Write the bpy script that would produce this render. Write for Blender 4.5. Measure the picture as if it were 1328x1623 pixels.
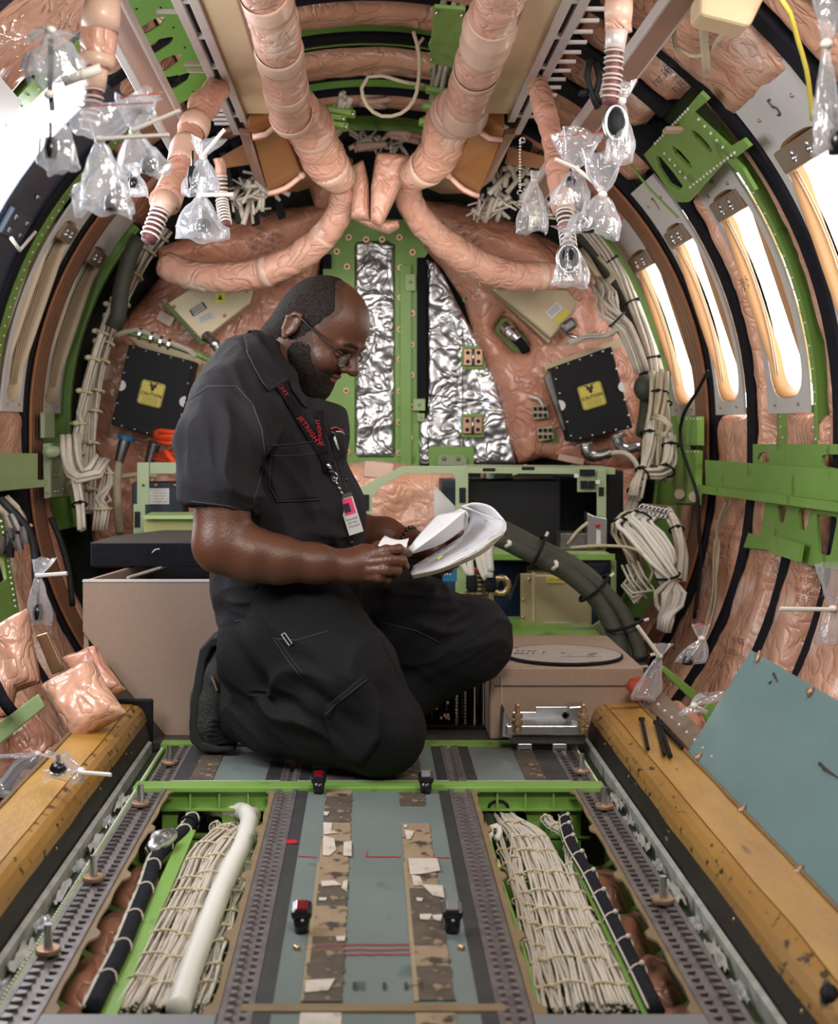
import bpy, bmesh, math, random
import numpy as np
from mathutils import Vector as V, Matrix, noise as mn
from mathutils.bvhtree import BVHTree
for o in list(bpy.data.objects): bpy.data.objects.remove(o)
S = bpy.context.scene; C = S.collection
random.seed(7)
# ---------------------------------------------------------------- camera (50 mm shift lens, eye .771 m over the cabin floor)
F, VX, VY, H = 2250.0, 585.0, 672.0, .771
cam = bpy.data.objects.new('camera', bpy.data.cameras.new('camera')); C.objects.link(cam); S.camera = cam
cam.location = (0, 0, H); cam.rotation_euler = (math.pi/2, 0, 0)
cam.data.sensor_width = 36; cam.data.sensor_fit = 'AUTO'; cam.data.lens = F*36/1623
cam.data.shift_x = (664-VX)/1623; cam.data.shift_y = -(811.5-VY)/1623
cam.data.clip_start = .05; cam.data.dof.use_dof = True; cam.data.dof.focus_distance = 3.3; cam.data.dof.aperture_fstop = 5.6
# ---------------------------------------------------------------- light
w = bpy.data.worlds.new('world'); S.world = w; w.use_nodes = True
w.node_tree.nodes['Background'].inputs[0].default_value = (.75, .85, 1, 1); w.node_tree.nodes['Background'].inputs[1].default_value = .13
def area(name, loc, target, sx, sy, power, col, spread=180):
    l = bpy.data.lights.new(name, 'AREA'); l.shape = 'RECTANGLE'; l.size = sx; l.size_y = sy; l.energy = power; l.color = col; l.spread = math.radians(spread)
    o = bpy.data.objects.new(name, l); C.objects.link(o); o.location = loc
    o.rotation_euler = (V(target)-V(loc)).to_track_quat('-Z', 'Y').to_euler(); return o
area('cabin_key_light', (.25, 1.0, 1.75), (.0, 4.2, .7), .6, .4, 33, (1, .92, .83))  # unseen soft key light added above the camera to light the cabin
area('rear_fill_light', (.05, 4.0, 1.30), (.05, 5.8, .75), .6, .25, 5.2, (1, .93, .84), 150)  # unseen fill added behind the man, only to brighten the bulkhead
area('door_daylight', (-.95, 2.5, 1.1), (.3, 3.4, .4), .5, .7, 20, (.93, .96, 1))
area('door_glow', (-.98, 3.75, 1.42), (-.30, 2.2, 1.35), .3, .5, 8, (.95, .97, 1), 120)
area('right_daylight', (.9, 2.2, 1.4), (.1, 3.4, .7), .4, .4, 9, (1, .97, .93))
S.view_settings.view_transform = 'Standard'; S.view_settings.look = 'None'; S.view_settings.exposure = -0.24; S.view_settings.gamma = 1; S.view_settings.use_curve_mapping = False
# ---------------------------------------------------------------- geometry helpers
PI = math.pi
def P(px, py, d): return V(((px-VX)*d/F, d, H-(py-VY)*d/F))
def FP(px, py, z=0.0):
    d = (H-z)*F/(py-VY); return V(((px-VX)*d/F, d, z))
ZC, DROP = H+.01, .16
def sec(side, a, r, y):                       # fuselage section: a degrees above horizontal, r from the axis
    t = math.radians(a)
    if t >= 0: return V((side*r*math.cos(t), y, ZC+r*math.sin(t)))
    s = -t*1.2
    if s < DROP: return V((side*r, y, ZC-s))
    u = (s-DROP)/1.2
    return V((side*r*math.cos(u), y, ZC-DROP-r*math.sin(u)))
def aof(side_u, v, d):                        # angle of a point at pixel offset (u,v) seen at depth d
    z = v*d/F; x = abs(side_u)*d/F; z -= .01
    if z >= 0: return math.degrees(math.atan2(z, x)), math.hypot(x, z)
    if -z < DROP: return math.degrees(z/1.2), x
    return -math.degrees(DROP/1.2+math.atan2(-z-DROP, x)), math.hypot(x, z+DROP)
def WC(px, py, r=1.2):                        # pixel -> (angle, depth) on the wall of radius r
    u, v = px-VX, VY-py; lo, hi = .3, 12
    for _ in range(40):
        m = (lo+hi)/2
        if aof(u, v, m)[1] < r: lo = m
        else: hi = m
    return aof(u, v, lo)[0], lo
def W(px, py, r=1.2):
    a, d = WC(px, py, r); return sec(1 if px > VX else -1, a, r, d)
def nz(p, s=1.0, seed=0.0): return mn.noise(V((p[0]*s+seed, p[1]*s-seed*1.7, p[2]*s+seed*.3)))
wl = {}
class MB:
    def __init__(s): s.v = []; s.f = []; s.uv = None
    def add(s, vs, fs):
        n = len(s.v); s.v += [tuple(p) for p in vs]; s.f += [tuple(i+n for i in f) for f in fs]; return s
    def box(s, c, size, rot=None):
        hx, hy, hz = [k/2 for k in size]; R = rot if rot is not None else Matrix.Identity(3)
        vs = [V(c)+R@V((x*hx, y*hy, z*hz)) for x in (-1, 1) for y in (-1, 1) for z in (-1, 1)]
        return s.add(vs, [(0,1,3,2),(4,6,7,5),(0,4,5,1),(2,3,7,6),(0,2,6,4),(1,5,7,3)])
    def b2(s, a, b): return s.box([(x+y)/2 for x, y in zip(a, b)], [abs(y-x) for x, y in zip(a, b)])
    def prism(s, pts, t):                     # polygon of 3-D points swept by vector t
        n = len(pts); t = V(t); vs = [V(p) for p in pts]+[V(p)+t for p in pts]
        nn = sum(((V(pts[i])-V(pts[0])).cross(V(pts[(i+1) % n])-V(pts[0])) for i in range(n)), V())
        fs = [tuple(range(n)), tuple(range(2*n-1, n-1, -1))]+[(i, i+n, (i+1) % n+n, (i+1) % n) for i in range(n)]
        if nn.dot(t) > 0: fs = [f[::-1] for f in fs]
        return s.add(vs, fs)
    def tube(s, pts, r, n=10, step=None, cap=True, rf=None, flat=1.0):
        pts = smooth(pts, step) if step else [V(p) for p in pts]
        m = len(pts); L = 0; up = None; rings = []
        rr = (lambda k: r) if not hasattr(r, '__len__') else (lambda k: float(np.interp(k/(m-1), np.linspace(0, 1, len(r)), r)))
        for k in range(m):
            T = (pts[min(k+1, m-1)]-pts[max(k-1, 0)]).normalized()
            if up is None: up = V((0, 0, 1)) if abs(T.z) < .9 else V((1, 0, 0))
            a = (up-T*up.dot(T)).normalized(); b = T.cross(a); up = a
            if k: L += (pts[k]-pts[k-1]).length
            R = rr(k)
            rings += [pts[k]+(a*math.cos(q)*flat+b*math.sin(q))*(R+(rf(L, q, pts[k]) if rf else 0)) for q in [2*PI*j/n for j in range(n)]]
        fs = [(k*n+j, k*n+(j+1) % n, (k+1)*n+(j+1) % n, (k+1)*n+j) for k in range(m-1) for j in range(n)]
        if cap: fs += [tuple(range(n))[::-1], tuple(range((m-1)*n, m*n))]
        return s.add(rings, fs)
    def cyl(s, a, b, r, n=12, r2=None): return s.tube([a, b], [r, r if r2 is None else r2], n)
    def grid(s, pts, nu, nv):
        return s.add(pts, [(i*nv+j, i*nv+j+1, (i+1)*nv+j+1, (i+1)*nv+j) for i in range(nu-1) for j in range(nv-1)])
    def ball(s, c, r, nu=8, nv=6, R=None):
        r = r if hasattr(r, '__len__') else (r, r, r); R = R if R is not None else Matrix.Identity(3); c = V(c)
        vs = [c+R@V((r[0]*math.sin(PI*i/nv)*math.cos(2*PI*j/nu), r[1]*math.sin(PI*i/nv)*math.sin(2*PI*j/nu), r[2]*math.cos(PI*i/nv))) for i in range(nv+1) for j in range(nu)]
        return s.add(vs, [(i*nu+j, (i+1)*nu+j, (i+1)*nu+(j+1) % nu, i*nu+(j+1) % nu) for i in range(nv) for j in range(nu)])
    def build(s, name, m, parent=None, sm=False, bev=0, sol=0, label=None, cat=None, group=None, kind=None, sub=0):
        me = bpy.data.meshes.new(name); a = np.array(s.v, dtype=np.float64).reshape(-1, 3)
        lo, hi = a.min(0), a.max(0); c = V(((lo[0]+hi[0])/2, (lo[1]+hi[1])/2, lo[2]))
        me.from_pydata([tuple(p) for p in (a-np.array(c))], [], s.f)
        bm = bmesh.new(); bm.from_mesh(me); bmesh.ops.remove_doubles(bm, verts=bm.verts, dist=1e-5)
        if not sol: bmesh.ops.recalc_face_normals(bm, faces=bm.faces)
        bm.to_mesh(me); bm.free()
        me.materials.append(M[m] if isinstance(m, str) else m)
        o = bpy.data.objects.new(name, me); C.objects.link(o)
        if sm: me.polygons.foreach_set('use_smooth', [True]*len(me.polygons))
        if bev: b = o.modifiers.new('bevel', 'BEVEL'); b.width = bev; b.segments = 2; b.limit_method = 'ANGLE'; b.angle_limit = math.radians(40); b.use_clamp_overlap = True
        if sol: b = o.modifiers.new('solid', 'SOLIDIFY'); b.thickness = sol; b.offset = 0
        if sub: b = o.modifiers.new('sub', 'SUBSURF'); b.levels = sub; b.render_levels = sub
        wl[o.name] = c; o.location = c
        if parent: o.parent = parent; o.location = c-wl[parent.name]
        return tag(o, label, cat, group, kind)
def tag(o, label=None, cat=None, group=None, kind=None):
    for k, v in (('label', label), ('category', cat), ('group', group), ('kind', kind)):
        if v: o[k] = v
    return o
def thing(name, loc, label, cat, group=None):
    o = bpy.data.objects.new(name, None); C.objects.link(o); o.empty_display_size = .05; o.location = loc; wl[o.name] = V(loc)
    return tag(o, label, cat, group)
def smooth(pts, step):
    pts = [V(p) for p in pts]; q = [pts[0]*2-pts[1]]+pts+[pts[-1]*2-pts[-2]]; out = []
    for i in range(1, len(q)-2):
        n = max(1, int((q[i+1]-q[i]).length/step))
        for k in range(n):
            t = k/n; a, b, c, d = q[i-1:i+3]
            out.append(.5*((2*b)+(c-a)*t+(2*a-5*b+4*c-d)*t*t+(3*b-a-3*c+d)*t**3))
    return out+[pts[-1]]
def inpoly(x, y, poly):
    c = False; j = len(poly)-1
    for i in range(len(poly)):
        xi, yi = poly[i]; xj, yj = poly[j]
        if (yi > y) != (yj > y) and x < (xj-xi)*(y-yi)/(yj-yi)+xi: c = not c
        j = i
    return c
def nearest(x, y, poly):
    best = (1e9, 0, 0)
    for i in range(len(poly)):
        ax, ay = poly[i-1]; bx, by = poly[i]; dx, dy = bx-ax, by-ay
        t = max(0, min(1, ((x-ax)*dx+(y-ay)*dy)/(dx*dx+dy*dy+1e-9))); qx, qy = ax+t*dx, ay+t*dy; e = math.hypot(x-qx, y-qy)
        if e < best[0]: best = (e, qx, qy)
    return best
def pblob(poly, fmap, toward, bulge=.03, edge=.05, step=6, wr=.012, ws=14, thick=.012, seed=1.0, ppm=450, stretch=(1, 1, 1), holes=()):
    """puffed sheet bounded by a pixel polygon; fmap pixel->point, toward point->unit normal to the cabin"""
    xs = [p[0] for p in poly]; ys = [p[1] for p in poly]; x0, y0 = min(xs)-step, min(ys)-step
    nx = int((max(xs)-x0)/step)+2; ny = int((max(ys)-y0)/step)+2; ins = {}; 
    for i in range(nx):
        for j in range(ny): ins[i, j] = inpoly(x0+i*step, y0+j*step, poly) and not any(inpoly(x0+i*step, y0+j*step, h) for h in holes)
    mb = MB(); idx = {}; rim = []
    def vert(i, j):
        if (i, j) in idx: return idx[i, j]
        x, y = x0+i*step, y0+j*step; e, qx, qy = min(nearest(x, y, q) for q in (poly, *holes))
        if not ins[i, j]: x, y, e = qx, qy, 0
        p = fmap(x, y); n = toward(p); t = min(1, (e/ppm)/edge); h = bulge*math.sqrt(max(0, 1-(1-t)**2))
        q = V((p.x*stretch[0], p.y*stretch[1], p.z*stretch[2]))
        h += (nz(q, ws, seed)*wr+abs(nz(q, ws*2.3, seed+5))*wr*.6)*(.25+.75*t) if wr else 0
        idx[i, j] = len(mb.v); mb.v.append(tuple(p+n*(h+thick))); return idx[i, j]
    for i in range(nx-1):
        for j in range(ny-1):
            if ins[i, j] or ins[i+1, j] or ins[i, j+1] or ins[i+1, j+1]: mb.f.append((vert(i, j), vert(i+1, j), vert(i+1, j+1), vert(i, j+1)))
    cnt = {}
    for f in mb.f:
        for a, b in zip(f, f[1:]+f[:1]): cnt[(min(a, b), max(a, b))] = cnt.get((min(a, b), max(a, b)), 0)+1
    back = {}
    def bk(a):
        if a not in back: p = V(mb.v[a]); back[a] = len(mb.v); mb.v.append(tuple(p-toward(p)*(thick+.004)))
        return back[a]
    for (a, b), c in list(cnt.items()):
        if c == 1: mb.f.append((a, b, bk(b), bk(a)))
    return mb
_tx = {}
def text_tris(txt):
    if txt in _tx: return _tx[txt]
    cu = bpy.data.curves.new('t', 'FONT'); cu.body = txt; cu.align_x = 'CENTER'; cu.align_y = 'CENTER'; cu.resolution_u = 2
    o = bpy.data.objects.new('t', cu); C.objects.link(o); me = o.to_mesh()
    vs = [tuple(v.co) for v in me.vertices]; fs = [tuple(p.vertices) for p in me.polygons]; o.to_mesh_clear(); bpy.data.objects.remove(o)
    _tx[txt] = (vs, fs); return _tx[txt]
def text(mb, txt, c, u, v, size, squeeze=1.0):      # u: reading direction, v: up direction (unit vectors)
    vs, fs = text_tris(txt); return mb.add([V(c)+V(u)*p[0]*size*squeeze+V(v)*p[1]*size for p in vs], fs)
def scribble(mb, c, u, v, width, size, seed=0):     # one line of stamped print too small to read
    rnd = random.Random(seed); x = -width/2; u, v, c = V(u), V(v), V(c)
    while x < width/2:
        k = rnd.random()
        if k < .15: x += size*.5; continue
        q = rnd.choice((0, 1, 2)); wd = size*.13
        bars = [(x, 0, wd, size)]
        if q: bars.append((x+wd, size*.4 if q == 1 else -size*.1+size*.5, size*.35, wd))
        if q == 2: bars.append((x+size*.38, 0, wd, size*.6))
        if rnd.random() < .5: bars.append((x, size-wd, size*.5, wd))
        for bx, by, bw, bh in bars:
            mb.add([c+u*a+v*b for a, b in ((bx, by), (bx+bw, by), (bx+bw, by+bh), (bx, by+bh))], [(0, 1, 2, 3)])
        x += size*.72
    return mb
# ---------------------------------------------------------------- materials
M = {}
def mat(name, col, rough=.5, metal=0, col2=None, ns=8, ncon=.5, bump=0, bs=20, coat=0, st=(1, 1, 1), col3=None, ns3=30, t3=.62, emit=0, spec=.5, vor=False, sss=0, detail=4, alpha=1, crease=0, cs=9, trans=0):
    m = bpy.data.materials.new(name); M[name] = m; m.use_nodes = True; nt = m.node_tree; N = nt.nodes; Lk = nt.links; b = N['Principled BSDF']
    def sv(k, x): b.inputs[k].default_value = x
    sv('Base Color', (*col, 1)); sv('Roughness', rough); sv('Metallic', metal); sv('Specular IOR Level', spec); sv('Coat Weight', coat); sv('Coat Roughness', .12)
    if emit: sv('Emission Color', (*col, 1)); sv('Emission Strength', emit)
    if sss: sv('Subsurface Weight', sss); sv('Subsurface Radius', (.02, .008, .004)); sv('Subsurface Scale', .3)
    if alpha < 1: sv('Alpha', alpha)
    if trans: sv('Transmission Weight', trans)
    if not (col2 or bump or col3 or crease): return m
    tc = N.new('ShaderNodeTexCoord'); mp = N.new('ShaderNodeMapping'); mp.inputs['Scale'].default_value = st; Lk.new(tc.outputs['Object'], mp.inputs[0])
    def noi(sc, det=detail, dist=0):
        n = N.new('ShaderNodeTexNoise'); n.inputs['Scale'].default_value = sc; n.inputs['Detail'].default_value = det; n.inputs['Distortion'].default_value = dist; Lk.new(mp.outputs[0], n.inputs['Vector']); return n
    out = None
    if col2:
        n = noi(ns); r = N.new('ShaderNodeValToRGB'); Lk.new(n.outputs[0], r.inputs[0])
        r.color_ramp.elements[0].position = .5-ncon/2; r.color_ramp.elements[1].position = .5+ncon/2
        r.color_ramp.elements[0].color = (*col, 1); r.color_ramp.elements[1].color = (*col2, 1); out = r.outputs[0]
    if col3:
        n = noi(ns3, 6); r = N.new('ShaderNodeValToRGB'); Lk.new(n.outputs[0], r.inputs[0]); r.color_ramp.elements[0].position = t3-.03; r.color_ramp.elements[1].position = t3+.03
        mx = N.new('ShaderNodeMix'); mx.data_type = 'RGBA'; Lk.new(r.outputs[0], mx.inputs[0]); mx.inputs[6].default_value = (*col, 1); mx.inputs[7].default_value = (*col3, 1)
        if out: Lk.new(out, mx.inputs[6])
        out = mx.outputs[2]
    if out: Lk.new(out, b.inputs['Base Color'])
    hs = []
    if bump:
        if vor: n = N.new('ShaderNodeTexVoronoi'); n.inputs['Scale'].default_value = bs; Lk.new(mp.outputs[0], n.inputs['Vector'])
        else: n = noi(bs, 5)
        hs.append((n.outputs[0], bump))
    if crease:                                            # sharp folds of thin film
        n = noi(cs, 2, 1.2); a = N.new('ShaderNodeMath'); a.operation = 'SUBTRACT'; a.inputs[1].default_value = .5; Lk.new(n.outputs[0], a.inputs[0])
        c = N.new('ShaderNodeMath'); c.operation = 'ABSOLUTE'; Lk.new(a.outputs[0], c.inputs[0])
        d = N.new('ShaderNodeMath'); d.operation = 'POWER'; d.inputs[1].default_value = .5; Lk.new(c.outputs[0], d.inputs[0]); hs.append((d.outputs[0], crease))
    nrm = None
    for h, st_ in hs:
        bp = N.new('ShaderNodeBump'); bp.inputs['Strength'].default_value = 1; bp.inputs['Distance'].default_value = st_; Lk.new(h, bp.inputs['Height'])
        if nrm: Lk.new(nrm, bp.inputs['Normal'])
        nrm = bp.outputs[0]
    if nrm: Lk.new(nrm, b.inputs['Normal']); Lk.new(nrm, b.inputs['Coat Normal'])
    return m
mat('pink', (.60, .27, .165), .36, col2=(.76, .44, .31), ns=5, bump=.004, bs=26, coat=.5, crease=.010, cs=10, col3=(.86, .60, .50), ns3=3.2, t3=.62)
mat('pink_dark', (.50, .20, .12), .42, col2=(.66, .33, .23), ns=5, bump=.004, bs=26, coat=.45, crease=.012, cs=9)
mat('duct', (.58, .27, .19), .45, col2=(.70, .41, .31), ns=6, bump=.004, bs=26, coat=.35, crease=.010, cs=11, st=(1, 1, 1), col3=(.70, .50, .40), ns3=4, t3=.6)
mat('tape', (.62, .38, .285), .45, col2=(.70, .48, .375), ns=9, bump=.002, bs=30, coat=.25)
mat('green', (.175, .33, .06), .42, col2=(.215, .385, .085), ns=7, bump=.0006, bs=60, spec=.4, col3=(.12, .24, .04), ns3=11, t3=.66)
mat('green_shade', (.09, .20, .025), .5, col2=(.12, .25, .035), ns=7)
mat('beam_olive', (.38, .36, .13), .45, col2=(.42, .40, .16), ns=8)
mat('foam_top', (.05, .04, .034), .8)
mat('red_soft', (.35, .04, .02), .5)
mat('green_pale', (.30, .42, .17), .45, col2=(.36, .47, .22), ns=6, bump=.0005, bs=50)
mat('green_dark', (.015, .028, .008), .6, col2=(.025, .05, .012), ns=8)
mat('backing', (.008, .009, .008), .8, col2=(.02, .024, .018), ns=14)
mat('green_grey', (.27, .33, .19), .45, col2=(.31, .37, .22), ns=6)
mat('foam', (.008, .008, .012), .9, spec=.2, col2=(.014, .014, .02), ns=20, bump=.003, bs=90)
mat('black', (.006, .006, .0075), .6, spec=.25, bump=.0005, bs=300)
mat('black_gloss', (.01, .01, .012), .25)
mat('navy', (.012, .018, .03), .5, bump=.0006, bs=300)
mat('panel_white', (.64, .61, .60), .5, col2=(.70, .67, .66), ns=4)
mat('reveal', (.52, .40, .27), .4, col2=(.60, .47, .33), ns=4)
mat('reveal_gold', (.42, .22, .09), .45, bump=.001, bs=40)
mat('clip_tan', (.24, .17, .12), .35)
mat('brown_strip', (.23, .080, .028), .45, col2=(.32, .125, .045), ns=14, st=(1, .15, .15))
mat('strip_line', (.12, .09, .08), .5)
mat('foil', (.80, .80, .82), .40, 1, bump=.003, bs=18, crease=.014, cs=9, col2=(.62, .63, .66), ns=10)
mat('steel', (.55, .55, .56), .3, 1, bump=.0005, bs=60)
mat('steel_dark', (.22, .21, .21), .4, .9, col2=(.13, .12, .12), ns=40)
mat('track', (.25, .22, .22), .5, .6, col2=(.15, .13, .13), ns=30, bump=.001, bs=80)
mat('track_lip', (.27, .23, .225), .5, .5, col2=(.20, .17, .165), ns=30)
mat('brass', (.60, .42, .25), .35, .9)
mat('bolt_tan', (.42, .26, .17), .4, .6)
mat('gold_box', (.40, .32, .20), .42, .35, col2=(.47, .38, .25), ns=5)
mat('gold_yellow', (.58, .43, .17), .42, .3, col2=(.66, .50, .22), ns=9, bump=.0008, bs=40)
mat('grey_blue', (.145, .175, .168), .42, col2=(.185, .22, .208), ns=4, bump=.0006, bs=80, col3=(.10, .14, .14), ns3=9, t3=.66)
mat('sheet_blue', (.19, .32, .335), .34, .3, col2=(.26, .41, .42), ns=2.5, bump=.0004, bs=60, st=(.6, 1, 3))
mat('black_strip', (.022, .022, .025), .6, col2=(.04, .038, .036), ns=14, bump=.0006, bs=100)
mat('adhesive', (.33, .235, .145), .75, col2=(.22, .15, .085), ns=16, bump=.0016, bs=60, col3=(.045, .032, .022), ns3=24, t3=.57, detail=8)
mat('adhesive_dark', (.12, .085, .06), .8, col2=(.04, .03, .022), ns=22, bump=.0016, bs=60, col3=(.26, .18, .10), ns3=34, t3=.60, detail=8)
mat('paper_scrap', (.62, .56, .50), .6, col2=(.48, .41, .34), ns=30, col3=(.30, .22, .15), ns3=25, t3=.66)
mat('tape_brown', (.25, .17, .09), .6, col2=(.18, .12, .06), ns=20)
mat('sill', (.34, .165, .030), .42, col2=(.50, .27, .05), ns=6, ncon=.35, st=(2, .6, 2), bump=.0012, bs=50, col3=(.16, .08, .022), ns3=12, t3=.67, coat=.15)
mat('sill_nose', (.30, .15, .035), .42, col2=(.42, .22, .05), ns=9, st=(1, .5, 1), bump=.0012, bs=50, col3=(.05, .03, .014), ns3=65, t3=.63, coat=.15)
mat('sill_worn', (.028, .02, .015), .5, col2=(.012, .011, .011), ns=20, st=(1, .3, 1), bump=.001, bs=60, col3=(.34, .2, .05), ns3=42, t3=.70)
mat('beige_panel', (.62, .45, .27), .5, col2=(.67, .50, .31), ns=3)
mat('rail', (.56, .50, .48), .4, .25, col2=(.64, .57, .55), ns=10)
mat('rail_pink', (.34, .19, .14), .5, .2)
mat('brown_box', (.24, .085, .022), .42, col2=(.30, .12, .035), ns=5, coat=.2)
mat('cord_red', (.32, .07, .05), .6)
mat('wire', (.62, .56, .48), .55, col2=(.50, .44, .36), ns=30, st=(1, 1, 1))
mat('wire_pure', (.74, .70, .64), .5)
mat('wire_tan', (.42, .35, .24), .6, col2=(.52, .44, .31), ns=26)
mat('tie_cream', (.56, .48, .31), .6)
mat('tie_white', (.75, .70, .64), .4)
mat('sleeve_olive', (.030, .032, .020), .65, col2=(.045, .046, .030), ns=12, bump=.0015, bs=120)
mat('beige_box', (.33, .225, .165), .55, col2=(.37, .255, .19), ns=120, bump=.0004, bs=400)
mat('disc_top', (.34, .28, .25), .55, col2=(.42, .35, .31), ns=14, col3=(.15, .11, .09), ns3=20, t3=.66)
mat('ink', (.03, .025, .03), .6)
mat('stamp', (.16, .07, .05), .6)
mat('red_ink', (.45, .06, .05), .6)
mat('red', (.52, .02, .03), .4)
mat('red_lamp', (.16, .004, .01), .25, coat=.5)
mat('orange', (.80, .07, .015), .45)
mat('orange_dark', (.42, .035, .012), .5)
mat('label_yellow', (.60, .50, .08), .5)
mat('label_lime', (.62, .72, .03), .5)
mat('label_white', (.62, .60, .58), .5)
mat('blue_dark', (.006, .022, .06), .5)
mat('blue_label', (.01, .14, .30), .5)
mat('pink_tag', (.85, .05, .15), .5)
mat('corrugated', (.52, .42, .38), .5)
mat('corrugated_red', (.13, .035, .035), .55)
mat('door_band', (.055, .075, .13), .35, col2=(.04, .05, .08), ns=3)
mat('daylight', (.95, .97, 1), emit=9)
mat('pane_lit', (1, .98, .95), emit=4.2)
mat('white_line', (.8, .78, .75), .4)
mat('paper', (.80, .79, .80), .6, col2=(.86, .85, .86), ns=6)
mat('paper_grey', (.50, .50, .55), .6, col2=(.68, .67, .70), ns=9, col3=(.40, .40, .46), ns3=24, t3=.6)
mat('shirt', (.0145, .0132, .0155), .85, col2=(.020, .018, .021), ns=5, bump=.0012, bs=150, spec=.2)
mat('trousers', (.008, .008, .0095), .8, col2=(.012, .012, .0135), ns=6, bump=.0012, bs=110, spec=.2)
mat('seam', (.040, .038, .043), .8)
mat('skin', (.085, .030, .015), .42, col2=(.115, .042, .021), ns=9, bump=.0007, bs=160, sss=.15, spec=.5)
mat('hair', (.008, .006, .005), .8, col2=(.035, .026, .022), ns=230, ncon=.3, bump=.004, bs=420, spec=.2)
mat('stubble', (.045, .018, .011), .6, col2=(.07, .027, .015), ns=60, bump=.001, bs=300)
mat('lip', (.17, .055, .045), .4)
mat('shoe', (.014, .014, .013), .7, col2=(.04, .038, .034), ns=90, bump=.003, bs=160)
mat('sole', (.010, .010, .010), .75)
mat('plate_grey', (.23, .23, .24), .5, .3)
mat('glass_lens', (.9, .9, .9), .05, alpha=.07)
mat('lanyard_web', (.008, .008, .009), .85, spec=.15)
mat('lanyard_red', (.50, .02, .03), .7, spec=.2)
mat('dust_white', (.45, .43, .40), .7, col2=(.25, .26, .22), ns=25)
# clear bag film
m = bpy.data.materials.new('film'); M['film'] = m; m.use_nodes = True; nt = m.node_tree; nt.nodes.clear(); N = nt.nodes.new; L = nt.links.new
out = N('ShaderNodeOutputMaterial'); mx = N('ShaderNodeMixShader'); tr = N('ShaderNodeBsdfTransparent'); ad = N('ShaderNodeMixShader')
gl = N('ShaderNodeBsdfGlossy'); gl.inputs['Roughness'].default_value = .12; df = N('ShaderNodeBsdfTranslucent'); df.inputs[0].default_value = (.9, .9, .95, 1)
dd = N('ShaderNodeBsdfDiffuse'); dd.inputs[0].default_value = (.85, .85, .9, 1); m2 = N('ShaderNodeMixShader'); m2.inputs[0].default_value = .5; L(df.outputs[0], m2.inputs[1]); L(dd.outputs[0], m2.inputs[2])
lw = N('ShaderNodeLayerWeight'); lw.inputs[0].default_value = .35; mr = N('ShaderNodeMapRange'); mr.inputs[3].default_value = .28; mr.inputs[4].default_value = .85
tc = N('ShaderNodeTexCoord'); no = N('ShaderNodeTexNoise'); no.inputs['Scale'].default_value = 17; no.inputs['Detail'].default_value = 3; no.inputs['Distortion'].default_value = 1.5; bp = N('ShaderNodeBump'); bp.inputs['Distance'].default_value = .007
L(tc.outputs['Object'], no.inputs['Vector']); L(no.outputs[0], bp.inputs['Height']); L(bp.outputs[0], gl.inputs['Normal']); L(bp.outputs[0], lw.inputs['Normal'])
L(lw.outputs['Facing'], mr.inputs[0]); L(mr.outputs[0], mx.inputs[0]); L(tr.outputs[0], mx.inputs[1]); ad.inputs[0].default_value = .30; L(m2.outputs[0], ad.inputs[1]); L(gl.outputs[0], ad.inputs[2]); L(ad.outputs[0], mx.inputs[2]); L(mx.outputs[0], out.inputs[0])
# ================================================================ fuselage shell, ribs, insulation, windows
def axis_dir(p): return V((-p[0], 0, ZC-p[2])).normalized()
def fwd(p): return V((0, -1, 0))
def arc(mb, side, a0, a1, d0, d1, r0, r1, step=3.0):
    n = max(2, int(abs(a1-a0)/step)+1); vs = []
    for k in range(n):
        a = a0+(a1-a0)*k/(n-1); vs += [sec(side, a, r0, d0), sec(side, a, r0, d1), sec(side, a, r1, d1), sec(side, a, r1, d0)]
    fs = [(k*4+j, k*4+(j+1) % 4, k*4+4+(j+1) % 4, k*4+4+j) for k in range(n-1) for j in range(4)]+[(3, 2, 1, 0), (n*4-4, n*4-3, n*4-2, n*4-1)]
    return mb.add(vs, fs)
Y0, Y1 = -.2, 5.9
walls = {}
for sd, nm in ((-1, 'wall_left'), (1, 'wall_right')):
    mb = MB(); arc(mb, sd, -84, 52, Y0, Y1, 1.30, 1.33)
    walls[sd] = mb.build(nm, 'green_dark', sm=False, kind='structure')
mb = MB(); n = 14
arc(mb, 1, 52, 128, Y0, Y1, 1.30, 1.33); ceil_ = mb.build('ceiling', 'green_dark', kind='structure')
mb = MB(); mb.box((0, 2.85, -.24), (1.5, 6.1, .02)); floor_ = mb.build('floor', 'green_dark', kind='structure')
mb = MB(); mb.b2((-1.31, 5.86, -.6), (1.31, 5.9, 2.12)); wall_back = mb.build('wall_back', 'backing', kind='structure')
def rib(d0, d1, r=1.185, m='foam', name='frame_rib', parts=('L', 'R', 'C'), amax=52, amin=-80, rin=1.295):
    for k, sd, a0, a1 in (('L', -1, amin, amax), ('R', 1, amin, amax), ('C', 1, 52, 128)):
        if k in parts: mb = MB(); arc(mb, sd, a0, a1, d0, d1, r, rin); mb.build(name, m, parent={'L': walls[-1], 'R': walls[1], 'C': ceil_}[k], bev=.006)
for d0, d1, r, pp in ((1.85, 1.93, 1.19, 'LRC'), (2.28, 2.36, 1.19, 'LRC'), (2.70, 2.78, 1.19, 'LRC'), (3.0, 3.08, 1.19, 'LRC'), (3.57, 3.65, 1.19, 'RC'), (3.95, 4.03, 1.19, 'C'),
                      (4.37, 4.46, 1.185, 'RC'), (4.38, 4.44, 1.19, 'L'), (4.58, 4.62, 1.22, 'C'), (4.905, 4.95, 1.19, 'LRC'), (5.125, 5.16, 1.185, 'LRC'), (5.36, 5.44, 1.17, 'C'), (5.66, 5.74, 1.12, 'C')):
    rib(d0, d1, r, parts=pp)
rib(3.95, 4.03, 1.19, parts='R', amin=46, amax=52); rib(3.95, 4.03, 1.19, parts='R', amax=-7)
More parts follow.
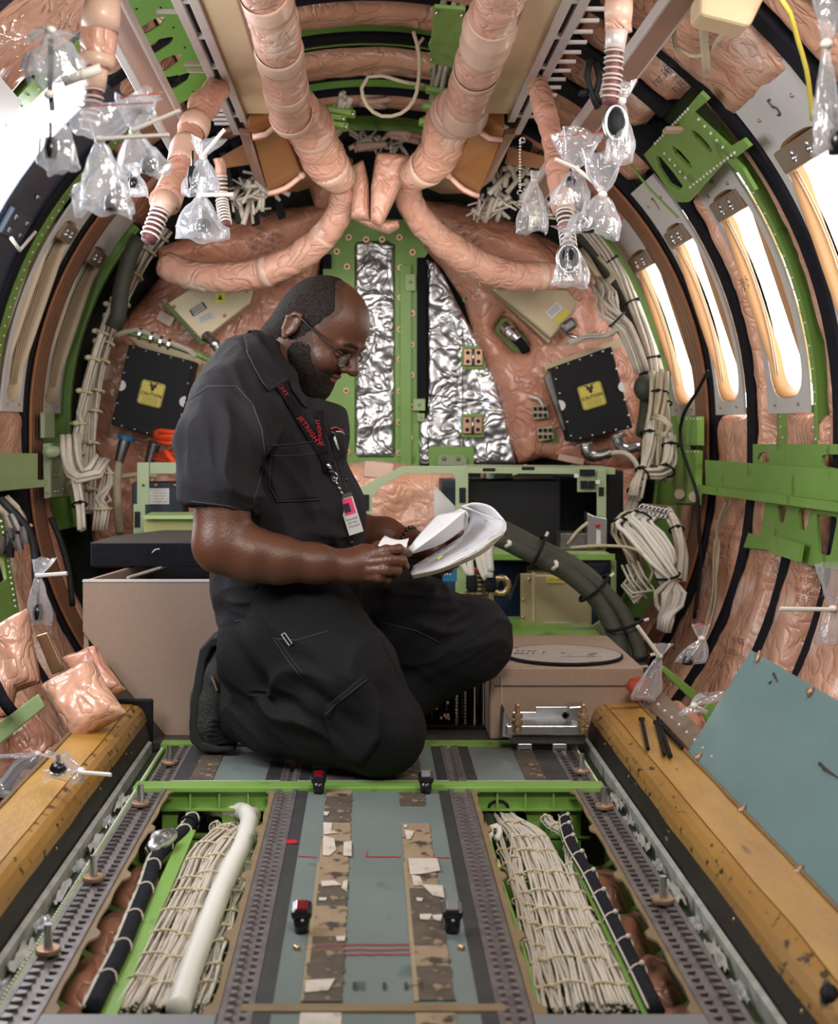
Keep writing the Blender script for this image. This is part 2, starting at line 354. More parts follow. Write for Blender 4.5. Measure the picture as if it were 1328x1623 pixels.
rib(4.955, 5.12, 1.178, 'brown_strip', 'seal_strip', 'LR', 50, -78, 1.19)
for sd in (-1, 1):
    for dd in (4.99, 5.035, 5.08): mb = MB(); arc(mb, sd, -70, 48, dd, dd+.004, 1.1765, 1.18); mb.build('seal_line', 'strip_line', parent=walls[sd])
# green frame flanges next to ribs, riveted
def flange(side, a0, a1, d0, d1, r, m='green', riv=True, parent=None):
    mb = MB(); arc(mb, side, a0, a1, d0, d1, r, r+.004); arc(mb, side, a0, a1, d1-.004, d1, r, 1.29)
    o = mb.build('frame_flange', m, parent=parent or walls[side])
    if riv:
        mr_ = MB(); a = a0+.6
        while a < a1:
            p = sec(side, a, r-.001, (d0+d1)/2+(.012 if int(a*10) % 2 else -.006)); mr_.ball(p, .0036, 5, 3); a += 1.5
        tag(mr_.build('rivets', 'tie_white', parent=o if o.parent is None else walls[side], sm=True), kind='stuff')
flange(-1, -4, 52, 4.46, 4.535, 1.192); flange(1, -12, 40, 3.775, 3.80, 1.19); flange(-1, -8, 56, 3.54, 3.65, 1.19); flange(1, -12, 2, 4.16, 4.26, 1.225); flange(1, -40, 45, 5.66, 5.7, 1.15, riv=False)
flange(-1, -20, 40, 5.54, 5.58, 1.17, riv=False); flange(-1, -60, -12, 5.2, 5.3, 1.2, 'green', False)
def patch(side, d0, d1, a0, a1, r, bulge=.035, seed=1.0, m='pink', parent=None, name='insulation_blanket', wr=.010, ws=11, step=2.2, edge=.05, jag=1.2):
    rnd = random.Random(seed); v0, v1 = math.radians(a0)*120, math.radians(a1)*120; u0, u1 = d0*100, d1*100; poly = []
    n = max(2, int((v1-v0)/9))
    for k in range(n+1): poly.append((u0+rnd.uniform(0, jag), v0+(v1-v0)*k/n))
    for k in range(n, -1, -1): poly.append((u1-rnd.uniform(0, jag), v0+(v1-v0)*k/n))
    fm = lambda x, y: sec(side, math.degrees(y/120), r, x/100)
    mb = pblob(poly, fm, axis_dir, bulge, edge, step, wr, ws, .006, seed, 100)
    o = mb.build(name, m, parent=parent, sm=True); o['label'] = 'pink film-covered insulation'
    del o['label']; return o
R_, L_ = walls[1], walls[-1]
# right wall, upper
for i, (d0, d1, a0, a1, r, b, m) in enumerate((
    (2.37, 2.69, -5, 60, 1.25, .05, 'pink'), (2.79, 2.99, -5, 60, 1.25, .05, 'pink'), (3.09, 3.62, 39, 62, 1.245, .05, 'pink'), (3.66, 3.74, -8, 44, 1.235, .03, 'pink'), (3.73, 3.95, 46, 62, 1.245, .04, 'pink'),
    (4.04, 4.37, 47, 62, 1.25, .04, 'pink'), (4.47, 4.90, 42, 62, 1.25, .04, 'pink'), (4.28, 4.37, -10, 35, 1.24, .05, 'pink'), (4.04, 4.16, -10, 4, 1.25, .03, 'pink'), (3.73, 4.06, -9, 1, 1.25, .05, 'pink'),
    (5.16, 5.5, 38, 62, 1.22, .04, 'pink_dark'),
    # right wall, lower
    (4.47, 4.89, -78, 1, 1.235, .04, 'pink'), (4.04, 4.36, -78, -10, 1.235, .055, 'pink'), (3.73, 3.94, -78, -10, 1.235, .055, 'pink'), (3.30, 3.61, -78, -8, 1.235, .05, 'pink'), (5.16, 5.40, -60, -6, 1.22, .03, 'pink'),
    (2.85, 3.24, -78, -5, 1.235, .05, 'pink'))):
    patch(1, d0, d1, a0, a1, r, b, i+3.3, m, R_)
for i, (d0, d1, a0, a1, r, b, m) in enumerate((
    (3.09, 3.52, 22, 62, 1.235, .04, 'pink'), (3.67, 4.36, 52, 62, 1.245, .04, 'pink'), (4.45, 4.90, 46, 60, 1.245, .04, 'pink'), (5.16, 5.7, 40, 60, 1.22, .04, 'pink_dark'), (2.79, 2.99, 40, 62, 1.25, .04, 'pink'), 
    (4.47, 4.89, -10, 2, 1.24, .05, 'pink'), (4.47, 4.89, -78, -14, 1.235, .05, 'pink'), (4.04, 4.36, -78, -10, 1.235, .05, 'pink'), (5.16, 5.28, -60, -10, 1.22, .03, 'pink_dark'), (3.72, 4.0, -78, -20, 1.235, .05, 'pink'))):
    patch(-1, d0, d1, a0, a1, r, b, i+33.3, m, L_)
# ceiling bays between the ribs
for i, (d0, d1, m) in enumerate(((3.74, 3.94, 'pink'), (4.06, 4.26, 'pink'), (4.64, 4.87, 'pink'), (5.18, 5.35, 'pink'), (3.1, 3.6, 'pink'), (2.8, 2.98, 'pink'))):
    patch(1, d0, d1, 62, 118, 1.22, .04, i+60.3, m, ceil_)
for d0, d1, r in ((4.26, 4.37, 1.2), (4.47, 4.57, 1.21), (4.97, 5.09, 1.2), (5.44, 5.66, 1.16)):
    mb = MB(); arc(mb, 1, 79, 101, d0, d1, r+.03, r+.04); arc(mb, 1, 79, 101, d1-.006, d1, r+.0, r+.03); mb.build('frame_web', 'green', parent=ceil_)
for i, (px, py) in enumerate(((520, 100), (600, 160), (640, 215), (530, 205), (585, 232))):   # pale film scraps between frames
    mb = MB(); rr = random.Random(i); p = P(px, py, 5.2); pts = [p+V((rr.uniform(-.07, .07), rr.uniform(-.03, .03), rr.uniform(-.02, .02))) for _ in range(6)]; mb.tube(pts, .012, 6, .02); mb.build('film_scrap', 'tape', parent=ceil_, sm=True)
# stamped print on blankets
def stamp(parent, pts, size, seed, side_u, side_v, m='stamp', lift=.035):
    mb = MB()
    for i, (px, py, wd) in enumerate(pts):
        p = W(px, py, 1.16); scribble(mb, p, side_u, side_v, wd, size, seed+i)
    return mb.build('stamped_print', m, parent=parent, name=None) if False else mb.build('stamped_print', m, parent=parent)
u = V((.18, -.98, .05)).normalized(); v_ = V((.1, 0, 1)).normalized()
for k, g in enumerate((((1148, 840, .10), (1150, 853, .16), (1140, 866, .05), (1144, 880, .10)), ((1285, 929, .09), (1283, 944, .12), (1275, 956, .07), (1282, 968, .04)), ((1168, 1020, .05), (1162, 1040, .09), (1140, 1058, .04)))):
    mb = MB()
    for i, (px, py, wd) in enumerate(g):
        rr = 1.165; p = W(px, py, rr); scribble(mb, p, V((.15, -.75, .0)).normalized(), v_, wd*1.3, .018, k*10+i)
    mb.build('stamped_print', 'stamp', parent=R_)
for k, g in enumerate((((1070, 105, .09), (1058, 122, .12), (1082, 138, .06)), ((925, 100, .06), (917, 118, .06)), ((1018, 285, .05), (1015, 292, .06)), ((1180, 450, .03), (1184, 460, .05)))):
    mb = MB()
    for i, (px, py, wd) in enumerate(g):
        p = W(px, py, 1.175); a = math.radians(WC(px, py)[0]); scribble(mb, p, V((.3, -.9, .3)).normalized(), V((-math.sin(a), 0, math.cos(a))), wd, .018, k*7+i)
    mb.build('stamped_print', 'ink', parent=R_)
# windows
def win(n, side, d0, d1, atop, abot, dslot, aslot, num=None, lit='pane_lit', wood=False):
    root = thing('window_%d' % n, sec(side, abot, 1.2, d0), None, None); root['kind'] = 'structure'
    k = 1.2*PI/1.8; v0, v1 = abot*k*1.0, atop*k; s0, s1 = aslot[0]*k, aslot[1]*k; u0, u1 = d0*100, d1*100; q0, q1 = dslot[0]*100, dslot[1]*100
    fm = lambda x, y: sec(side, math.degrees(y/120), 1.2, x/100)
    cu = (q0+q1)/2; hw = (q1-q0)/2; slot = []
    for t in range(0, 181, 15): slot.append((cu+hw*math.copysign(abs(math.cos(math.radians(t)))**.6, math.cos(math.radians(t))), s1-9+9*math.sin(math.radians(t))**.7))
    for t in range(180, 361, 15): slot.append((cu+hw*math.copysign(abs(math.cos(math.radians(t)))**.6, math.cos(math.radians(t))), s0+11-11*abs(math.sin(math.radians(t)))**.8))
    mb = pblob([(u0, v0), (u1, v0), (u1, v1), (u0, v1)], fm, axis_dir, 0, .02, 2.0, 0, 1, .004, 1, 100, holes=(slot,)); mb.build('window_panel', 'panel_white', parent=root, sm=False)
    m1 = MB(); ring = []; N_ = len(slot)
    for dep, sc in ((0, 1.0), (.015, .98), (.040, .92)):
        ring += [sec(side, math.degrees(((y-(s0+s1)/2)*sc+(s0+s1)/2)/120), 1.198+dep, ((x-cu)*(sc if x < cu else 1)+cu)/100) for x, y in slot]
    m1.add(ring, [(a*N_+j, a*N_+(j+1) % N_, (a+1)*N_+(j+1) % N_, (a+1)*N_+j) for a in range(2) for j in range(N_)]); m1.build('reveal', 'reveal_gold' if side > 0 else 'reveal', parent=root, sm=True, sol=.003)
    m2 = MB(); pane = [sec(side, math.degrees(y/120), 1.239, x/100) for x, y in [(q0-1, s0-1), (q1+1, s0-1)]]; nn = 12
    pts = [sec(side, math.degrees((s0-2+(s1-s0+4)*i/(nn-1))/120), 1.239, (q0-3+(q1-q0+6)*j)/100) for i in range(nn) for j in (0, 1)]; m2.grid(pts, nn, 2); m2.build('pane', lit, parent=root)
    for j in range(4 if side < 0 else 2):       # moulded ledges in the reveal
        m3 = MB(); dd = (q1-.5-j*.6)/100; m3.tube([sec(side, math.degrees((s0+6+(s1-s0-14)*i/11)/120), 1.212+j*.006, q1/100-.006-j*.002) for i in range(12)], .0022, 5); m3.build('reveal_ledge', 'reveal', parent=root, sm=True)
    m4 = MB(); rot = Matrix.Rotation(-side*math.radians(aslot[1]-2), 3, 'Y'); c = sec(side, aslot[1]-2.2, 1.205, (dslot[0]+dslot[1])/2)
    arc(m4, side, aslot[1]-3.6, aslot[1]-.6, dslot[0]+.015, dslot[1]-.01, 1.185, 1.225, 1); m4.build('shade_clip', 'clip_tan', parent=root, bev=.008)
    for q in (.3, .62):
        m5 = MB(); c = sec(side, aslot[1]-2.4, 1.184, dslot[0]*(1-q)+dslot[1]*q); m5.ball(c, .010, 8, 6); m5.cyl(c, sec(side, aslot[1]-1.2, 1.186, dslot[0]*(1-q)+dslot[1]*q), .005, 6); m5.build('clip_screw', 'steel', parent=root, sm=True)
    for dq in (.22, .78):
        for aa in (abot+1.2, atop-3.5):
            m6 = MB(); c = sec(side, aa, 1.195, d0*(1-dq)+d1*dq); m6.ball(c, .006, 8, 5); m6.build('panel_screw', 'bolt_tan', parent=root, sm=True)
    if num:
        t = MB(); aa = (aslot[1]+atop)/2; a = math.radians(aa); text(t, num, sec(side, aa, 1.193, (d0+d1)/2), V((0, -1, 0)), V((-side*math.sin(a), 0, math.cos(a))), .07); t.build('pencil_number', 'steel_dark', parent=root)
    return root
win(1, 1, 5.15, 5.62, 43, 1, (5.19, 5.56), (3, 32.5)); win(2, 1, 4.53, 4.90, 41, 1, (4.57, 4.86), (3, 33), '7'); win(3, 1, 3.86, 4.26, 37, 1, (3.90, 4.21), (3, 33), '4'); win(4, 1, 3.08, 3.55, 41, 1, (3.14, 3.50), (3, 34), '5')
win(5, -1, 4.62, 4.90, 46, 1.5, (4.655, 4.865), (3, 34), lit='white_line'); win(6, -1, 5.16, 5.50, 48, 1.5, (5.19, 5.46), (3, 33), lit='white_line')
# open door on the left: daylight beyond a dark-blue frame
dr = thing('door_1', sec(-1, -10, 1.22, 3.7), None, None); dr['kind'] = 'structure'
mb = MB(); arc(mb, -1, -12, 56, 4.04, 4.44, 1.205, 1.215); mb.build('door_frame', 'door_band', parent=dr)
mb = MB(); arc(mb, -1, -12, 50, 3.655, 4.035, 1.208, 1.214); mb.build('daylight_opening', 'daylight', parent=dr)
mb = MB(); arc(mb, -1, 27, 31, 4.08, 4.30, 1.185, 1.205); mb.build('hinge_plate', 'door_band', parent=dr, bev=.004)
for a_, d_ in ((28, 4.12), (30, 4.12), (28, 4.25), (30, 4.25), (34, 4.2)): mb = MB(); mb.ball(sec(-1, a_, 1.183, d_), .012, 8, 5); mb.build('hinge_bolt', 'steel_dark', parent=dr, sm=True)
mb = MB(); mb.tube([sec(-1, 27, 1.16, 4.1), sec(-1, 26, 1.15, 4.2), sec(-1, 29.5, 1.15, 4.26)], .006, 6); mb.build('hinge_arm', 'tie_white', parent=dr, sm=True)
# ================================================================ sills
for sd, end in ((1, 3.50), (-1, 3.46)):
    t = thing('floor_sill', (sd*.58, 1.9, 0), 'yellow padded %s sill beam with a worn black inner face' % ('right' if sd > 0 else 'left'), 'sill')
    def sweep(prof, y0, y1, n=60, wob=.002):
        m = MB(); K = len(prof); vs = []
        for i in range(n+1):
            y = y0+(y1-y0)*i/n
            for x, z in prof: vs.append((sd*(x+wob*nz((y*2, x*9, z*9), 3, 4)), y, z+wob*nz((y*2, x*9, z*9), 3, 9)))
        m.add(vs, [(i*K+j, i*K+(j+1) % K, (i+1)*K+(j+1) % K, (i+1)*K+j) for i in range(n) for j in range(K)]+[tuple(range(K)), tuple(range(n*K+K-1, n*K-1, -1))]); return m
    sweep([(.577, .087), (.656, .092), (.66, .088), (.66, -.06), (.60, -.06), (.575, .07)], .75, end).build('sill_top', 'sill', parent=t)
    sweep([(.5745, .086), (.563, .083), (.553, .075), (.545, .062), (.541, .046), (.56, .03), (.574, .03)], .75, end).build('sill_nose', 'sill_nose', parent=t, sm=False)
    sweep([(.541, .047), (.537, .03), (.533, .01), (.530, -.03), (.58, -.03), (.572, .03)], .75, end).build('kick_face', 'sill_worn', parent=t)
    sweep([(.522, .006), (.530, .010), (.530, -.03), (.522, -.03)], .75, end-.05, wob=0).build('edge_trim', 'dust_white', parent=t)
    m = MB(); m.b2((sd*.527, end, -.02), (sd*.665, end+.012, .10)); m.build('end_plate', 'black', parent=t, bev=.004)
    m = MB(); m.tube([(sd*.577, end-.10, .0905), (sd*.61, end-.105, .0925), (sd*.655, end-.10, .0935)], .0016, 5); m.build('stitch_line', 'cord_red', parent=t)
    m = MB(); m.tube([(sd*.654, .8, .093), (sd*.656, end, .094)], .004, 5); m.build('edge_bead', 'tape_brown', parent=t)
    for y in (1.35, 1.72, 2.05, 2.5, 2.9, 3.2): m = MB(); m.ball((sd*.541, y+sd*.05, .038), .004, 7, 5); m.build('sill_screw', 'brass', parent=t, sm=True)
    if sd > 0: m = MB(); m.ball((.5585, 1.72, .078), (.012, .02, .014), 10, 6); m.build('sill_hole', 'black', parent=t, sm=True); m = MB(); m.tube([(.565, 1.71, .086), (.58, 1.725, .0905), (.65, 1.73, .094)], .0018, 5, .01); m.build('red_thread', 'red_ink', parent=t)
# ================================================================ floor
def strip(x0, x1, y0, y1, z0, z1): return MB().b2((x0, y0, z0), (x1, y1, z1))
fp = thing('floor_panel', (.008, 1.9, 0), 'long blue-grey centre floor panel with two old adhesive stripes', 'floor panel')
strip(-.153, .170, 1.872, 2.985, -.012, -.002).build('panel_board', 'grey_blue', parent=fp, bev=.001)
for x0, x1 in ((-.157, -.129), (.146, .171)): strip(x0, x1, 1.872, 2.985, -.003, -.0005).build('edge_strip', 'black_strip', parent=fp)
def cropy(y): return (H)*F/((1180+y/3.32)-VY)
for x0, x1, segs in ((-.0885, -.036, ((235, 272, 'adhesive'), (272, 412, 'adhesive_dark'), (412, 600, 'adhesive'), (600, 735, 'adhesive'), (735, 850, 'adhesive_dark'), (850, 1010, 'adhesive'), (1010, 1150, 'adhesive_dark'), (1150, 1352, 'adhesive_dark'))),
                     (.063, .115, ((250, 320, 'adhesive_dark'), (415, 600, 'adhesive'), (600, 755, 'adhesive'), (755, 1060, 'adhesive_dark'), (1060, 1165, 'adhesive'), (1165, 1345, 'adhesive_dark')))):
    for i, (a, b, m) in enumerate(segs):
        ya, yb = cropy(b), cropy(a); rnd = random.Random(i+int(x0*100)); n = 14; L0 = [(x0+.0015*rnd.uniform(-1, 1), ya+(yb-ya)*k/n) for k in range(n+1)]; R0 = [(x1+.002*rnd.uniform(-1, 1), ya+(yb-ya)*k/n) for k in range(n, -1, -1)]
        MB().prism([V((x, y, -.0018)) for x, y in L0+R0], (0, 0, .0016+i*.00012)).build('adhesive_stripe', m, parent=fp)
    strip(x0-.003, x0+.0035, cropy(1350), cropy(620), -.0018, .0006).build('stripe_edge', 'gold_box', parent=fp)
scr = ([(372, 415), (420, 418), (415, 455), (450, 470), (375, 478)], [(372, 485), (430, 500), (440, 560), (405, 590), (370, 588)], [(480, 520), (522, 513), (522, 592), (478, 590)], [(362, 725), (430, 722), (470, 745), (365, 752)], [(480, 725), (500, 720), (498, 780), (468, 760)], [(350, 812), (392, 812), (385, 828), (350, 826)],
       [(440, 1018), (490, 1015), (485, 1040), (445, 1040)], [(280, 1248), (435, 1240), (400, 1300), (275, 1312)], [(375, 358), (405, 360), (395, 378), (376, 376)],
       [(800, 455), (850, 462), (835, 500), (812, 505)], [(820, 605), (972, 605), (988, 668), (900, 685), (830, 690)], [(838, 692), (880, 700), (900, 745), (848, 748)], [(890, 742), (1000, 748), (1010, 812), (950, 800)], [(862, 812), (898, 815), (890, 832), (865, 828)], [(880, 900), (945, 898), (930, 930), (882, 925)], [(945, 905), (1000, 900), (990, 938), (955, 925)], [(797, 428), (815, 430), (812, 442), (797, 440)])
for i, q in enumerate(scr):
    c = (sum(p[0] for p in q)/len(q), sum(p[1] for p in q)/len(q)); pts = [FP(400+x/3.32, 1180+y/3.32) for x, y in q]
    MB().prism([p+V((0, 0, .0012)) for p in pts], (0, 0, .0012)).build('paper_scrap', 'paper_scrap', parent=fp)
for q, m in (([(280, 1052), (845, 1050)], 'red_ink'), ([(280, 1080), (850, 1078)], 'red_ink'), ([(490, 1105), (840, 1100)], 'red_ink'), ([(600, 560), (598, 590)], 'red_ink'), ([(610, 588), (780, 590)], 'red_ink'), ([(900, 592), (1040, 594)], 'red_ink'), ([(240, 585), (340, 592)], 'red_ink')):
    pts = [FP(400+x/3.32, 1180+y/3.32)+V((0, 0, .0)) for x, y in q]; d = pts[1]-pts[0]; MB().tube([pts[0]+d*t+V((0, random.uniform(-.002, .002), 0)) for t in np.linspace(0, 1, 9)], .0012, 4).build('chalk_mark', m, parent=fp)
t = MB(); text(t, 'E 1 H', FP(400+715/3.32, 1180+1272/3.32)+V((0, 0, .0006)), V((1, 0, 0)), V((0, 1, 0)), .035, 1.3); t.build('marker_writing', 'steel_dark', parent=fp)
MB().prism([FP(400+205/3.32+math.cos(a)*10, 1180+513/3.32+math.sin(a)*3.2, .0006) for a in np.linspace(0, 2*PI, 13)[:-1]], (0, 0, .001)).build('red_sticker', 'red', parent=fp)
for px, py, n_ in ((475, 1500), (735, 1500), (475, 1506), (726, 1510)) and ((470, 1503, 0), (731, 1503, 1)): MB().ball(FP(px, py), .006, 8, 5).build('panel_fastener', 'brass', parent=fp, sm=True)
# the next panel towards the camera
fq = thing('floor_panel', (.008, 1.3, 0), 'blue-grey floor panel nearest the camera, in front of the cross tape', 'floor panel')
strip(-.150, .165, .75, 1.862, -.012, -.002).build('panel_board', 'grey_blue', parent=fq)
for x0, x1, m in ((-.09, -.036, 'paper_scrap'), (.06, .113, 'adhesive')): strip(x0, x1, .75, 1.86, -.003, -.0002).build('adhesive_stripe', m, parent=fq)
for x0, x1 in ((-.157, -.129), (.146, .171)): strip(x0, x1, .75, 1.86, -.003, -.0003).build('edge_strip', 'black_strip', parent=fq)
strip(-.168, .18, 1.862, 1.885, -.004, .0012).build('cross_tape', 'tape_brown', parent=fq)
# seat tracks
def track(x, y0, y1, wd, label):
    t = thing('seat_track', (x, (y0+y1)/2, -.01), label, 'seat track', 'seat tracks')
    strip(x-wd/2, x+wd/2, y0, y1, -.022, -.006).build('track_base', 'track', parent=t)
    for s in (-1, 1): strip(x+s*wd*.5-.004, x+s*wd*.5+.004, y0, y1, -.02, .001).build('track_rail', 'track', parent=t)
    m = MB(); y = y0+.01
    while y < y1-.01:
        for s in (-1, 1): m.add([(x+s*wd*.46, y-.009, 0), (x+s*wd*.46, y+.009, 0), (x+s*wd*.14, y+.004, 0), (x+s*wd*.14, y-.004, 0), (x+s*wd*.46, y-.009, -.006), (x+s*wd*.46, y+.009, -.006), (x+s*wd*.14, y+.004, -.006), (x+s*wd*.14, y-.004, -.006)], [(0, 1, 2, 3), (0, 4, 5, 1), (1, 5, 6, 2), (2, 6, 7, 3), (3, 7, 4, 0)])
        y += .0254
    m.build('track_teeth', 'steel_dark' if wd > .04 else 'track_lip', parent=t, kind='stuff')
track(-.174, .75, 3.0, .036, 'seat track along the left edge of the centre floor panel'); track(.190, .75, 3.0, .036, 'seat track along the right edge of the centre floor panel')
track(-.458, .75, 3.0, .05, 'seat track beside the left sill beam'); track(.467, .75, 3.0, .05, 'seat track beside the right sill beam')
track(-.172, 3.06, 3.46, .034, 'short seat track behind the green crossbar, left of the kneeling knee'); track(.190, 3.06, 3.46, .034, 'short seat track behind the green crossbar, right of the kneeling knee')
track(-.45, 3.06, 3.46, .045, 'short seat track by the far end of the left sill'); track(.46, 3.06, 3.46, .045, 'short seat track by the far end of the right sill')
for i, (x, y) in enumerate(((-.462, 2.87), (-.466, 2.40), (-.468, 2.07), (-.452, 3.22), (.472, 2.85), (.474, 2.29), (.47, 3.14))):
    t = thing('track_stud', (x, y, 0), 'steel stud with a tan washer in the %s outer seat track, %s' % ('left' if x < 0 else 'right', {0: 'third from the camera', 1: 'second from the camera', 2: 'nearest the camera', 3: 'beyond the crossbar', 4: 'just before the crossbar', 5: 'nearest the camera', 6: 'beyond the crossbar'}[i]), 'stud', 'track studs')
    MB().cyl((x, y, .0), (x, y, .008), .019, 14).build('washer', 'bolt_tan', parent=t, sm=False, bev=.002); MB().cyl((x, y, .008), (x, y, .042), .007, 10, .006).build('stud_post', 'steel', parent=t)
# crossbar beams
cb = thing('floor_beam', (0, 3.03, -.12), 'bright green cross beam with pocketed web below the kneeling man', 'beam')
strip(-.50, .50, 3.0, 3.055, -.008, .003).build('beam_flange', 'green', parent=cb, bev=.002)
for x0, x1, s in ((-.44, -.195, -1), (.212, .45, 1)):
    poly = [(x0*100, -20), (x1*100, -20), (x1*100, -.5), (x0*100, -.5)]; c = (x0+x1)*50
    h1 = [(c-9, -8.5), (c-7, -10), (c-1, -10), (c+.5, -8.5), (c+.5, -6), (c-1, -5), (c-8, -5), (c-9, -6)]; h2 = [(c+4.5, -9.5), (c+10, -9.5), (c+10, -5.5), (c+8, -5), (c+5.5, -5), (c+4.5, -6)]
    pblob(poly, lambda X, Y: V((X/100, 3.02, Y/100)), fwd, 0, .1, 1.0, 0, 1, .003, 1, 100, holes=(h1, h2)).build('beam_web', 'green', parent=cb)
    for q in range(5):
        X = x0+(x1-x0)*q/4; strip(X-.002, X+.002, 3.005, 3.02, -.045 if q in (1, 2) else -.05, -.005).build('web_rib', 'green', parent=cb)
    strip(x0, x1, 3.003, 3.02, -.048, -.044).build('web_rib', 'green', parent=cb)
    strip(x0-.0, x1, 2.90, 3.015, -.205, -.198).build('beam_foot', 'green', parent=cb)
nb = thing('floor_beam', (0, 1.85, -.12), 'grey cross beam at the near end of the open floor bays', 'beam')
for x0, x1 in ((-.44, -.198), (.214, .45)): strip(x0, x1, 1.80, 1.86, -.08, -.001).build('beam_flange', 'plate_grey', parent=nb, bev=.003)
for x0, x1, k in ((-.43, -.2, 'left'), (.215, .44, 'right')):
    q = thing('floor_panel', ((x0+x1)/2, 1.3, 0), 'grey floor panel nearest the camera on the %s side' % k, 'floor panel'); strip(x0, x1, .75, 1.795, -.012, -.002).build('panel_board', 'grey_blue', parent=q); strip(x0+.03, x0+.09, .75, 1.79, -.003, 0).build('adhesive_stripe', 'adhesive_dark', parent=q)
# panels behind the crossbar
for x0, x1, segs, lb in ((-.155, .172, ((-.155, -.13, 'black_strip'), (-.09, -.03, 'adhesive_dark'), (.055, .115, 'adhesive_dark'), (.148, .172, 'black_strip')), 'blue-grey floor panel under the kneeling man, beyond the crossbar'),
                     (-.425, -.192, ((-.425, -.39, 'black_strip'), (-.39, -.34, 'adhesive_dark'), (-.225, -.192, 'black_strip')), 'blue-grey floor panel left of the kneeling man, beyond the crossbar'), (.21, .435, ((.21, .235, 'black_strip'), (.34, .385, 'adhesive_dark'), (.385, .435, 'black_strip')), 'blue-grey floor panel right of the kneeling man, beyond the crossbar')):
    q = thing('floor_panel', ((x0+x1)/2, 3.25, 0), lb, 'floor panel'); strip(x0, x1, 3.065, 3.40, -.012, -.002).build('panel_board', 'grey_blue', parent=q, bev=.001)
    for a, b, m in segs: strip(a, b, 3.067, 3.395, -.003, .0).build('edge_strip' if m == 'black_strip' else 'adhesive_stripe', m, parent=q)
    strip(x0, x1, 3.05, 3.065, -.01, .002).build('edge_trim', 'dust_white', parent=q)
q = thing('floor_beam', (0, 3.43, -.1), 'green cross beam behind the short floor panels', 'beam'); strip(-.5, .5, 3.405, 3.45, -.03, .003).build('beam_flange', 'green', parent=q)
q = thing('floor_panel', (0, 4.2, 0), 'dark rear floor panel under the boxes', 'floor panel'); strip(-.75, .75, 3.45, 5.7, -.02, -.004).build('panel_board', 'steel_dark', parent=q)
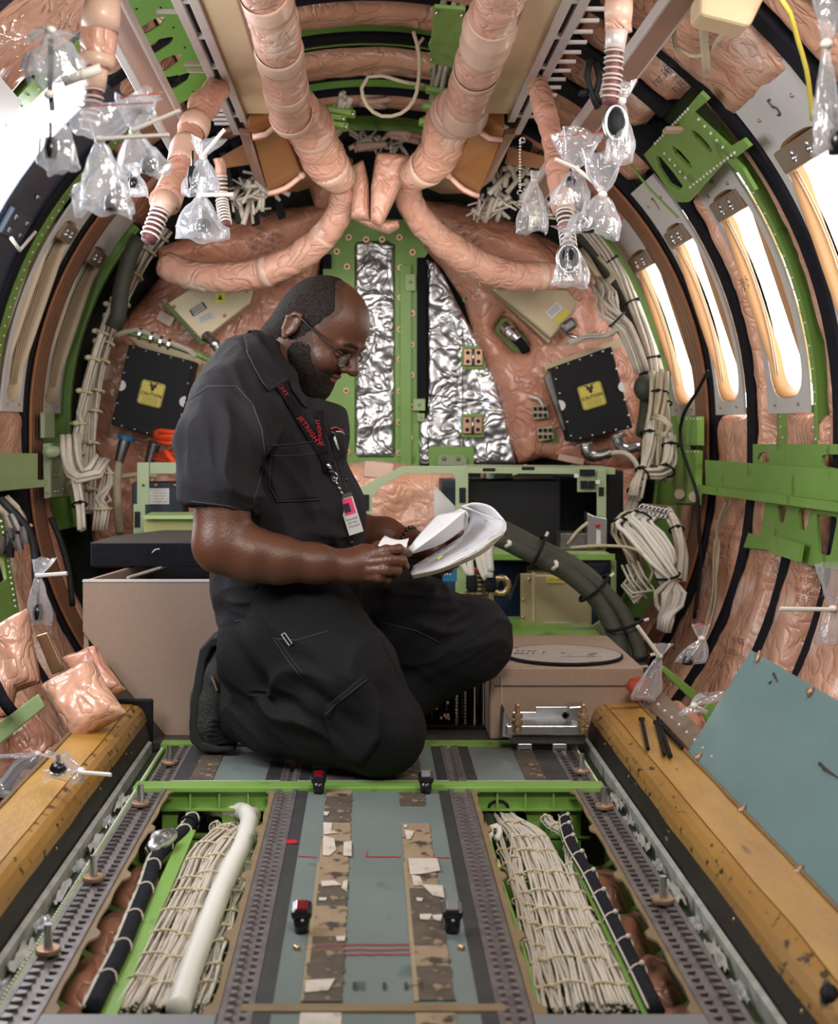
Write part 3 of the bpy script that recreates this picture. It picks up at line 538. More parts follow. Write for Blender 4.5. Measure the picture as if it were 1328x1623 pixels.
# bay edges, longitudinal green members, bay ribs and insulation
def bay(s, inner, outer):
    nm = 'left' if s < 0 else 'right'; xi, xo = inner, outer
    for x, e, m in ((xi, s*.010, 'tape_brown'), (xo, -s*.012, 'tape_brown')):
        q = MB(); pts = []; n = 60; 
        for k in range(n+1):
            y = 1.86+1.13*k/n; wv = .0014*math.sin(k*.9)+(.010 if k % 15 < 2 else 0); pts.append((x+e+(1 if e > 0 else -1)*wv, y))
        q.prism([V((a, b, -.002)) for a, b in [(x, 1.86), (x, 2.99)]+pts[::-1]], (0, 0, -.004)); o = q.build('bay_edge_strip', m); tag(o, 'ragged brown tape edge on the %s side of the %s open floor bay' % ('inner' if x == xi else 'outer', nm), 'edge strip')
    o = strip(min(xo+s*.055, xo+s*.059), max(xo+s*.055, xo+s*.059), 1.86, 3.0, -.2, -.024).build('bay_web', 'green'); tag(o, 'green outer web of the %s open floor bay' % nm, 'web')
    o = strip(min(xi, xi-s*.004), max(xi, xi-s*.004), 1.86, 3.0, -.2, -.006).build('bay_web', 'green'); tag(o, 'green inner web of the %s open floor bay' % nm, 'web')
    o = strip(min(xi, xo+s*.059), max(xi, xo+s*.059), 1.86, 3.0, -.21, -.205).build('bay_pan', 'green_dark'); tag(o, 'dark green pan at the bottom of the %s open floor bay' % nm, 'pan')
    xm = (xo-s*(.072 if s < 0 else .053)); t = thing('floor_stringer', (xm, 2.3, -.12), 'bright green stringer running along the %s open floor bay' % nm, 'stringer')
    strip(xm-.013, xm+.013, 1.87, 2.84, -.045, -.041).build('stringer_flange', 'green', parent=t); strip(xm-.002, xm+.002, 1.87, 2.84, -.2, -.043).build('stringer_web', 'green', parent=t)
    a, b = sorted((xm+s*.014, xo+s*.05)); 
    for i, y in enumerate((1.93, 2.10, 2.30, 2.52, 2.78)):
        t = thing('bay_rib', ((a+b)/2, y, -.1), 'curved green rib in the %s open floor bay, number %s from the camera' % (nm, ['one', 'two', 'three', 'four', 'five'][i]), 'rib', 'ribs of the %s floor bay' % nm)
        m = MB(); vs = []; n = 10
        for k in range(n+1):
            x = a+(b-a)*k/n; z = -.07-.03*math.sin(PI*k/n); vs += [(x, y-.012, z), (x, y+.012, z)]
        m.grid(vs, n+1, 2); m.build('rib_flange', 'green', parent=t, sol=.003)
        m = MB(); m.add([(v[0], y, v[2]) for v in vs[::2]]+[(v[0], y, -.2) for v in vs[::2]], [(k, k+1, k+n+2, k+n+1) for k in range(n)]); m.build('rib_web', 'green', parent=t, sol=.003)
        for z in (-.115, -.135): MB().ball(((a+b)/2+.015, y-.003, z), .004, 6, 4).build('rivet', 'steel', parent=t, sm=True)
    for i, y in enumerate((2.015, 2.2, 2.41, 2.65)):
        m = MB(); n = 16; c = V(((a+b)/2, y, -.13)); rx, ry, rz = (b-a)*.46, .085, .065; vs = []
        for i1 in range(n+1):
            for j1 in range(n):
                th, ph = PI*i1/n, 2*PI*j1/n; p = V((math.copysign(abs(math.sin(th)*math.cos(ph))**.8, math.cos(ph)), math.copysign(abs(math.sin(th)*math.sin(ph))**.8, math.sin(ph)), math.cos(th)))
                k = 1+.16*nz(p+V((i, s, 0)), 1.6, i+2); vs.append((c.x+p.x*rx*min(k, 1.04), c.y+p.y*ry*k, c.z+p.z*rz*k))
        m.add(vs, [(p1*n+q1, (p1+1)*n+q1, (p1+1)*n+(q1+1) % n, p1*n+(q1+1) % n) for p1 in range(n) for q1 in range(n)]); o = m.build('insulation_pad', 'pink_dark', sm=True)
        tag(o, 'folded pink insulation pad in the %s open floor bay, %s' % (nm, ['closest to the camera', 'second from the camera', 'third from the camera', 'nearest the green crossbar'][i]), 'insulation', 'insulation pads in the %s floor bay' % nm)
    m = thing('slotted_bracket', (xm+s*.02, 2.86, -.09), 'green slotted bracket near the crossbar in the %s floor bay' % nm, 'bracket')
    pblob([(0, 0), (17, 0), (17, 3), (0, 3)], lambda X, Y: V((xi+s*(.06+X/100), 2.84+Y/100*.6, -.055-Y*.003)), lambda p: V((0, -.4, .9)).normalized(), 0, 1, .5, 0, 1, .002, 1, 100, holes=[[(k, 1), (k+1.2, 1), (k+1.2, 2), (k, 2)] for k in (2, 5, 8, 11, 14)]).build('bracket_plate', 'green', parent=m)
bay(-1, -.198, -.432); bay(1, .214, .443)
# clutter strip between outer tracks and sills
for s in (-1, 1):
    nm = 'left' if s < 0 else 'right'
    t = thing('side_channel', (s*.505, 1.9, -.02), 'dusty green channel with riveted strip between the %s sill and seat track' % nm, 'channel')
    a, b = sorted((s*.488, s*.523)); strip(a, b, .75, 3.42, -.03, -.02).build('channel_base', 'green_dark', parent=t)
    a, b = sorted((s*.489, s*.493)); strip(a, b, .75, 3.42, -.02, -.004).build('riveted_strip', 'green', parent=t)
    m = MB(); y = 1.7
    while y < 3.4: m.ball((s*.4945, y, -.003), .0028, 5, 4); y += .0125
    m.build('rivets', 'tie_white', parent=t, sm=True, kind='stuff')
    for i, y in enumerate((1.78, 1.95, 2.08, 2.21, 2.36, 2.5, 2.64, 2.78, 2.92)):
        rr = random.Random(i+9*s); m = MB(); n = 7; vs = [(s*(.500+.017*p/(n-1)), y+(q/(n-1)-.5)*(.06 if i % 2 else .1), -.014+.016*rr.random()) for p in range(n) for q in range(n)]
        m.grid(vs, n, n); o = m.build('crumpled_wrap' if i % 2 else 'sealant_patch', 'film' if i % 2 else 'dust_white', sm=True, sol=0)
        tag(o, '%s in the %s side channel, %s from the camera' % (('crumpled clear wrap' if i % 2 else 'grey-white sealant patch'), nm, ['first', 'second', 'third', 'fourth', 'fifth', 'sixth', 'seventh', 'eighth', 'ninth'][i]), 'debris', 'debris in the side channels')
# floor fittings
for px, py, m, lb in ((478, 1462, 'red_lamp', 'front left of the centre panel'), (717, 1462, 'plate_grey', 'front right of the centre panel'), (505, 1242, 'red_lamp', 'at the crossbar on the left'), (675, 1242, 'plate_grey', 'at the crossbar on the right')):
    c = FP(px, py+14); t = thing('floor_fitting', c, 'black floor fitting with %s top, %s' % ('dark red' if m == 'red_lamp' else 'grey', lb), 'fitting', 'floor fittings')
    MB().cyl(c, c+V((0, 0, .022)), .011, 14, .013).build('fitting_stem', 'black_gloss', parent=t, sm=True)
    top = MB(); q = c+V((0, .006, .030)); top.box(q, (.032, .036, .016), Matrix.Rotation(math.radians(14), 3, 'X')); top.build('fitting_head', 'black_gloss', parent=t, bev=.006)
    top = MB(); top.box(q+V((0, -.002, .008)), (.019, .026, .004), Matrix.Rotation(math.radians(14), 3, 'X')); top.build('fitting_lens', m, parent=t, bev=.002)
# floor wiring
def strands(path, n, spread, r, flat=.45, seed=0, wob=.004, tw=2.0, step=.03):
    rnd = random.Random(seed); base = smooth(path, step); K = len(base); m = MB(); off = [(math.sqrt(rnd.random()), rnd.uniform(0, 2*PI)) for _ in range(n)]
    sp = spread if hasattr(spread, '__len__') else (spread, spread)
    for k, (q, a) in enumerate(off):
        pts = []
        for i, p in enumerate(base):
            T = (base[min(i+1, K-1)]-base[max(i-1, 0)]).normalized(); A = V((-T.y, T.x, 0)); A = A.normalized() if A.length > .15 else V((1, 0, 0)); B = T.cross(A)
            s_ = float(np.interp(i/(K-1), np.linspace(0, 1, len(sp)), sp)); w1 = wob*.45*math.sin(i*.9+k*1.7)+wob*.5*math.sin(i*.37+k)
            aa = a+tw*.015*i; pts.append(p+A*(q*s_*math.cos(aa)+w1)+B*(q*s_*flat*math.sin(aa)+w1*.3))
        m.tube(pts, r, 5)
    return m, base
def harness(name, path, n, spread, r, mt, label, ties=0, flat=.5, seed=0, tie_r=None, wob=.003, group=None, tie_m='tie_cream', cat='wiring', step=.03):
    m, base = strands(path, n, spread, r, flat, seed, wob, step=step); t = thing(name, base[0], label, cat, group)
    m.build('wires', mt, parent=t, sm=True, kind='stuff'); K = len(base); sp = spread if hasattr(spread, '__len__') else (spread, spread)
    for i in range(ties):
        k = int((i+.5)/ties*(K-1)); T = (base[min(k+1, K-1)]-base[max(k-1, 0)]).normalized(); A = V((-T.y, T.x, 0)); A = A.normalized() if A.length > .15 else V((1, 0, 0)); B = T.cross(A); R0 = float(np.interp(k/(K-1), np.linspace(0, 1, len(sp)), sp))
        R0 *= 1.0; rt = tie_r or .0019; q = MB(); q.tube([base[k]+A*(R0+rt)*math.cos(a)+B*(R0*max(flat, .35)+rt)*math.sin(a) for a in np.linspace(0, 2*PI, 13)], rt, 5); q.ball(base[k]+A*R0*.3*math.sin(i*2.3)+(B if B.z > 0 else -B)*(R0*max(flat, .35)+rt), (rt*2.6, rt*2.6, rt*1.8), 6, 4); q.build('lacing_tie', tie_m, parent=t, sm=True)
    return t
def FPs(l, z=-.05): return [FP(a, b, z if len(q) < 3 else q[2]) for q in l for a, b in [q[:2]]]
# left bay
harness('wire_bundle', FPs([(372, 1305, -.09), (350, 1322), (322, 1352), (303, 1400), (277, 1452), (252, 1510), (225, 1560), (202, 1600)]), 26, (.016, .026, .030, .030), .0026, 'wire', 'broad laced white wire bundle on the left side of the left floor bay', 11, .4, 1, group='wire bundles in the floor bays')
harness('wire_bundle', FPs([(378, 1308, -.09), (362, 1335), (338, 1372), (322, 1420), (300, 1480), (272, 1540), (250, 1600)]), 24, (.014, .022, .026, .026), .0026, 'wire', 'laced white wire bundle beside the thick white sleeved cable', 10, .4, 2, group='wire bundles in the floor bays')
harness('wire_bundle', FPs([(410, 1300, -.10), (398, 1340), (385, 1385), (368, 1440), (352, 1500), (338, 1550), (322, 1600)]), 12, (.012, .016, .018, .020), .0022, 'wire', 'thin loose white wires right of the thick white sleeved cable', 14, .5, 3, group='wire bundles in the floor bays', wob=.005)
t = thing('sleeved_cable', FP(320, 1280, -.06), 'thick white tape-wrapped cable curving into the left floor bay', 'cable')
q = MB(); q.tube(FPs([(312, 1274, -.08), (345, 1282, -.055), (382, 1284, -.05), (395, 1300, -.04), (386, 1335, -.03), (367, 1375, -.03), (345, 1425, -.03), (322, 1485, -.035), (300, 1545, -.035), (282, 1602, -.04)]), .0175, 14, .01, rf=lambda L, a, p: .0013*math.sin(L*330)+.001*nz(p, 40)); q.build('cable_sleeve', 'wire_pure', parent=t, sm=True)
q = MB(); q.tube(FPs([(398, 1276, -.10), (402, 1290, -.06), (388, 1318, -.045)]), .017, 12, .012); q.build('branch_sleeve', 'wire', parent=t, sm=True)
t = thing('laced_cable', FP(150, 1590, -.04), 'black cable spirally laced with white cord in the left floor bay', 'cable')
pth = FPs([(303, 1272, -.08), (305, 1295, -.06), (292, 1318, -.045), (262, 1342, -.04), (244, 1368, -.035), (232, 1405, -.035), (212, 1455, -.035), (190, 1510, -.035), (165, 1560, -.035), (145, 1602, -.035)])
MB().tube(pth, .0125, 12, .02, rf=lambda L, a, p: .0016*abs(math.sin(a*3))).build('cable_core', 'foam', parent=t, sm=True)
MB().tube([p+V((-.011, 0, .006)) for p in pth], .0042, 6, .02, rf=lambda L, a, p: .001*math.sin(L*160)).build('lacing_cord', 'wire', parent=t, sm=True)
bs = smooth(pth, .02)
for k in range(4, len(bs)-2, 6): MB().tube([bs[k]+V((.0145*math.cos(a), .004*math.sin(a*2), .0145*math.sin(a))) for a in np.linspace(-.3, PI+.3, 9)], .0022, 5).build('lacing_tie', 'wire', parent=t, sm=True)
for i in (0, 1): MB().tube([bs[8+i*5]+V((.019*math.cos(a), 0, .019*math.sin(a))) for a in np.linspace(0, 2*PI, 13)], .003, 6).build('cable_tie', 'black', parent=t, sm=True)
o = MB().tube(FPs([(238, 1350, -.025), (250, 1335, -.02), (272, 1322, -.02)]), [.012, .02, .014], 10, .012, rf=lambda L, a, p: .005*nz(p, 50)).build('foil_wrap', 'foil', sm=True); tag(o, 'crumpled foil wrap around the black cable in the left floor bay', 'wrap')
harness('wire_bundle', FPs([(338, 1292, -.09), (342, 1312, -.08), (350, 1330, -.06)]), 8, .012, .0024, 'wire', 'short white wire branch under the thick cable bend', 3, .9, 5, group='wire bundles in the floor bays')
# right bay
harness('wire_bundle', FPs([(788, 1277, -.08), (800, 1300, -.05), (822, 1325), (842, 1370), (858, 1420), (878, 1480), (900, 1540), (915, 1600)]), 26, (.016, .018, .026, .03, .03), .0026, 'wire', 'broad laced white wire bundle in the middle of the right floor bay', 11, .4, 11, group='wire bundles in the floor bays')
harness('wire_bundle', FPs([(795, 1277, -.08), (812, 1300, -.05), (850, 1325), (872, 1370), (892, 1420), (918, 1480), (945, 1540), (970, 1600)]), 24, (.014, .018, .022, .026, .026), .0026, 'wire', 'second broad white wire bundle, right of the middle one', 11, .4, 12, group='wire bundles in the floor bays')
harness('wire_bundle', FPs([(862, 1278, -.09), (868, 1302, -.06), (888, 1316, -.05), (902, 1330, -.045), (905, 1375), (918, 1420), (948, 1480), (975, 1540), (1005, 1600)]), 10, .011, .0024, 'wire', 'slim white wire bundle along the green stringer of the right floor bay', 14, .7, 13, group='wire bundles in the floor bays')
harness('wire_bundle', FPs([(812, 1322, -.055), (817, 1370), (832, 1420), (848, 1480), (862, 1540), (880, 1600)]), 8, .011, .0024, 'wire', 'thin white wire bundle left of the middle bundle in the right floor bay', 10, .5, 14, wob=.005, group='wire bundles in the floor bays')
harness('wire_bundle', FPs([(783, 1315, -.05), (795, 1350), (810, 1390), (825, 1450), (842, 1520), (858, 1600)]), 6, .008, .0024, 'wire', 'leftmost slim white wire bundle of the right floor bay', 9, .5, 15, group='wire bundles in the floor bays')
q = MB(); q.tube(FPs([(777, 1325, -.03), (778, 1312, -.03), (787, 1309, -.03), (792, 1318, -.035), (787, 1330, -.04)]), .006, 8, .01); tag(q.build('cable_loop', 'wire_pure', sm=True), 'small white cable loop at the top left of the right floor bay', 'cable')
t = thing('green_rod', FP(778, 1320, -.04), 'thin green rod with yellow collars at the inner edge of the right floor bay', 'rod')
pr = FPs([(768, 1305, -.03), (778, 1340, -.035), (795, 1400, -.035), (815, 1460, -.035), (835, 1530, -.035), (852, 1600, -.035)]); MB().tube(pr, .0042, 7, .03).build('rod', 'green', parent=t, sm=True)
for px, py in ((775, 1330), (789, 1370), (824, 1482)): MB().tube([FP(px-1, py-5, -.034), FP(px+1.5, py+5, -.034)], [.005, .009, .005], 8).build('collar', 'gold_yellow', parent=t, sm=True)
t = thing('laced_cable', FP(1040, 1590, -.04), 'black cable laced with white cord in the right floor bay', 'cable')
pth = FPs([(882, 1276, -.09), (894, 1296, -.06), (898, 1318, -.04), (908, 1345, -.035), (932, 1385, -.035), (955, 1430, -.035), (985, 1490, -.035), (1015, 1550, -.035), (1040, 1602, -.035)])
MB().tube(pth, .0115, 12, .02, rf=lambda L, a, p: .0016*abs(math.sin(a*3))).build('cable_core', 'foam', parent=t, sm=True); MB().tube([p+V((-.011, 0, .004)) for p in pth], .002, 5, .03).build('lacing_cord', 'wire', parent=t, sm=True)
bs = smooth(pth, .02)
for k in range(2, len(bs)-2, 5): q = MB(); q.tube([bs[k]+V((.0135*math.cos(a), .004*math.sin(a*2), .0135*math.sin(a))) for a in np.linspace(-.3, PI+.3, 9)], .0018, 5); q.ball(bs[k]+V((.006, 0, .014)), .005, 6, 4); q.build('lacing_tie', 'wire', parent=t, sm=True)
q = MB(); q.tube(FPs([(770, 1272, -.09), (772, 1300, -.075), (792, 1345, -.075), (800, 1360, -.09)]), .022, 12, .015); tag(q.build('olive_cable', 'sleeve_olive', sm=True), 'thick dark olive sleeved cable at the far end of the right floor bay', 'cable')
q = MB(); q.tube([FP(790, 1282, -.045)+V((.021*math.cos(a), .004, .016*math.sin(a))) for a in np.linspace(0, 2*PI, 13)], .003, 6); tag(q.build('cable_tie', 'black', sm=True), 'black cable tie around the white bundle at the crossbar in the right floor bay', 'cable tie')
# ================================================================ rear bulkhead (pixel outlines taken at the bulkhead's own depth)
D5 = 5.80
def B(px, py, off=0.0): return P(px, py, D5-off)
def c7(l): return [(500+x/2.371, 350+y/2.371) for x, y in l]
def plate(poly, d, thick, m, name, parent=None, bev=.002, **kw):
    return MB().prism([P(x, y, d) for x, y in poly], (0, thick, 0)).build(name, m, parent=parent, bev=bev, **kw)
def rect(x0, y0, x1, y1): return [(x0, y0), (x1, y0), (x1, y1), (x0, y1)]
def sheet(poly, d, m, name, parent=None, bulge=.0, wr=.0, holes=(), step=6, ws=12, seed=1.0, edge=.05, thick=.004, sm=True, ppm=None, **kw):
    return pblob(poly, lambda x, y: P(x, y, d), fwd, bulge, edge, step, wr, ws, thick, seed, ppm or F/d, holes=holes).build(name, m, parent=parent, sm=sm, **kw)
bf = thing('bulkhead_frame', B(595, 740, .05), 'bright green riveted bulkhead frame around a tall foil panel', 'frame')
foil_hole = rect(562, 382, 626, 725)
sheet([(512, 368), (545, 360), (560, 348), (660, 348), (676, 380), (679, 400), (664, 420), (664, 740), (512, 740)], D5-.05, 'green', 'frame_plate', bf, holes=[foil_hole], sm=False, step=8)
for x, y in c7([(118, 172), (80, 115), (125, 62), (315, 62), (320, 175), (365, 118), (320, 288), (362, 348), (318, 408), (360, 465), (318, 520), (360, 580), (318, 640), (115, 638), (360, 698), (117, 755), (315, 757), (355, 815), (315, 872), (120, 868), (190, 70), (250, 70)]):
    q = MB(); q.cyl(B(x, y, .058), B(x, y, .066), .013, 10); q.ball(B(x, y, .068), .007, 6, 4); q.build('frame_bolt', 'bolt_tan', parent=bf)
plate(rect(634, 420, 652, 740), D5-.075, .02, 'green', 'frame_stiffener', bf)
for a in ((511, 403, 525, 425, 'foam'), (661, 408, 676, 632, 'foam')): plate(rect(*a[:4]), D5-.085, .03, a[4], 'foam_seal', bf)
for a in ((642, 434, 659, 461), (655, 632, 674, 651), (661, 655, 673, 668), (510, 388, 520, 402)): plate(rect(*a), D5-.09, .02, 'green_pale', 'latch_plate', bf); q = MB(); q.ball(B((a[0]+a[2])/2, (a[1]+a[3])/2, .095), .006, 8, 5); q.build('latch_screw', 'steel', parent=bf, sm=True)
sheet([(563, 383), (625, 383), (626, 500), (625, 724), (562, 724)], D5-.045, 'foil', 'foil_sheet', bulge=.012, wr=.022, ws=13, step=3, edge=.02, label='tall crinkled foil panel inset in the green bulkhead frame', cat='foil panel')
fr = sheet([(672, 410), (690, 418), (705, 440), (735, 500), (765, 555), (800, 640), (818, 735), (662, 738), (661, 668), (677, 655), (677, 420)], D5-.04, 'foil', 'foil_sheet', bulge=.012, wr=.024, ws=12, step=3.5, edge=.02, seed=4, label='large crinkled foil blanket to the right of the green frame', cat='foil panel')
for a, b in (((676, 625), (800, 640)), ((733, 510), (733, 735))): MB().tube([B(a[0]+(b[0]-a[0])*k/10, a[1]+(b[1]-a[1])*k/10+random.uniform(-1, 1), .062) for k in range(11)], .002, 4).build('foil_seam', 'steel_dark', parent=fr)
for i, (cx, cy) in enumerate(((751, 459), (750, 566), (749, 674))):
    t = thing('hinge_plate', B(cx, cy+17, .08), 'tan bulkhead hinge plate with four holes, %s of three' % ['topmost', 'middle', 'lowest'][i], 'hinge', 'bulkhead hinge plates')
    plate(rect(cx-18, cy-18, cx+18, cy+19), D5-.075, .01, 'green', 'hinge_backing', t)
    for s in (-1, 1):
        x0, x1 = sorted((cx+s*1, cx+s*15.5)); plate(rect(x0, cy-14, x1, cy+14), D5-.095, .015, 'bolt_tan' if i else 'steel_dark', 'hinge_leaf', t, .004)
        for e in (-1, 1): q = MB(); q.cyl(B(cx+s*8.5, cy+e*7, .096), B(cx+s*8.5, cy+e*7, .099), .008, 10); q.build('hinge_hole', 'black', parent=t)
    q = MB(); q.cyl(B(cx, cy-13, .10), B(cx, cy+13, .10), .006, 8); q.build('hinge_pin', 'steel', parent=t, sm=True)
t = thing('lower_bracket', B(715, 738, .08), 'green plate with a pale bracket below the large foil blanket', 'bracket'); plate(rect(680, 708, 751, 740), D5-.075, .01, 'green', 'bracket_plate', t); plate([(693, 724), (700, 721), (732, 721), (740, 726), (740, 738), (693, 738)], D5-.1, .01, 'green_grey', 'bracket_clip', t)
for x in (704, 726): q = MB(); q.ball(B(x, 727, .105), .009, 8, 5); q.build('bracket_bolt', 'bolt_tan', parent=t, sm=True)
# pink blankets on the bulkhead
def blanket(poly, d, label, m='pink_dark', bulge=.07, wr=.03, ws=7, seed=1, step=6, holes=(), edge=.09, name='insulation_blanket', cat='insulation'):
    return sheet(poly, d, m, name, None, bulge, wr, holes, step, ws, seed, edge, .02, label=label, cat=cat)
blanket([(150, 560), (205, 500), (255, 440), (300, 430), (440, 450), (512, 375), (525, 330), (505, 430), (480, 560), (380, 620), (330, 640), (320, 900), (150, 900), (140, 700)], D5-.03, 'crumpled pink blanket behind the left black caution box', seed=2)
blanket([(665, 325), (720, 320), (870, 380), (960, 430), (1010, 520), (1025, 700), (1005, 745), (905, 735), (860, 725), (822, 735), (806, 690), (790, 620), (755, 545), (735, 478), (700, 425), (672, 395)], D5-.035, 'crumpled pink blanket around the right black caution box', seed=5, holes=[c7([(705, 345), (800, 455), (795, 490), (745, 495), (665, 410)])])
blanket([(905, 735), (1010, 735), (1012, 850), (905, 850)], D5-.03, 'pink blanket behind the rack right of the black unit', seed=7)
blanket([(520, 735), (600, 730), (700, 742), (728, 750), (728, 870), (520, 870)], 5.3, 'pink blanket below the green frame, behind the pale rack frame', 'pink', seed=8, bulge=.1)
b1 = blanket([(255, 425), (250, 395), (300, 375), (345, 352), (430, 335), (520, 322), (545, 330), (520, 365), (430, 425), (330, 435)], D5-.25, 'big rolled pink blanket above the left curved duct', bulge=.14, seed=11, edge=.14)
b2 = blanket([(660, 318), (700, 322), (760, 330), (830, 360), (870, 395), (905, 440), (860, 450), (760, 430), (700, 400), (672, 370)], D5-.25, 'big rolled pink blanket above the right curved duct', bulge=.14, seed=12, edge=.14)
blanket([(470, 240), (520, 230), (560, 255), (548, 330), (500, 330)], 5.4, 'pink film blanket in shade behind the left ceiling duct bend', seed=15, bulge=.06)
for par, g, uv in ((b1, ((428, 372, .11), (424, 381, .10), (418, 391, .12), (412, 400, .07)), V((.93, 0, -.36))), (b2, ((722, 366, .08), (735, 376, .12), (745, 388, .09), (752, 398, .08)), V((.88, 0, .47)))):
    q = MB()
    for i, (x, y, wd) in enumerate(g): scribble(q, P(x, y, D5-.43), uv.normalized(), V((-uv.z, 0, uv.x)).normalized(), wd, .016, i)
    q.build('stamped_print', 'ink', parent=par)
for x, y, w_, h_, a in ((262, 505, 26, 16, .5), (172, 590, 16, 24, 0), (985, 620, 16, 26, .1), (905, 728, 40, 10, .2), (822, 745, 26, 10, -.3), (600, 745, 40, 22, .1)):
    q = MB(); c = B(x, y, .14 if y < 740 else .62); k = D5/F; q.box(c, (w_*k, .003, h_*k), Matrix.Rotation(a, 3, 'Y')); tag(q.build('tape_patch', 'tape', bev=.001), 'pale tape patch on the bulkhead blanket near %s' % {262: 'the left tan box', 172: 'the left caution box', 985: 'the right side of the right caution box', 905: 'the lower edge under the right caution box', 822: 'the lower right corner of the foil', 600: 'the foot of the green frame'}[x], 'tape', 'tape patches on the bulkhead')
# tan avionics boxes
def obox(corners, d, depth, m, name, parent, bev=.003, tilt=0): return MB().prism([P(x, y, d) for x, y in corners], (0, depth, 0)).build(name, m, parent=parent, bev=bev)
t = thing('avionics_box', B(330, 545, .2), 'tan box with a lime sticker on the left bulkhead blanket', 'equipment box')
obox([(264, 480), (300, 457), (402, 458), (396, 482), (320, 541)], 5.50, .10, 'gold_box', 'box_body', t, .006)
obox([(260, 483), (300, 462), (330, 540), (318, 548)], 5.62, .02, 'green', 'mounting_plate', t)
def on(mb_, x, y, w_, h_, a, d): k = d/F; return mb_.box(P(x, y, d), (w_*k, .003, h_*k), Matrix.Rotation(a, 3, 'Y'))
on(MB(), 349, 470, 15, 19, 0, 5.498).build('lime_sticker', 'label_lime', parent=t); q = MB(); text(q, '▲', P(349, 471, 5.494), V((1, 0, 0)), V((0, 0, 1)), .018); 
q = MB(); q.add([P(349+a, 471+b, 5.494) for a, b in ((-4, 4), (4, 4), (0, -4))], [(0, 1, 2)]); q.build('warning_symbol', 'ink', parent=t)
on(MB(), 314, 490, 26, 12, -.55, 5.498).build('name_plate', 'black', parent=t); q = MB(); U = V((math.cos(.55), 0, math.sin(.55))); Vv = V((-math.sin(.55), 0, math.cos(.55)))
for k in (-1, 0, 1): c = P(314, 490, 5.494)+Vv*k*.009; q.add([c-U*.026-Vv*.0025, c+U*.026-Vv*.0025, c+U*.026+Vv*.0025, c-U*.026+Vv*.0025], [(0, 1, 2, 3)])
q.build('plate_lines', 'label_white', parent=t); on(MB(), 326, 503, 26, 14, -.45, 5.498).build('paper_label', 'label_white', parent=t)
q = MB(); U = V((math.cos(.45), 0, math.sin(.45))); Vv = V((-math.sin(.45), 0, math.cos(.45)))
for k in range(3): scribble(q, P(326, 503, 5.494)+Vv*(.008*k-.011), U, Vv, .05, .005, k)
q.build('label_print', 'ink', parent=t)
for x, y in ((276, 486), (356, 500), (308, 528), (390, 462)): q = MB(); q.ball(P(x, y, 5.497), .007, 8, 5); q.build('box_screw', 'brass', parent=t, sm=True)
q = MB(); q.tube([P(326, 532, 5.47), P(338, 542, 5.45), P(346, 556, 5.45)], [.022, .018, .021, .014], 10, .008, rf=lambda L, a, p: .003*math.sin(L*260)); q.build('cable_connector', 'steel', parent=t, sm=True)
t = thing('avionics_box', B(860, 530, .2), 'tan wedge box with white and yellow labels on the right bulkhead blanket', 'equipment box')
obox([(778, 457), (900, 457), (917, 478), (905, 500), (873, 538)], 5.50, .10, 'gold_box', 'box_body', t, .008); obox([(776, 457), (779, 457), (873, 538), (870, 545)], 5.55, .10, 'gold_box', 'box_lip', t)
for x, y, w_, h_, m in ((879, 492, 26, 16, 'label_white'), (890, 501, 26, 13, 'label_yellow')): on(MB(), x, y, w_, h_, -.75, 5.497).build('paper_label' if m == 'label_white' else 'yellow_label', m, parent=t)
q = MB(); U = V((math.cos(.75), 0, math.sin(.75))); Vv = V((-math.sin(.75), 0, math.cos(.75)))
for k in range(3): scribble(q, P(878, 492, 5.493)+Vv*(.008*k-.010), U, Vv, .045, .005, k)
q.build('label_print', 'ink', parent=t); q = MB(); q.box(P(901, 516, 5.46), (.06, .05, .045), Matrix.Rotation(-.6, 3, 'Y')); q.build('grey_connector', 'steel_dark', parent=t, bev=.012)
q = MB(); q.tube([P(897, 530, 5.45), P(920, 536, 5.44), P(955, 532, 5.44), P(985, 520, 5.4)], .007, 7, .03); q.build('connector_cable', 'steel', parent=t, sm=True)
t = thing('valve', B(805, 530, .1), 'chrome valve in a green lined cut-out of the right pink blanket', 'valve')
obox(c7([(705, 345), (800, 455), (795, 490), (745, 495), (665, 410)]), D5-.03, .01, 'green', 'valve_plate', t)
for k, (r0, x, y) in enumerate(((.030, 800, 517), (.026, 806, 524), (.022, 812, 530))): q = MB(); q.cyl(P(x, y, 5.72-k*.01), P(x+8, y+8, 5.70), r0, 14); q.build('valve_ring', 'steel', parent=t, sm=False, bev=.003)
q = MB(); q.tube([P(815, 535, 5.7), P(827, 546, 5.7), P(833, 556, 5.72)], .02, 8, .02); q.build('valve_hose', 'foam', parent=t, sm=True)
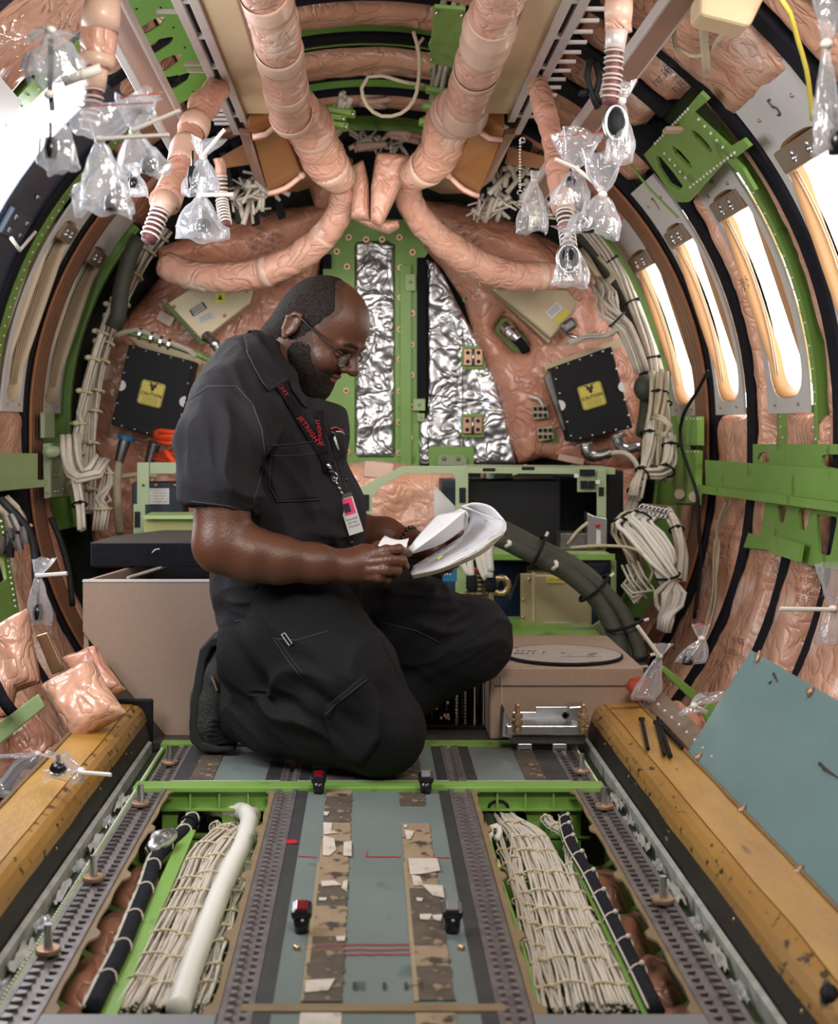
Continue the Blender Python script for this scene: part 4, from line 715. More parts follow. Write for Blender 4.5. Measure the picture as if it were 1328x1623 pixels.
# caution boxes
def caution(side, cor, label, ang, lab):
    t = thing('caution_box', B(sum(c[0] for c in cor)/4, max(c[1] for c in cor), .2), label, 'equipment box'); d = 5.48
    obox(cor, d, .16, 'black', 'box_body', t, .004); n = 5
    for i in range(4):
        a, b = cor[i], cor[(i+1) % 4]; cx, cy = sum(c[0] for c in cor)/4, sum(c[1] for c in cor)/4
        for k in range(n):
            s_ = (k+.3)/n; x, y = a[0]+(b[0]-a[0])*s_, a[1]+(b[1]-a[1])*s_; x += (cx-x)*.045; y += (cy-y)*.045; q = MB(); q.ball(P(x, y, d-.001), .0052, 6, 4); q.build('box_screw', 'steel', parent=t, sm=True)
    U = V((math.cos(ang), 0, math.sin(ang))); Vv = V((-math.sin(ang), 0, math.cos(ang)))
    for e in (-1, 1):
        q = MB(); c = P(cx, cy, d-.002)+U*e*.128; q.prism([c+U*-e*abs(.021*math.cos(a))+Vv*.021*math.sin(a) for a in np.linspace(-PI/2, PI/2, 13)], (0, -.003, 0)); q.build('handle_disc', 'label_white', parent=t)
    lx, ly = lab; c = P(lx, ly, d-.003); sz = .047
    q = MB(); q.prism([c+U*x*sz+Vv*y*sz for x, y in ((-.85, -1), (.85, -1), (1, -.85), (1, .85), (.85, 1), (-.85, 1), (-1, .85), (-1, -.85))], (0, -.002, 0)); lb = q.build('caution_label', 'label_yellow', parent=t)
    q = MB(); y3 = V((0, -.0032, 0)); [text(q, 'CAUTION', c+y3+Vv*(-.004+e)+U*e*.6, U, Vv, .0185) for e in (-.0006, .0006)]
    for k in range(4): scribble(q, c+y3-Vv*(.019+k*.0065), U, Vv, .06, .004, k)
    for a in (90, 210, 330):
        aa = math.radians(a); o_ = c+y3+Vv*.027+(U*math.cos(-aa)+Vv*math.sin(-aa))*.008; q.add([o_+U*.0075*math.cos(b)+Vv*.0075*math.sin(b) for b in np.linspace(0, 2*PI, 11)[:-1]], [tuple(range(10))])
    for e in (-1, 1): q.add([c+y3+Vv*(.03+.010*e*0)+U*e*.006+Vv*.012, c+y3+U*e*.018+Vv*.045, c+y3+U*e*.021+Vv*.042, c+y3+U*e*.009+Vv*.038], [(0, 1, 2, 3)])
    q.add([c+y3+U*a+Vv*b for a, b in ((-.002, .008), (.002, .008), (.002, .026), (-.002, .026))], [(0, 1, 2, 3)])
    q.build('caution_print', 'ink', parent=t); q = MB(); R0 = [c+V((0, -.0025, 0))+U*x*sz*.93+Vv*y*sz*.93 for x, y in ((-.9, -1), (.9, -1), (1, -.9), (1, .9), (.9, 1), (-.9, 1), (-1, .9), (-1, -.9), (-.9, -1))]; q.tube(R0, .0009, 4); q.build('label_border', 'ink', parent=t)
    return t
t = caution(-1, [(204, 546), (307, 573), (281, 703), (176, 673)], 'black caution box on the left of the bulkhead, beside the man', -.25, (240, 624))
MB().prism([P(x, y, 5.66) for x, y in ((203, 534), (322, 566), (314, 640), (300, 620))], (0, .02, 0)).build('backing_plate', 'gold_box', parent=t)
t = caution(1, [(874, 583), (969, 549), (1003, 678), (905, 701)], 'black caution box on the right of the bulkhead', .29, (938, 627))
MB().prism([P(x, y, 5.55) for x, y in ((863, 598), (875, 585), (898, 680), (893, 682))], (0, .05, 0)).build('side_flange', 'steel_dark', parent=t); MB().prism([P(x, y, 5.62) for x, y in ((860, 580), (985, 535), (990, 548), (868, 592))], (0, .02, 0)).build('backing_plate', 'gold_box', parent=t)
t = thing('terminal_plate', B(864, 704, .1), 'green plate with two cream terminal blocks left of the right caution box', 'terminal'); obox(c7([(822, 590), (862, 580), (905, 790), (915, 835), (850, 840), (820, 700)]), D5-.12, .01, 'green', 'mounting_plate', t)
for cx, cy in ((856, 653), (864, 687)):
    q = MB(); R = Matrix.Rotation(-.15, 3, 'Y'); q.box(P(cx, cy, 5.64), (.062, .03, .055), R); q.build('terminal_block', 'wire_tan', parent=t, bev=.004)
    for i in range(3):
        for j in (-1, 1): q = MB(); q.box(P(cx-8+i*8, cy+j*5, 5.62), (.012, .01, .014), R); q.build('terminal_slot', 'black', parent=t)
MB().tube([P(838, 628, 5.6), P(853, 632, 5.6), P(862, 646, 5.6)], .006, 6, .02).build('terminal_wire', 'wire_pure', parent=t, sm=True)
def connector(pts, radii, label, ring=None, m='steel'):
    t = thing('cable_connector', pts[-1], label, 'connector', 'bulkhead connectors')
    MB().tube(pts, radii, 12, .012, rf=lambda L, a, p: .0016*math.sin(L*220)).build('connector_body', m, parent=t, sm=True)
    if ring: q = MB(); q.cyl(pts[0], pts[0]+(pts[1]-pts[0])*.35, radii[0]*1.25, 14); q.build('coupling_ring', ring, parent=t, bev=.002)
    return t
connector([P(201, 690, 5.4), P(194, 712, 5.4), P(188, 735, 5.4)], [.026, .022, .017], 'metal connector with a blue ring below the left caution box', 'blue_label')
connector([P(246, 700, 5.4), P(240, 722, 5.4), P(236, 738, 5.4)], [.024, .022, .02], 'bronze connector below the left caution box', m='steel_dark')
connector([P(928, 702, 5.42), P(930, 716, 5.42), P(940, 724, 5.42), P(968, 718, 5.42)], [.022, .022, .02, .018], 'metal elbow connector below the right caution box', 'steel')
connector([P(977, 688, 5.42), P(982, 706, 5.42), P(992, 712, 5.42), P(1014, 708, 5.42)], [.02, .02, .018, .018], 'metal elbow connector at the lower right of the right caution box', 'steel')
tag(MB().tube([P(968, 718, 5.4), P(990, 718, 5.38), P(1005, 730, 5.36), P(1012, 745, 5.3)], .010, 8, .02).build('white_cable', 'wire', sm=True), 'white cable leaving the elbow connector under the right caution box', 'cable')
tag(MB().tube([P(188, 732, 5.4), P(185, 765, 5.35), P(186, 800, 5.3), P(190, 845, 5.25)], .017, 8, .03, rf=lambda L, a, p: .003*abs(math.sin(a*4))).build('braided_cable', 'wire_tan', sm=True), 'tan braided cable running down from the blue ringed connector', 'cable')
tag(MB().tube([P(186, 757, 5.36), P(215, 752, 5.36), P(250, 754, 5.36)], .010, 8, .03).build('braided_cable', 'wire_tan', sm=True), 'tan braided branch running to the right behind the pale bracket', 'cable')
# green bar with wires over the left caution box
t = thing('wire_run', B(180, 520, .15), 'row of white wires clamped along a green bar above the left caution box', 'wiring')
MB().tube([P(196, 524, 5.45), P(250, 540, 5.45), P(310, 560, 5.45), P(335, 572, 5.45)], .012, 6).build('green_bar', 'green', parent=t)
m_, _ = strands([P(180, 533, 5.42), P(215, 523, 5.42), P(260, 540, 5.42), (P(300, 556, 5.42)), P(310, 566, 5.42)], 9, .014, .004, .8, 3, .003); m_.build('wires', 'wire', parent=t, sm=True, kind='stuff')
for x, y in ((222, 529), (240, 535), (255, 541), (268, 545)): q = MB(); q.cyl(P(x-2, y, 5.42), P(x+2, y+1, 5.42), .022, 10); q.build('wire_clamp', 'steel', parent=t)
# orange cable coil
t = thing('cable_coil', P(270, 755, 5.2), 'coil of bright orange cable beside the man below the left caution box', 'cable')
for i in range(5):
    q = MB(); cy = 688+i*4+(i > 2)*22; q.tube([P(278+32*math.cos(a), cy+5*math.sin(a)+2*math.sin(3*a+i), 5.25-.12*math.sin(a)) for a in np.linspace(0, 2*PI, 17)], .0095, 7, .02); q.build('cable_loop', 'orange' if i % 2 == 0 else 'orange_dark', parent=t, sm=True)
q = MB(); q.tube([P(262, 715, 5.1), P(275, 732, 5.08), P(290, 750, 5.05), P(300, 770, 5.0)], .011, 8, .02); q.build('hanging_end', 'orange', parent=t, sm=True)
# ================================================================ racks
t = thing('equipment_rack', P(236, 850, 4.75), 'pale green rack bracket left of the man, above the black block', 'rack')
plate(rect(217, 733, 236, 800), 4.80, .01, 'green_grey', 'upright', t); plate(rect(236, 733, 300, 751), 4.81, .01, 'green_grey', 'cross_piece', t); plate(rect(211, 799, 230, 850), 4.78, .01, 'green_grey', 'upright', t); plate(rect(213, 811, 222, 836), 4.775, .004, 'black', 'slot', t)
MB().cyl(P(227, 769, 4.797), P(227, 769, 4.79), .004, 8).build('hole', 'black', parent=t)
t = thing('yellow_green_beam', P(270, 850, 4.6), 'yellow-green channel beam lying behind the man on the left', 'beam'); plate(rect(228, 817, 345, 854), 4.60, .05, 'beam_olive' if 'beam_olive' in M else 'green_pale', 'beam_web', t)
for y in (817, 852): MB().b2(tuple(P(227, y, 4.56)), tuple(P(345, y+2.5, 4.66)+V((0, .08, 0)))).build('beam_lip', 'green_pale', parent=t)
t = thing('black_unit', P(250, 816, 5.0), 'black unit with a white data label behind the pale left rack bracket', 'equipment box'); plate(rect(209, 765, 291, 830), 5.0, .15, 'navy', 'unit_body', t, .006); plate(rect(235, 774, 268, 799), 4.996, .002, 'label_white', 'data_label', t, 0)
q = MB()
for k in range(5): scribble(q, P(251, 778+k*4.6, 4.993), V((1, 0, 0)), V((0, 0, 1)), .06, .005, k)
q.build('label_print', 'ink', parent=t)
for x in (247, 277): MB().ball(P(x, 769, 4.996), .006, 8, 5).build('unit_screw', 'gold_box', parent=t, sm=True)
tag(MB().tube([P(302, 771, 4.9), P(310, 775, 4.9), P(318, 769, 4.9)], .008, 8, .01).build('small_hook', 'green_grey', sm=True), 'small pale hook beside the left black unit', 'hook')
# left beige box + black block
t = thing('cabinet_box', P(250, 1160, 3.6), 'large beige floor box with a chamfered corner, left behind the man', 'box')
cb_ = [(131, 921), (520, 921), (520, 1166), (262, 1166), (200, 1092), (131, 1001)]
fr_ = MB(); fr_.prism([P(x, y, 3.53) for x, y in cb_], (0, .014, 0)); fr_.build('front_panel', 'beige_box', parent=t, bev=.002)
tl, tr_ = P(131, 921, 3.53), P(520, 921, 3.53); zt = tl.z; zb = P(0, 1001, 3.53).z
MB().prism([tl+V((0, .014, 0)), tl+V((.012, .014, 0)), V((tl.x+.10, 4.05, zt)), V((tl.x+.088, 4.05, zt))], (0, 0, -.26)).build('side_panel', 'beige_box', parent=t)
MB().b2((tl.x+.09, 4.04, .12), (tr_.x, 4.055, zt)).build('back_panel', 'plate_grey', parent=t); MB().b2((tl.x+.1, 3.55, zt-.06), (tr_.x, 4.04, zt-.05)).build('inner_tray', 'plate_grey', parent=t)
MB().b2((tl.x, 3.527, zt-.002), (tr_.x, 3.546, zt+.003)).build('rim', 'label_white', parent=t); MB().b2((tl.x+.62, 3.55, -.01), (tr_.x, 4.04, .12)).build('box_base', 'beige_box', parent=t)
MB().ball((P(184, 912, 3.9)), .012, 8, 6).build('bolt', 'black', parent=t, sm=True)
MB().tube([V((tl.x+.10, 3.60, zt+.001)), V((tl.x+.16, 3.9, zt+.002)), V((tl.x+.18, 4.03, zt+.002))], .004, 5).build('corner_wire', 'wire', parent=t)
t = thing('black_block', P(250, 905, 3.9), 'wide flat black block resting on the back of the beige floor box', 'block'); zl = zt+.004
z0_ = P(0, 907, 3.84).z; a = P(143, 862, 3.84); b = P(520, 862, 3.84)
MB().prism([V((a.x, 3.84, zl)), V((b.x, 3.84, zl)), V((b.x, 3.84, a.z)), V((a.x, 3.84, a.z))], (0, .20, 0)).build('block_body', 'foam', parent=t, bev=.004)
MB().prism([V((a.x, 3.84, a.z)), V((b.x, 3.84, a.z)), V((b.x, 4.3, a.z)), V((a.x+.13, 4.3, a.z)), V((a.x+.02, 4.05, a.z))], (0, 0, .003)).build('block_top', 'foam_top' if 'foam_top' in M else 'foam', parent=t)
MB().tube([P(241, 876, 3.835), P(246, 871, 3.833), P(253, 870, 3.835)], .0015, 4).build('scratch', 'label_white', parent=t)
# right: rack frame, black unit, shelf
def c2(l): return [(550+x/2.656, 700+y/2.656) for x, y in l]
t = thing('equipment_rack', P(656, 830, 4.7), 'pale green angled rack frame below the foil, right of the man', 'rack')
obox([(571, 773), (637, 739), (742, 738), (742, 880), (722, 880), (722, 757), (717, 751), (642, 751), (601, 773), (590, 790), (590, 862), (571, 862)], 4.70, .012, 'green_grey', 'frame_plate', t, .001)
for a in ((575, 784, 585, 809), (728, 773, 738, 797)): plate(rect(*a), 4.695, .004, 'black', 'slot', t, .001)
plate([(688, 768), (722, 803), (722, 820), (688, 820)], 4.9, .01, 'label_white', 'gusset', t)
obox([(742, 740), (975, 742), (975, 752), (742, 750)], 4.69, .3, 'green_grey', 'top_rail', t, .001)
plate(rect(915, 742, 960, 780), 4.68, .01, 'green_grey', 'switch_plate', t); plate(rect(946, 745, 961, 872), 4.67, .01, 'green_grey', 'right_upright', t)
for a in ((919, 744, 943, 754), (920, 762, 932, 775), (933, 762, 943, 775), (949, 772, 957, 786)): plate(rect(*a), 4.665, .006, 'black', 'switch_hole', t, .001)
for a in ((910, 751, 917, 757), (944, 761, 951, 767)): plate(rect(*a), 4.664, .002, 'label_white', 'tiny_tag', t, 0)
for x, y, w_ in ((765, 742, 20), (827, 740, 20)): plate(rect(x, y, x+w_, y+5), 4.688, .004, 'black', 'slot', t, .001)
t = thing('black_unit', P(813, 880, 4.75), 'large plain black electronics unit on the shelf right of the manual', 'equipment box'); plate(rect(743, 762, 889, 866), 4.76, .35, 'black', 'unit_body', t, .006); plate(rect(743, 866, 889, 878), 4.77, .34, 'plate_grey', 'unit_base', t)
MB().cyl(P(787, 762, 5.0), P(787, 747, 5.0), .056, 24).build('chrome_cylinder', 'steel', parent=t, sm=False, bev=.003)
t = thing('black_unit', P(713, 800, 5.0), 'small black unit behind the white gusset of the rack frame', 'equipment box'); plate(rect(700, 761, 724, 805), 4.98, .2, 'navy', 'unit_body', t)
t = thing('black_unit', P(974, 880, 4.9), 'narrow black unit behind the right end of the rack', 'equipment box'); plate(rect(962, 746, 988, 872), 4.9, .3, 'black', 'unit_body', t, .004); plate(rect(888, 755, 945, 870), 5.05, .2, 'foam', 'dark_back', t)
t = thing('relay_bracket', P(935, 868, 4.6), 'grey metal relay bracket with a small label on the right of the shelf', 'bracket')
plate([(930, 812), (942, 818), (962, 822), (962, 865), (930, 866)], 4.6, .06, 'steel', 'bracket_body', t, .003); plate(rect(945, 840, 952, 862), 4.597, .002, 'label_white', 'paper_label', t, 0); MB().ball(P(948, 832, 4.59), .008, 8, 5).build('red_cap', 'red', parent=t, sm=True)
plate(rect(888, 845, 930, 872), 4.62, .1, 'steel_dark', 'relay_base', t, .004); MB().tube([P(900, 862, 4.6), P(915, 842, 4.58), P(932, 828, 4.57)], .006, 6, .02).build('relay_wire', 'wire_tan', parent=t, sm=True)
t = thing('rack_shelf', P(850, 890, 4.6), 'pale green shelf carrying the black electronics unit', 'shelf')
MB().b2(tuple(P(735, 878, 4.5)), tuple(P(968, 878, 4.5)+V((0, .6, -.003)))).build('shelf_board', 'green_pale', parent=t); plate(rect(700, 878, 975, 888), 4.49, .01, 'green', 'shelf_lip', t)
plate(rect(722, 888, 741, 945), 4.6, .02, 'green_pale', 'leg', t); plate(rect(968, 888, 977, 1010), 4.6, .02, 'green_pale', 'leg', t); MB().tube([P(735, 845, 4.55)]+[P(733, 888, 4.6)], .01, 6).build('leg', 'green_pale', parent=t)
t = thing('gold_unit', P(890, 1003, 4.4), 'gold anodised unit with a yellow sticker under the green shelf', 'equipment box')
plate(rect(848, 911, 938, 1003), 4.45, .25, 'gold_box', 'unit_body', t, .005); plate(rect(825, 909, 847, 1004), 4.5, .012, 'gold_box', 'side_flange', t, .002); plate(rect(845, 909, 849, 1004), 4.46, .06, 'reveal', 'corner_post', t)
plate(rect(865, 914, 894, 924), 4.446, .002, 'label_yellow', 'yellow_label', t, 0); plate(rect(863, 986, 908, 999), 4.446, .002, 'label_white', 'serial_label', t, 0); q = MB()
for k in range(2): scribble(q, P(886, 990+k*5, 4.443), V((1, 0, 0)), V((0, 0, 1)), .075, .006, k)
scribble(q, P(879, 921, 4.443), V((1, 0, 0)), V((0, 0, 1)), .05, .008, 4); q.build('label_print', 'ink', parent=t)
for x, y in ((838, 918), (829, 950), (838, 997), (829, 978)): MB().ball(P(x, y, 4.497), .006, 8, 5).build('flange_screw', 'brass', parent=t, sm=True)
t = thing('blue_cover', P(780, 980, 4.85), 'dark blue printed cover behind the gold unit', 'cover'); sheet([(700, 890), (968, 890), (968, 1005), (700, 1005)], 4.85, 'blue_dark', 'cover_cloth', t, .02, .01)
q = MB(); text(q, 'WS', P(808, 932, 4.80), V((1, 0, 0)), V((0, 0, 1)), .13, 1.0); q.build('cover_lettering', 'steel_dark', parent=t)
t = thing('green_ledge', P(895, 1040, 4.0), 'bright green ledge strip behind the round disc', 'ledge'); z_ = P(0, 1036, 3.85).z
MB().b2((P(640, 0, 3.85).x, 3.85, z_-.02), (P(985, 0, 3.85).x, 4.6, z_)).build('ledge_board', 'green', parent=t); plate(rect(795, 1006, 990, 1010), 4.3, .02, 'green_grey', 'ledge_lip', t)
t = thing('support_bracket', P(935, 1015, 4.2), 'olive triangular bracket with a dark slot behind the disc', 'bracket'); obox([(898, 1000), (905, 992), (940, 992), (985, 962), (985, 1012), (898, 1014)], 4.3, .02, 'green_grey', 'bracket_plate', t, .002); plate(rect(912, 1002, 935, 1010), 4.295, .004, 'black', 'slot', t, .001)
# right beige box with disc
t = thing('cabinet_box', P(900, 1175, 3.5), 'low beige floor box with a round disc lying on it, on the right', 'box')
z0_ = P(0, 1058, 3.47).z; xa, xb = P(776, 0, 3.47).x, P(1020, 0, 3.47).x
MB().b2((xa, 3.47, .0), (xb, 4.0, z0_)).build('box_body', 'beige_box', parent=t, bev=.004); MB().b2((xa+.012, 3.466, z0_-.045), (xb, 3.474, z0_-.043)).build('panel_joint', 'steel_dark', parent=t); MB().b2((xa+.028, 3.467, .01), (xa+.030, 3.474, z0_-.02)).build('panel_joint', 'tape', parent=t)
cd = P(895, 1047, 3.60); cd.z = z0_
t2 = thing('round_disc', cd, 'thin grey-brown composite disc lying on the low beige box', 'disc'); MB().cyl(cd+V((0, .03, .001)), cd+V((0, .03, .009)), .148, 48).build('disc_plate', 'disc_top', parent=t2, bev=.002)
MB().tube([cd+V((.1475*math.cos(a), .03+.1475*math.sin(a), .005)) for a in np.linspace(0, 2*PI, 49)], .0045, 6).build('disc_rim', 'foam', parent=t2, sm=True); MB().cyl(cd+V((.0, .03, .009)), cd+V((0, .03, .0095)), .006, 12).build('centre_mark', 'stamp', parent=t2)
q = MB(); scribble(q, cd+V((-.08, .02, .0096)), V((1, .15, 0)).normalized(), V((0, 1, 0)), .09, .022, 5); scribble(q, cd+V((-.09, .055, .0096)), V((1, -.1, 0)).normalized(), V((0, 1, 0)), .05, .02, 8); scribble(q, cd+V((.04, -.03, .0096)), V((1, 0, 0)), V((0, 1, 0)), .1, .012, 9); q.build('marker_writing', 'ink', parent=t2, kind='stuff')
# machined bracket
t = thing('machined_bracket', P(865, 1195, 3.35), 'silver machined bracket with threaded posts in front of the low beige box', 'bracket'); d = 3.36
z = P(0, 1150, d).z
plate([(802, 1150), (933, 1150), (933, 1166), (802, 1166)], d-.04, .09, 'steel', 'bracket_bar', t, .003); plate([(812, 1128), (848, 1128), (848, 1120), (903, 1120), (906, 1152), (812, 1152)], d+.05, .008, 'steel', 'back_plate', t, .002)
plate([(797, 1130), (800, 1124), (812, 1160), (812, 1170), (795, 1168)], d-.03, .07, 'steel', 'end_cheek', t, .002); plate([(900, 1120), (930, 1118), (932, 1152), (905, 1152)], d+.0, .05, 'steel', 'end_block', t, .004)
plate([(800, 1166), (930, 1166), (925, 1180), (815, 1180)], d-.02, .06, 'steel_dark', 'lower_bar', t, .003)
for x in (832, 887): plate(rect(x-12, 1178, x+12, 1200), d-.02, .05, 'steel', 'foot', t, .003); plate(rect(x-9, 1186, x+9, 1190), d-.022, .01, 'steel_dark', 'foot_groove', t, 0)
for x in (820, 924):
    q = MB(); q.cyl(P(x, 1163, d-.05), P(x, 1120, d-.05), .005, 10); 
    for y, r in ((1161, .010), (1148, .013), (1138, .012), (1130, .006)): q.cyl(P(x, y, d-.05), P(x, y-6, d-.05), r, 12)
    q.ball(P(x, 1119, d-.05), .006, 8, 6); q.build('threaded_post', 'brass', parent=t, sm=False)
q = MB(); c = P(896, 1134, d-.002)
for i, j in ((-1, 0), (0, 1), (1, 0), (0, -1), (0, 0)): q.box(c+V((i*.004, 0, j*.006)), (.008, .004, .0035 if j else .008))
q.build('cross_cut', 'black', parent=t)
# dark equipment rack behind knee
t = thing('card_rack', P(720, 1165, 3.7), 'dark open card rack between the bent knee and the low beige box', 'rack')
plate(rect(640, 1040, 776, 1170), 3.95, .02, 'black', 'back_panel', t); plate(rect(640, 1152, 776, 1166), 3.6, .02, 'black', 'bottom_rail', t)
for i, x in enumerate((662, 672, 683, 694, 706, 718, 731, 744)): plate(rect(x, 1062, x+3, 1155), 3.66+.02*(i % 2), .16, 'navy' if i % 2 else 'black_gloss', 'circuit_card', t, .001)
for x in (724, 737):
    q = MB(); 
    for k in range(15): q.ball(P(x, 1072+k*5.4, 3.64), .0055, 6, 4)
    q.build('terminal_row', 'steel', parent=t, sm=True, kind='stuff')
for x in (752, 766): MB().cyl(P(x, 1050, 3.62), P(x, 1160, 3.62), .003, 6).build('rack_rod', 'steel', parent=t)
q = MB(); rr = random.Random(4)
for k in range(26): q.box(P(rr.uniform(655, 715), rr.uniform(1065, 1150), 3.645), (.006, .004, .008))
q.build('solder_tabs', 'brass', parent=t, kind='stuff')
# white power cables with black boots and contactor
t = thing('contactor', P(757, 960, 4.3), 'brass and red stack contactor below the white cables', 'contactor')
q = MB(); q.cyl(P(757, 962, 4.33), P(757, 906, 4.33), .03, 12); q.build('contactor_core', 'steel_dark', parent=t, sm=False)
for k in range(7): q = MB(); q.cyl(P(757, 912+k*7, 4.33), P(757, 909+k*7, 4.33), .037-.001*(k % 2), 14); q.build('contactor_disc', 'brass', parent=t)
q = MB(); q.cyl(P(757, 906, 4.33), P(757, 901, 4.33), .03, 14); q.build('red_cap', 'red', parent=t)
for i, pts in enumerate((((741, 888), (735, 868), (729, 872), (733, 892), (744, 912)), ((752, 868), (745, 880), (746, 900), (747, 915)), ((763, 870), (758, 880), (762, 900), (770, 918)), ((772, 856), (764, 866), (768, 890), (774, 915)), ((782, 852), (774, 860), (775, 885), (777, 915)), ((790, 850), (784, 856), (777, 872), (778, 905)))):
    t = thing('power_cable', P(*pts[-1], 4.28), ['leftmost white power cable under the manual, bent over', 'second white power cable from the left under the manual', 'third white power cable from the left under the manual', 'fourth white power cable, beside the olive harness', 'fifth white power cable, beside the olive harness', 'rightmost white power cable curving off the olive harness'][i], 'cable', 'white power cables'); MB().tube([P(a, b, 4.28-.01*i) for a, b in pts], .010, 9, .012).build('cable_jacket', 'wire_pure', parent=t, sm=True)
    if i in (1, 4): x = pts[-1][0]; MB().tube([P(x, 912, 4.26), P(x+1, 932, 4.26), P(x+1, 938, 4.26)], [.016, .018, .013], 9, .02).build('cable_boot', 'foam', parent=t, sm=True); MB().cyl(P(x+1, 938, 4.26), P(x+1, 958, 4.26), .009, 8).build('cable_lug', 'brass', parent=t)
tag(MB().tube([P(782, 918, 4.4), P(800, 916, 4.4), P(806, 928, 4.4), P(798, 940, 4.4), P(783, 938, 4.4)], .009, 8, .012).build('lug_loop', 'brass', sm=True), 'brass loop terminal in front of the dark blue cover', 'terminal')
o = plate(rect(702, 893, 724, 922), 4.3, .03, 'blue_label', 'blue_pouch'); tag(o, 'small blue pouch lettered in white under the manual', 'pouch'); q = MB(); text(q, 'ell', P(707, 906, 4.295), V((1, 0, 0)), V((0, 0, 1)), .035); q.build('pouch_lettering', 'label_white', parent=o)
q = MB(); q.ball(P(693, 903, 3.5), (.011, .006, .011), 10, 6); tag(q.build('pink_tag', 'pink_tag', sm=True), 'small bright pink tag below the manual', 'tag')
tag(MB().tube([P(735, 946, 4.4), P(740, 960, 4.4), P(748, 968, 4.4), P(757, 975, 4.4)], .012, 6, .015).build('brown_strap', 'stamp', sm=True), 'dark strap below the contactor', 'strap')
# olive harness
t = thing('olive_harness', P(1005, 1050, 4.0), 'thick dark olive sleeved harness arching down to the floor on the right', 'harness')
base = [(775, 838), (800, 848), (835, 866), (872, 884), (910, 905), (948, 938), (975, 978), (990, 1015), (998, 1050)]
for k, (ox, oy, od, r) in enumerate(((-8, 8, .0, .026), (4, -6, .03, .028), (0, 12, .06, .024), (14, 4, .0, .022), (9, -14, .05, .014))):
    MB().tube([P(x+ox*(.4+i*.12), y+oy*(1-i*.06), 4.25-.03*i+od) for i, (x, y) in enumerate(base)], r, 12, .02, rf=lambda L, a, p: .0018*nz(p, 60)).build('harness_sleeve', 'sleeve_olive', parent=t, sm=True)
for (x, y), r in (((850, 875), .055), ((942, 932), .055), ((990, 990), .052), ((1000, 1042), .05)):
    i = min(range(len(base)), key=lambda i: abs(base[i][0]-x)); T = V((base[min(i+1, 8)][0]-base[i-1][0], 0, -(base[min(i+1, 8)][1]-base[i-1][1]))).normalized(); A = V((-T.z, 0, T.x)); c = P(x, y, 4.25-.03*i)
    MB().tube([c+A*r*math.cos(a)+V((0, r*math.sin(a), 0)) for a in np.linspace(0, 2*PI, 17)], .005, 6).build('harness_tie', 'black', parent=t, sm=True)
    MB().tube([c+A*r-V((0, .03, 0)), c+A*(r+.014)-V((0, .03, 0))], .0045, 6).build('tie_tail', 'tie_white', parent=t)
for a, b in (((806, 858), (802, 866)), ((880, 890), (876, 902))): MB().tube([P(a[0], a[1], 4.12), P((a[0]+b[0])/2+5, (a[1]+b[1])/2, 4.1), P(b[0], b[1], 4.12)], .006, 6, .01).build('white_tie', 'wire_pure', parent=t, sm=True)
q = MB(); q.box(P(1000, 1056, 3.98), (.09, .08, .02)); q.build('harness_clamp', 'steel_dark', parent=t, bev=.006)
tag(MB().tube([P(905, 868, 4.5), P(960, 865, 4.45), P(1010, 872, 4.4), P(1035, 905, 4.4), P(1028, 925, 4.4)], .005, 6, .03).build('loose_wire', 'wire_tan', sm=True), 'thin loose wire arching over the right end of the green shelf', 'wire')
# ================================================================ side wiring
def hx(label, pts, n, spread, r, mt, ties=3, seed=0, d=5.2, flat=.7, tm='black', group=None, wob=.004, tr=.004): return harness('wire_harness', [P(p[0], p[1], p[2] if len(p) > 2 else d) for p in pts], n, spread, r, mt, label, ties, flat, seed, tr, wob, group, tm, 'wiring', .035)
hx('bundle of white wires following the right wall beside the far window', [(895, 330, 5.4), (940, 375, 5.4), (985, 440, 5.4), (1020, 520, 5.35), (1043, 600, 5.3), (1055, 680, 5.2), (1050, 760, 5.1)], 14, .03, .006, 'wire', 6, 21)
hx('tangled grey-white wire bundle dropping right of the tan wedge box', [(945, 445, 5.4), (962, 470, 5.35), (965, 495, 5.3), (990, 520, 5.3), (1008, 560, 5.3), (1018, 590, 5.3)], 22, (.03, .05, .04, .035), .0045, 'wire', 1, 22)
hx('loop of fine wires hanging right of the tan wedge box', [(960, 470, 5.35), (972, 500, 5.32), (978, 520, 5.3), (965, 532, 5.3), (930, 535, 5.4), (900, 545, 5.4)], 10, .018, .0045, 'wire', 0, 23)
hx('tan braided cables in the upper right of the bulkhead', [(918, 395, 5.45), (938, 420, 5.4), (953, 445, 5.4)], 4, .02, .010, 'wire_tan', 0, 24)
hx('tan braided cable branch left of the right wall wires', [(950, 405, 5.4), (968, 425, 5.4), (972, 442, 5.4), (960, 450, 5.4)], 3, .012, .010, 'wire_tan', 0, 25)
tag(MB().tube([P(900, 345, 5.5), P(945, 400, 5.45), P(985, 465, 5.42), (P(1010, 530, 5.4)), P(1026, 590, 5.35), P(1027, 640, 5.3), P(1020, 690, 5.25)], [.03, .032, .034, .03], 12, .04).build('olive_cable', 'sleeve_olive', sm=True), 'thick dark olive cable along the right wall', 'cable')
tag(MB().ball(P(1023, 615, 5.25), (.045, .04, .05), 12, 8).build('cable_boot', 'sleeve_olive', sm=True), 'dark olive boot on the cable along the right wall', 'cable')
hx('tan cable bundle below the dark olive boot on the right wall', [(1046, 590, 5.2), (1043, 640, 5.15), (1035, 690, 5.1), (1032, 740, 5.05)], 8, .03, .009, 'wire_tan', 2, 26)
hx('cable loop sticking out of the right wall wiring', [(1035, 660, 5.0), (1050, 665, 4.95), (1062, 675, 4.95), (1055, 690, 4.95), (1040, 685, 5.0)], 3, .008, .006, 'wire_tan', 0, 27)
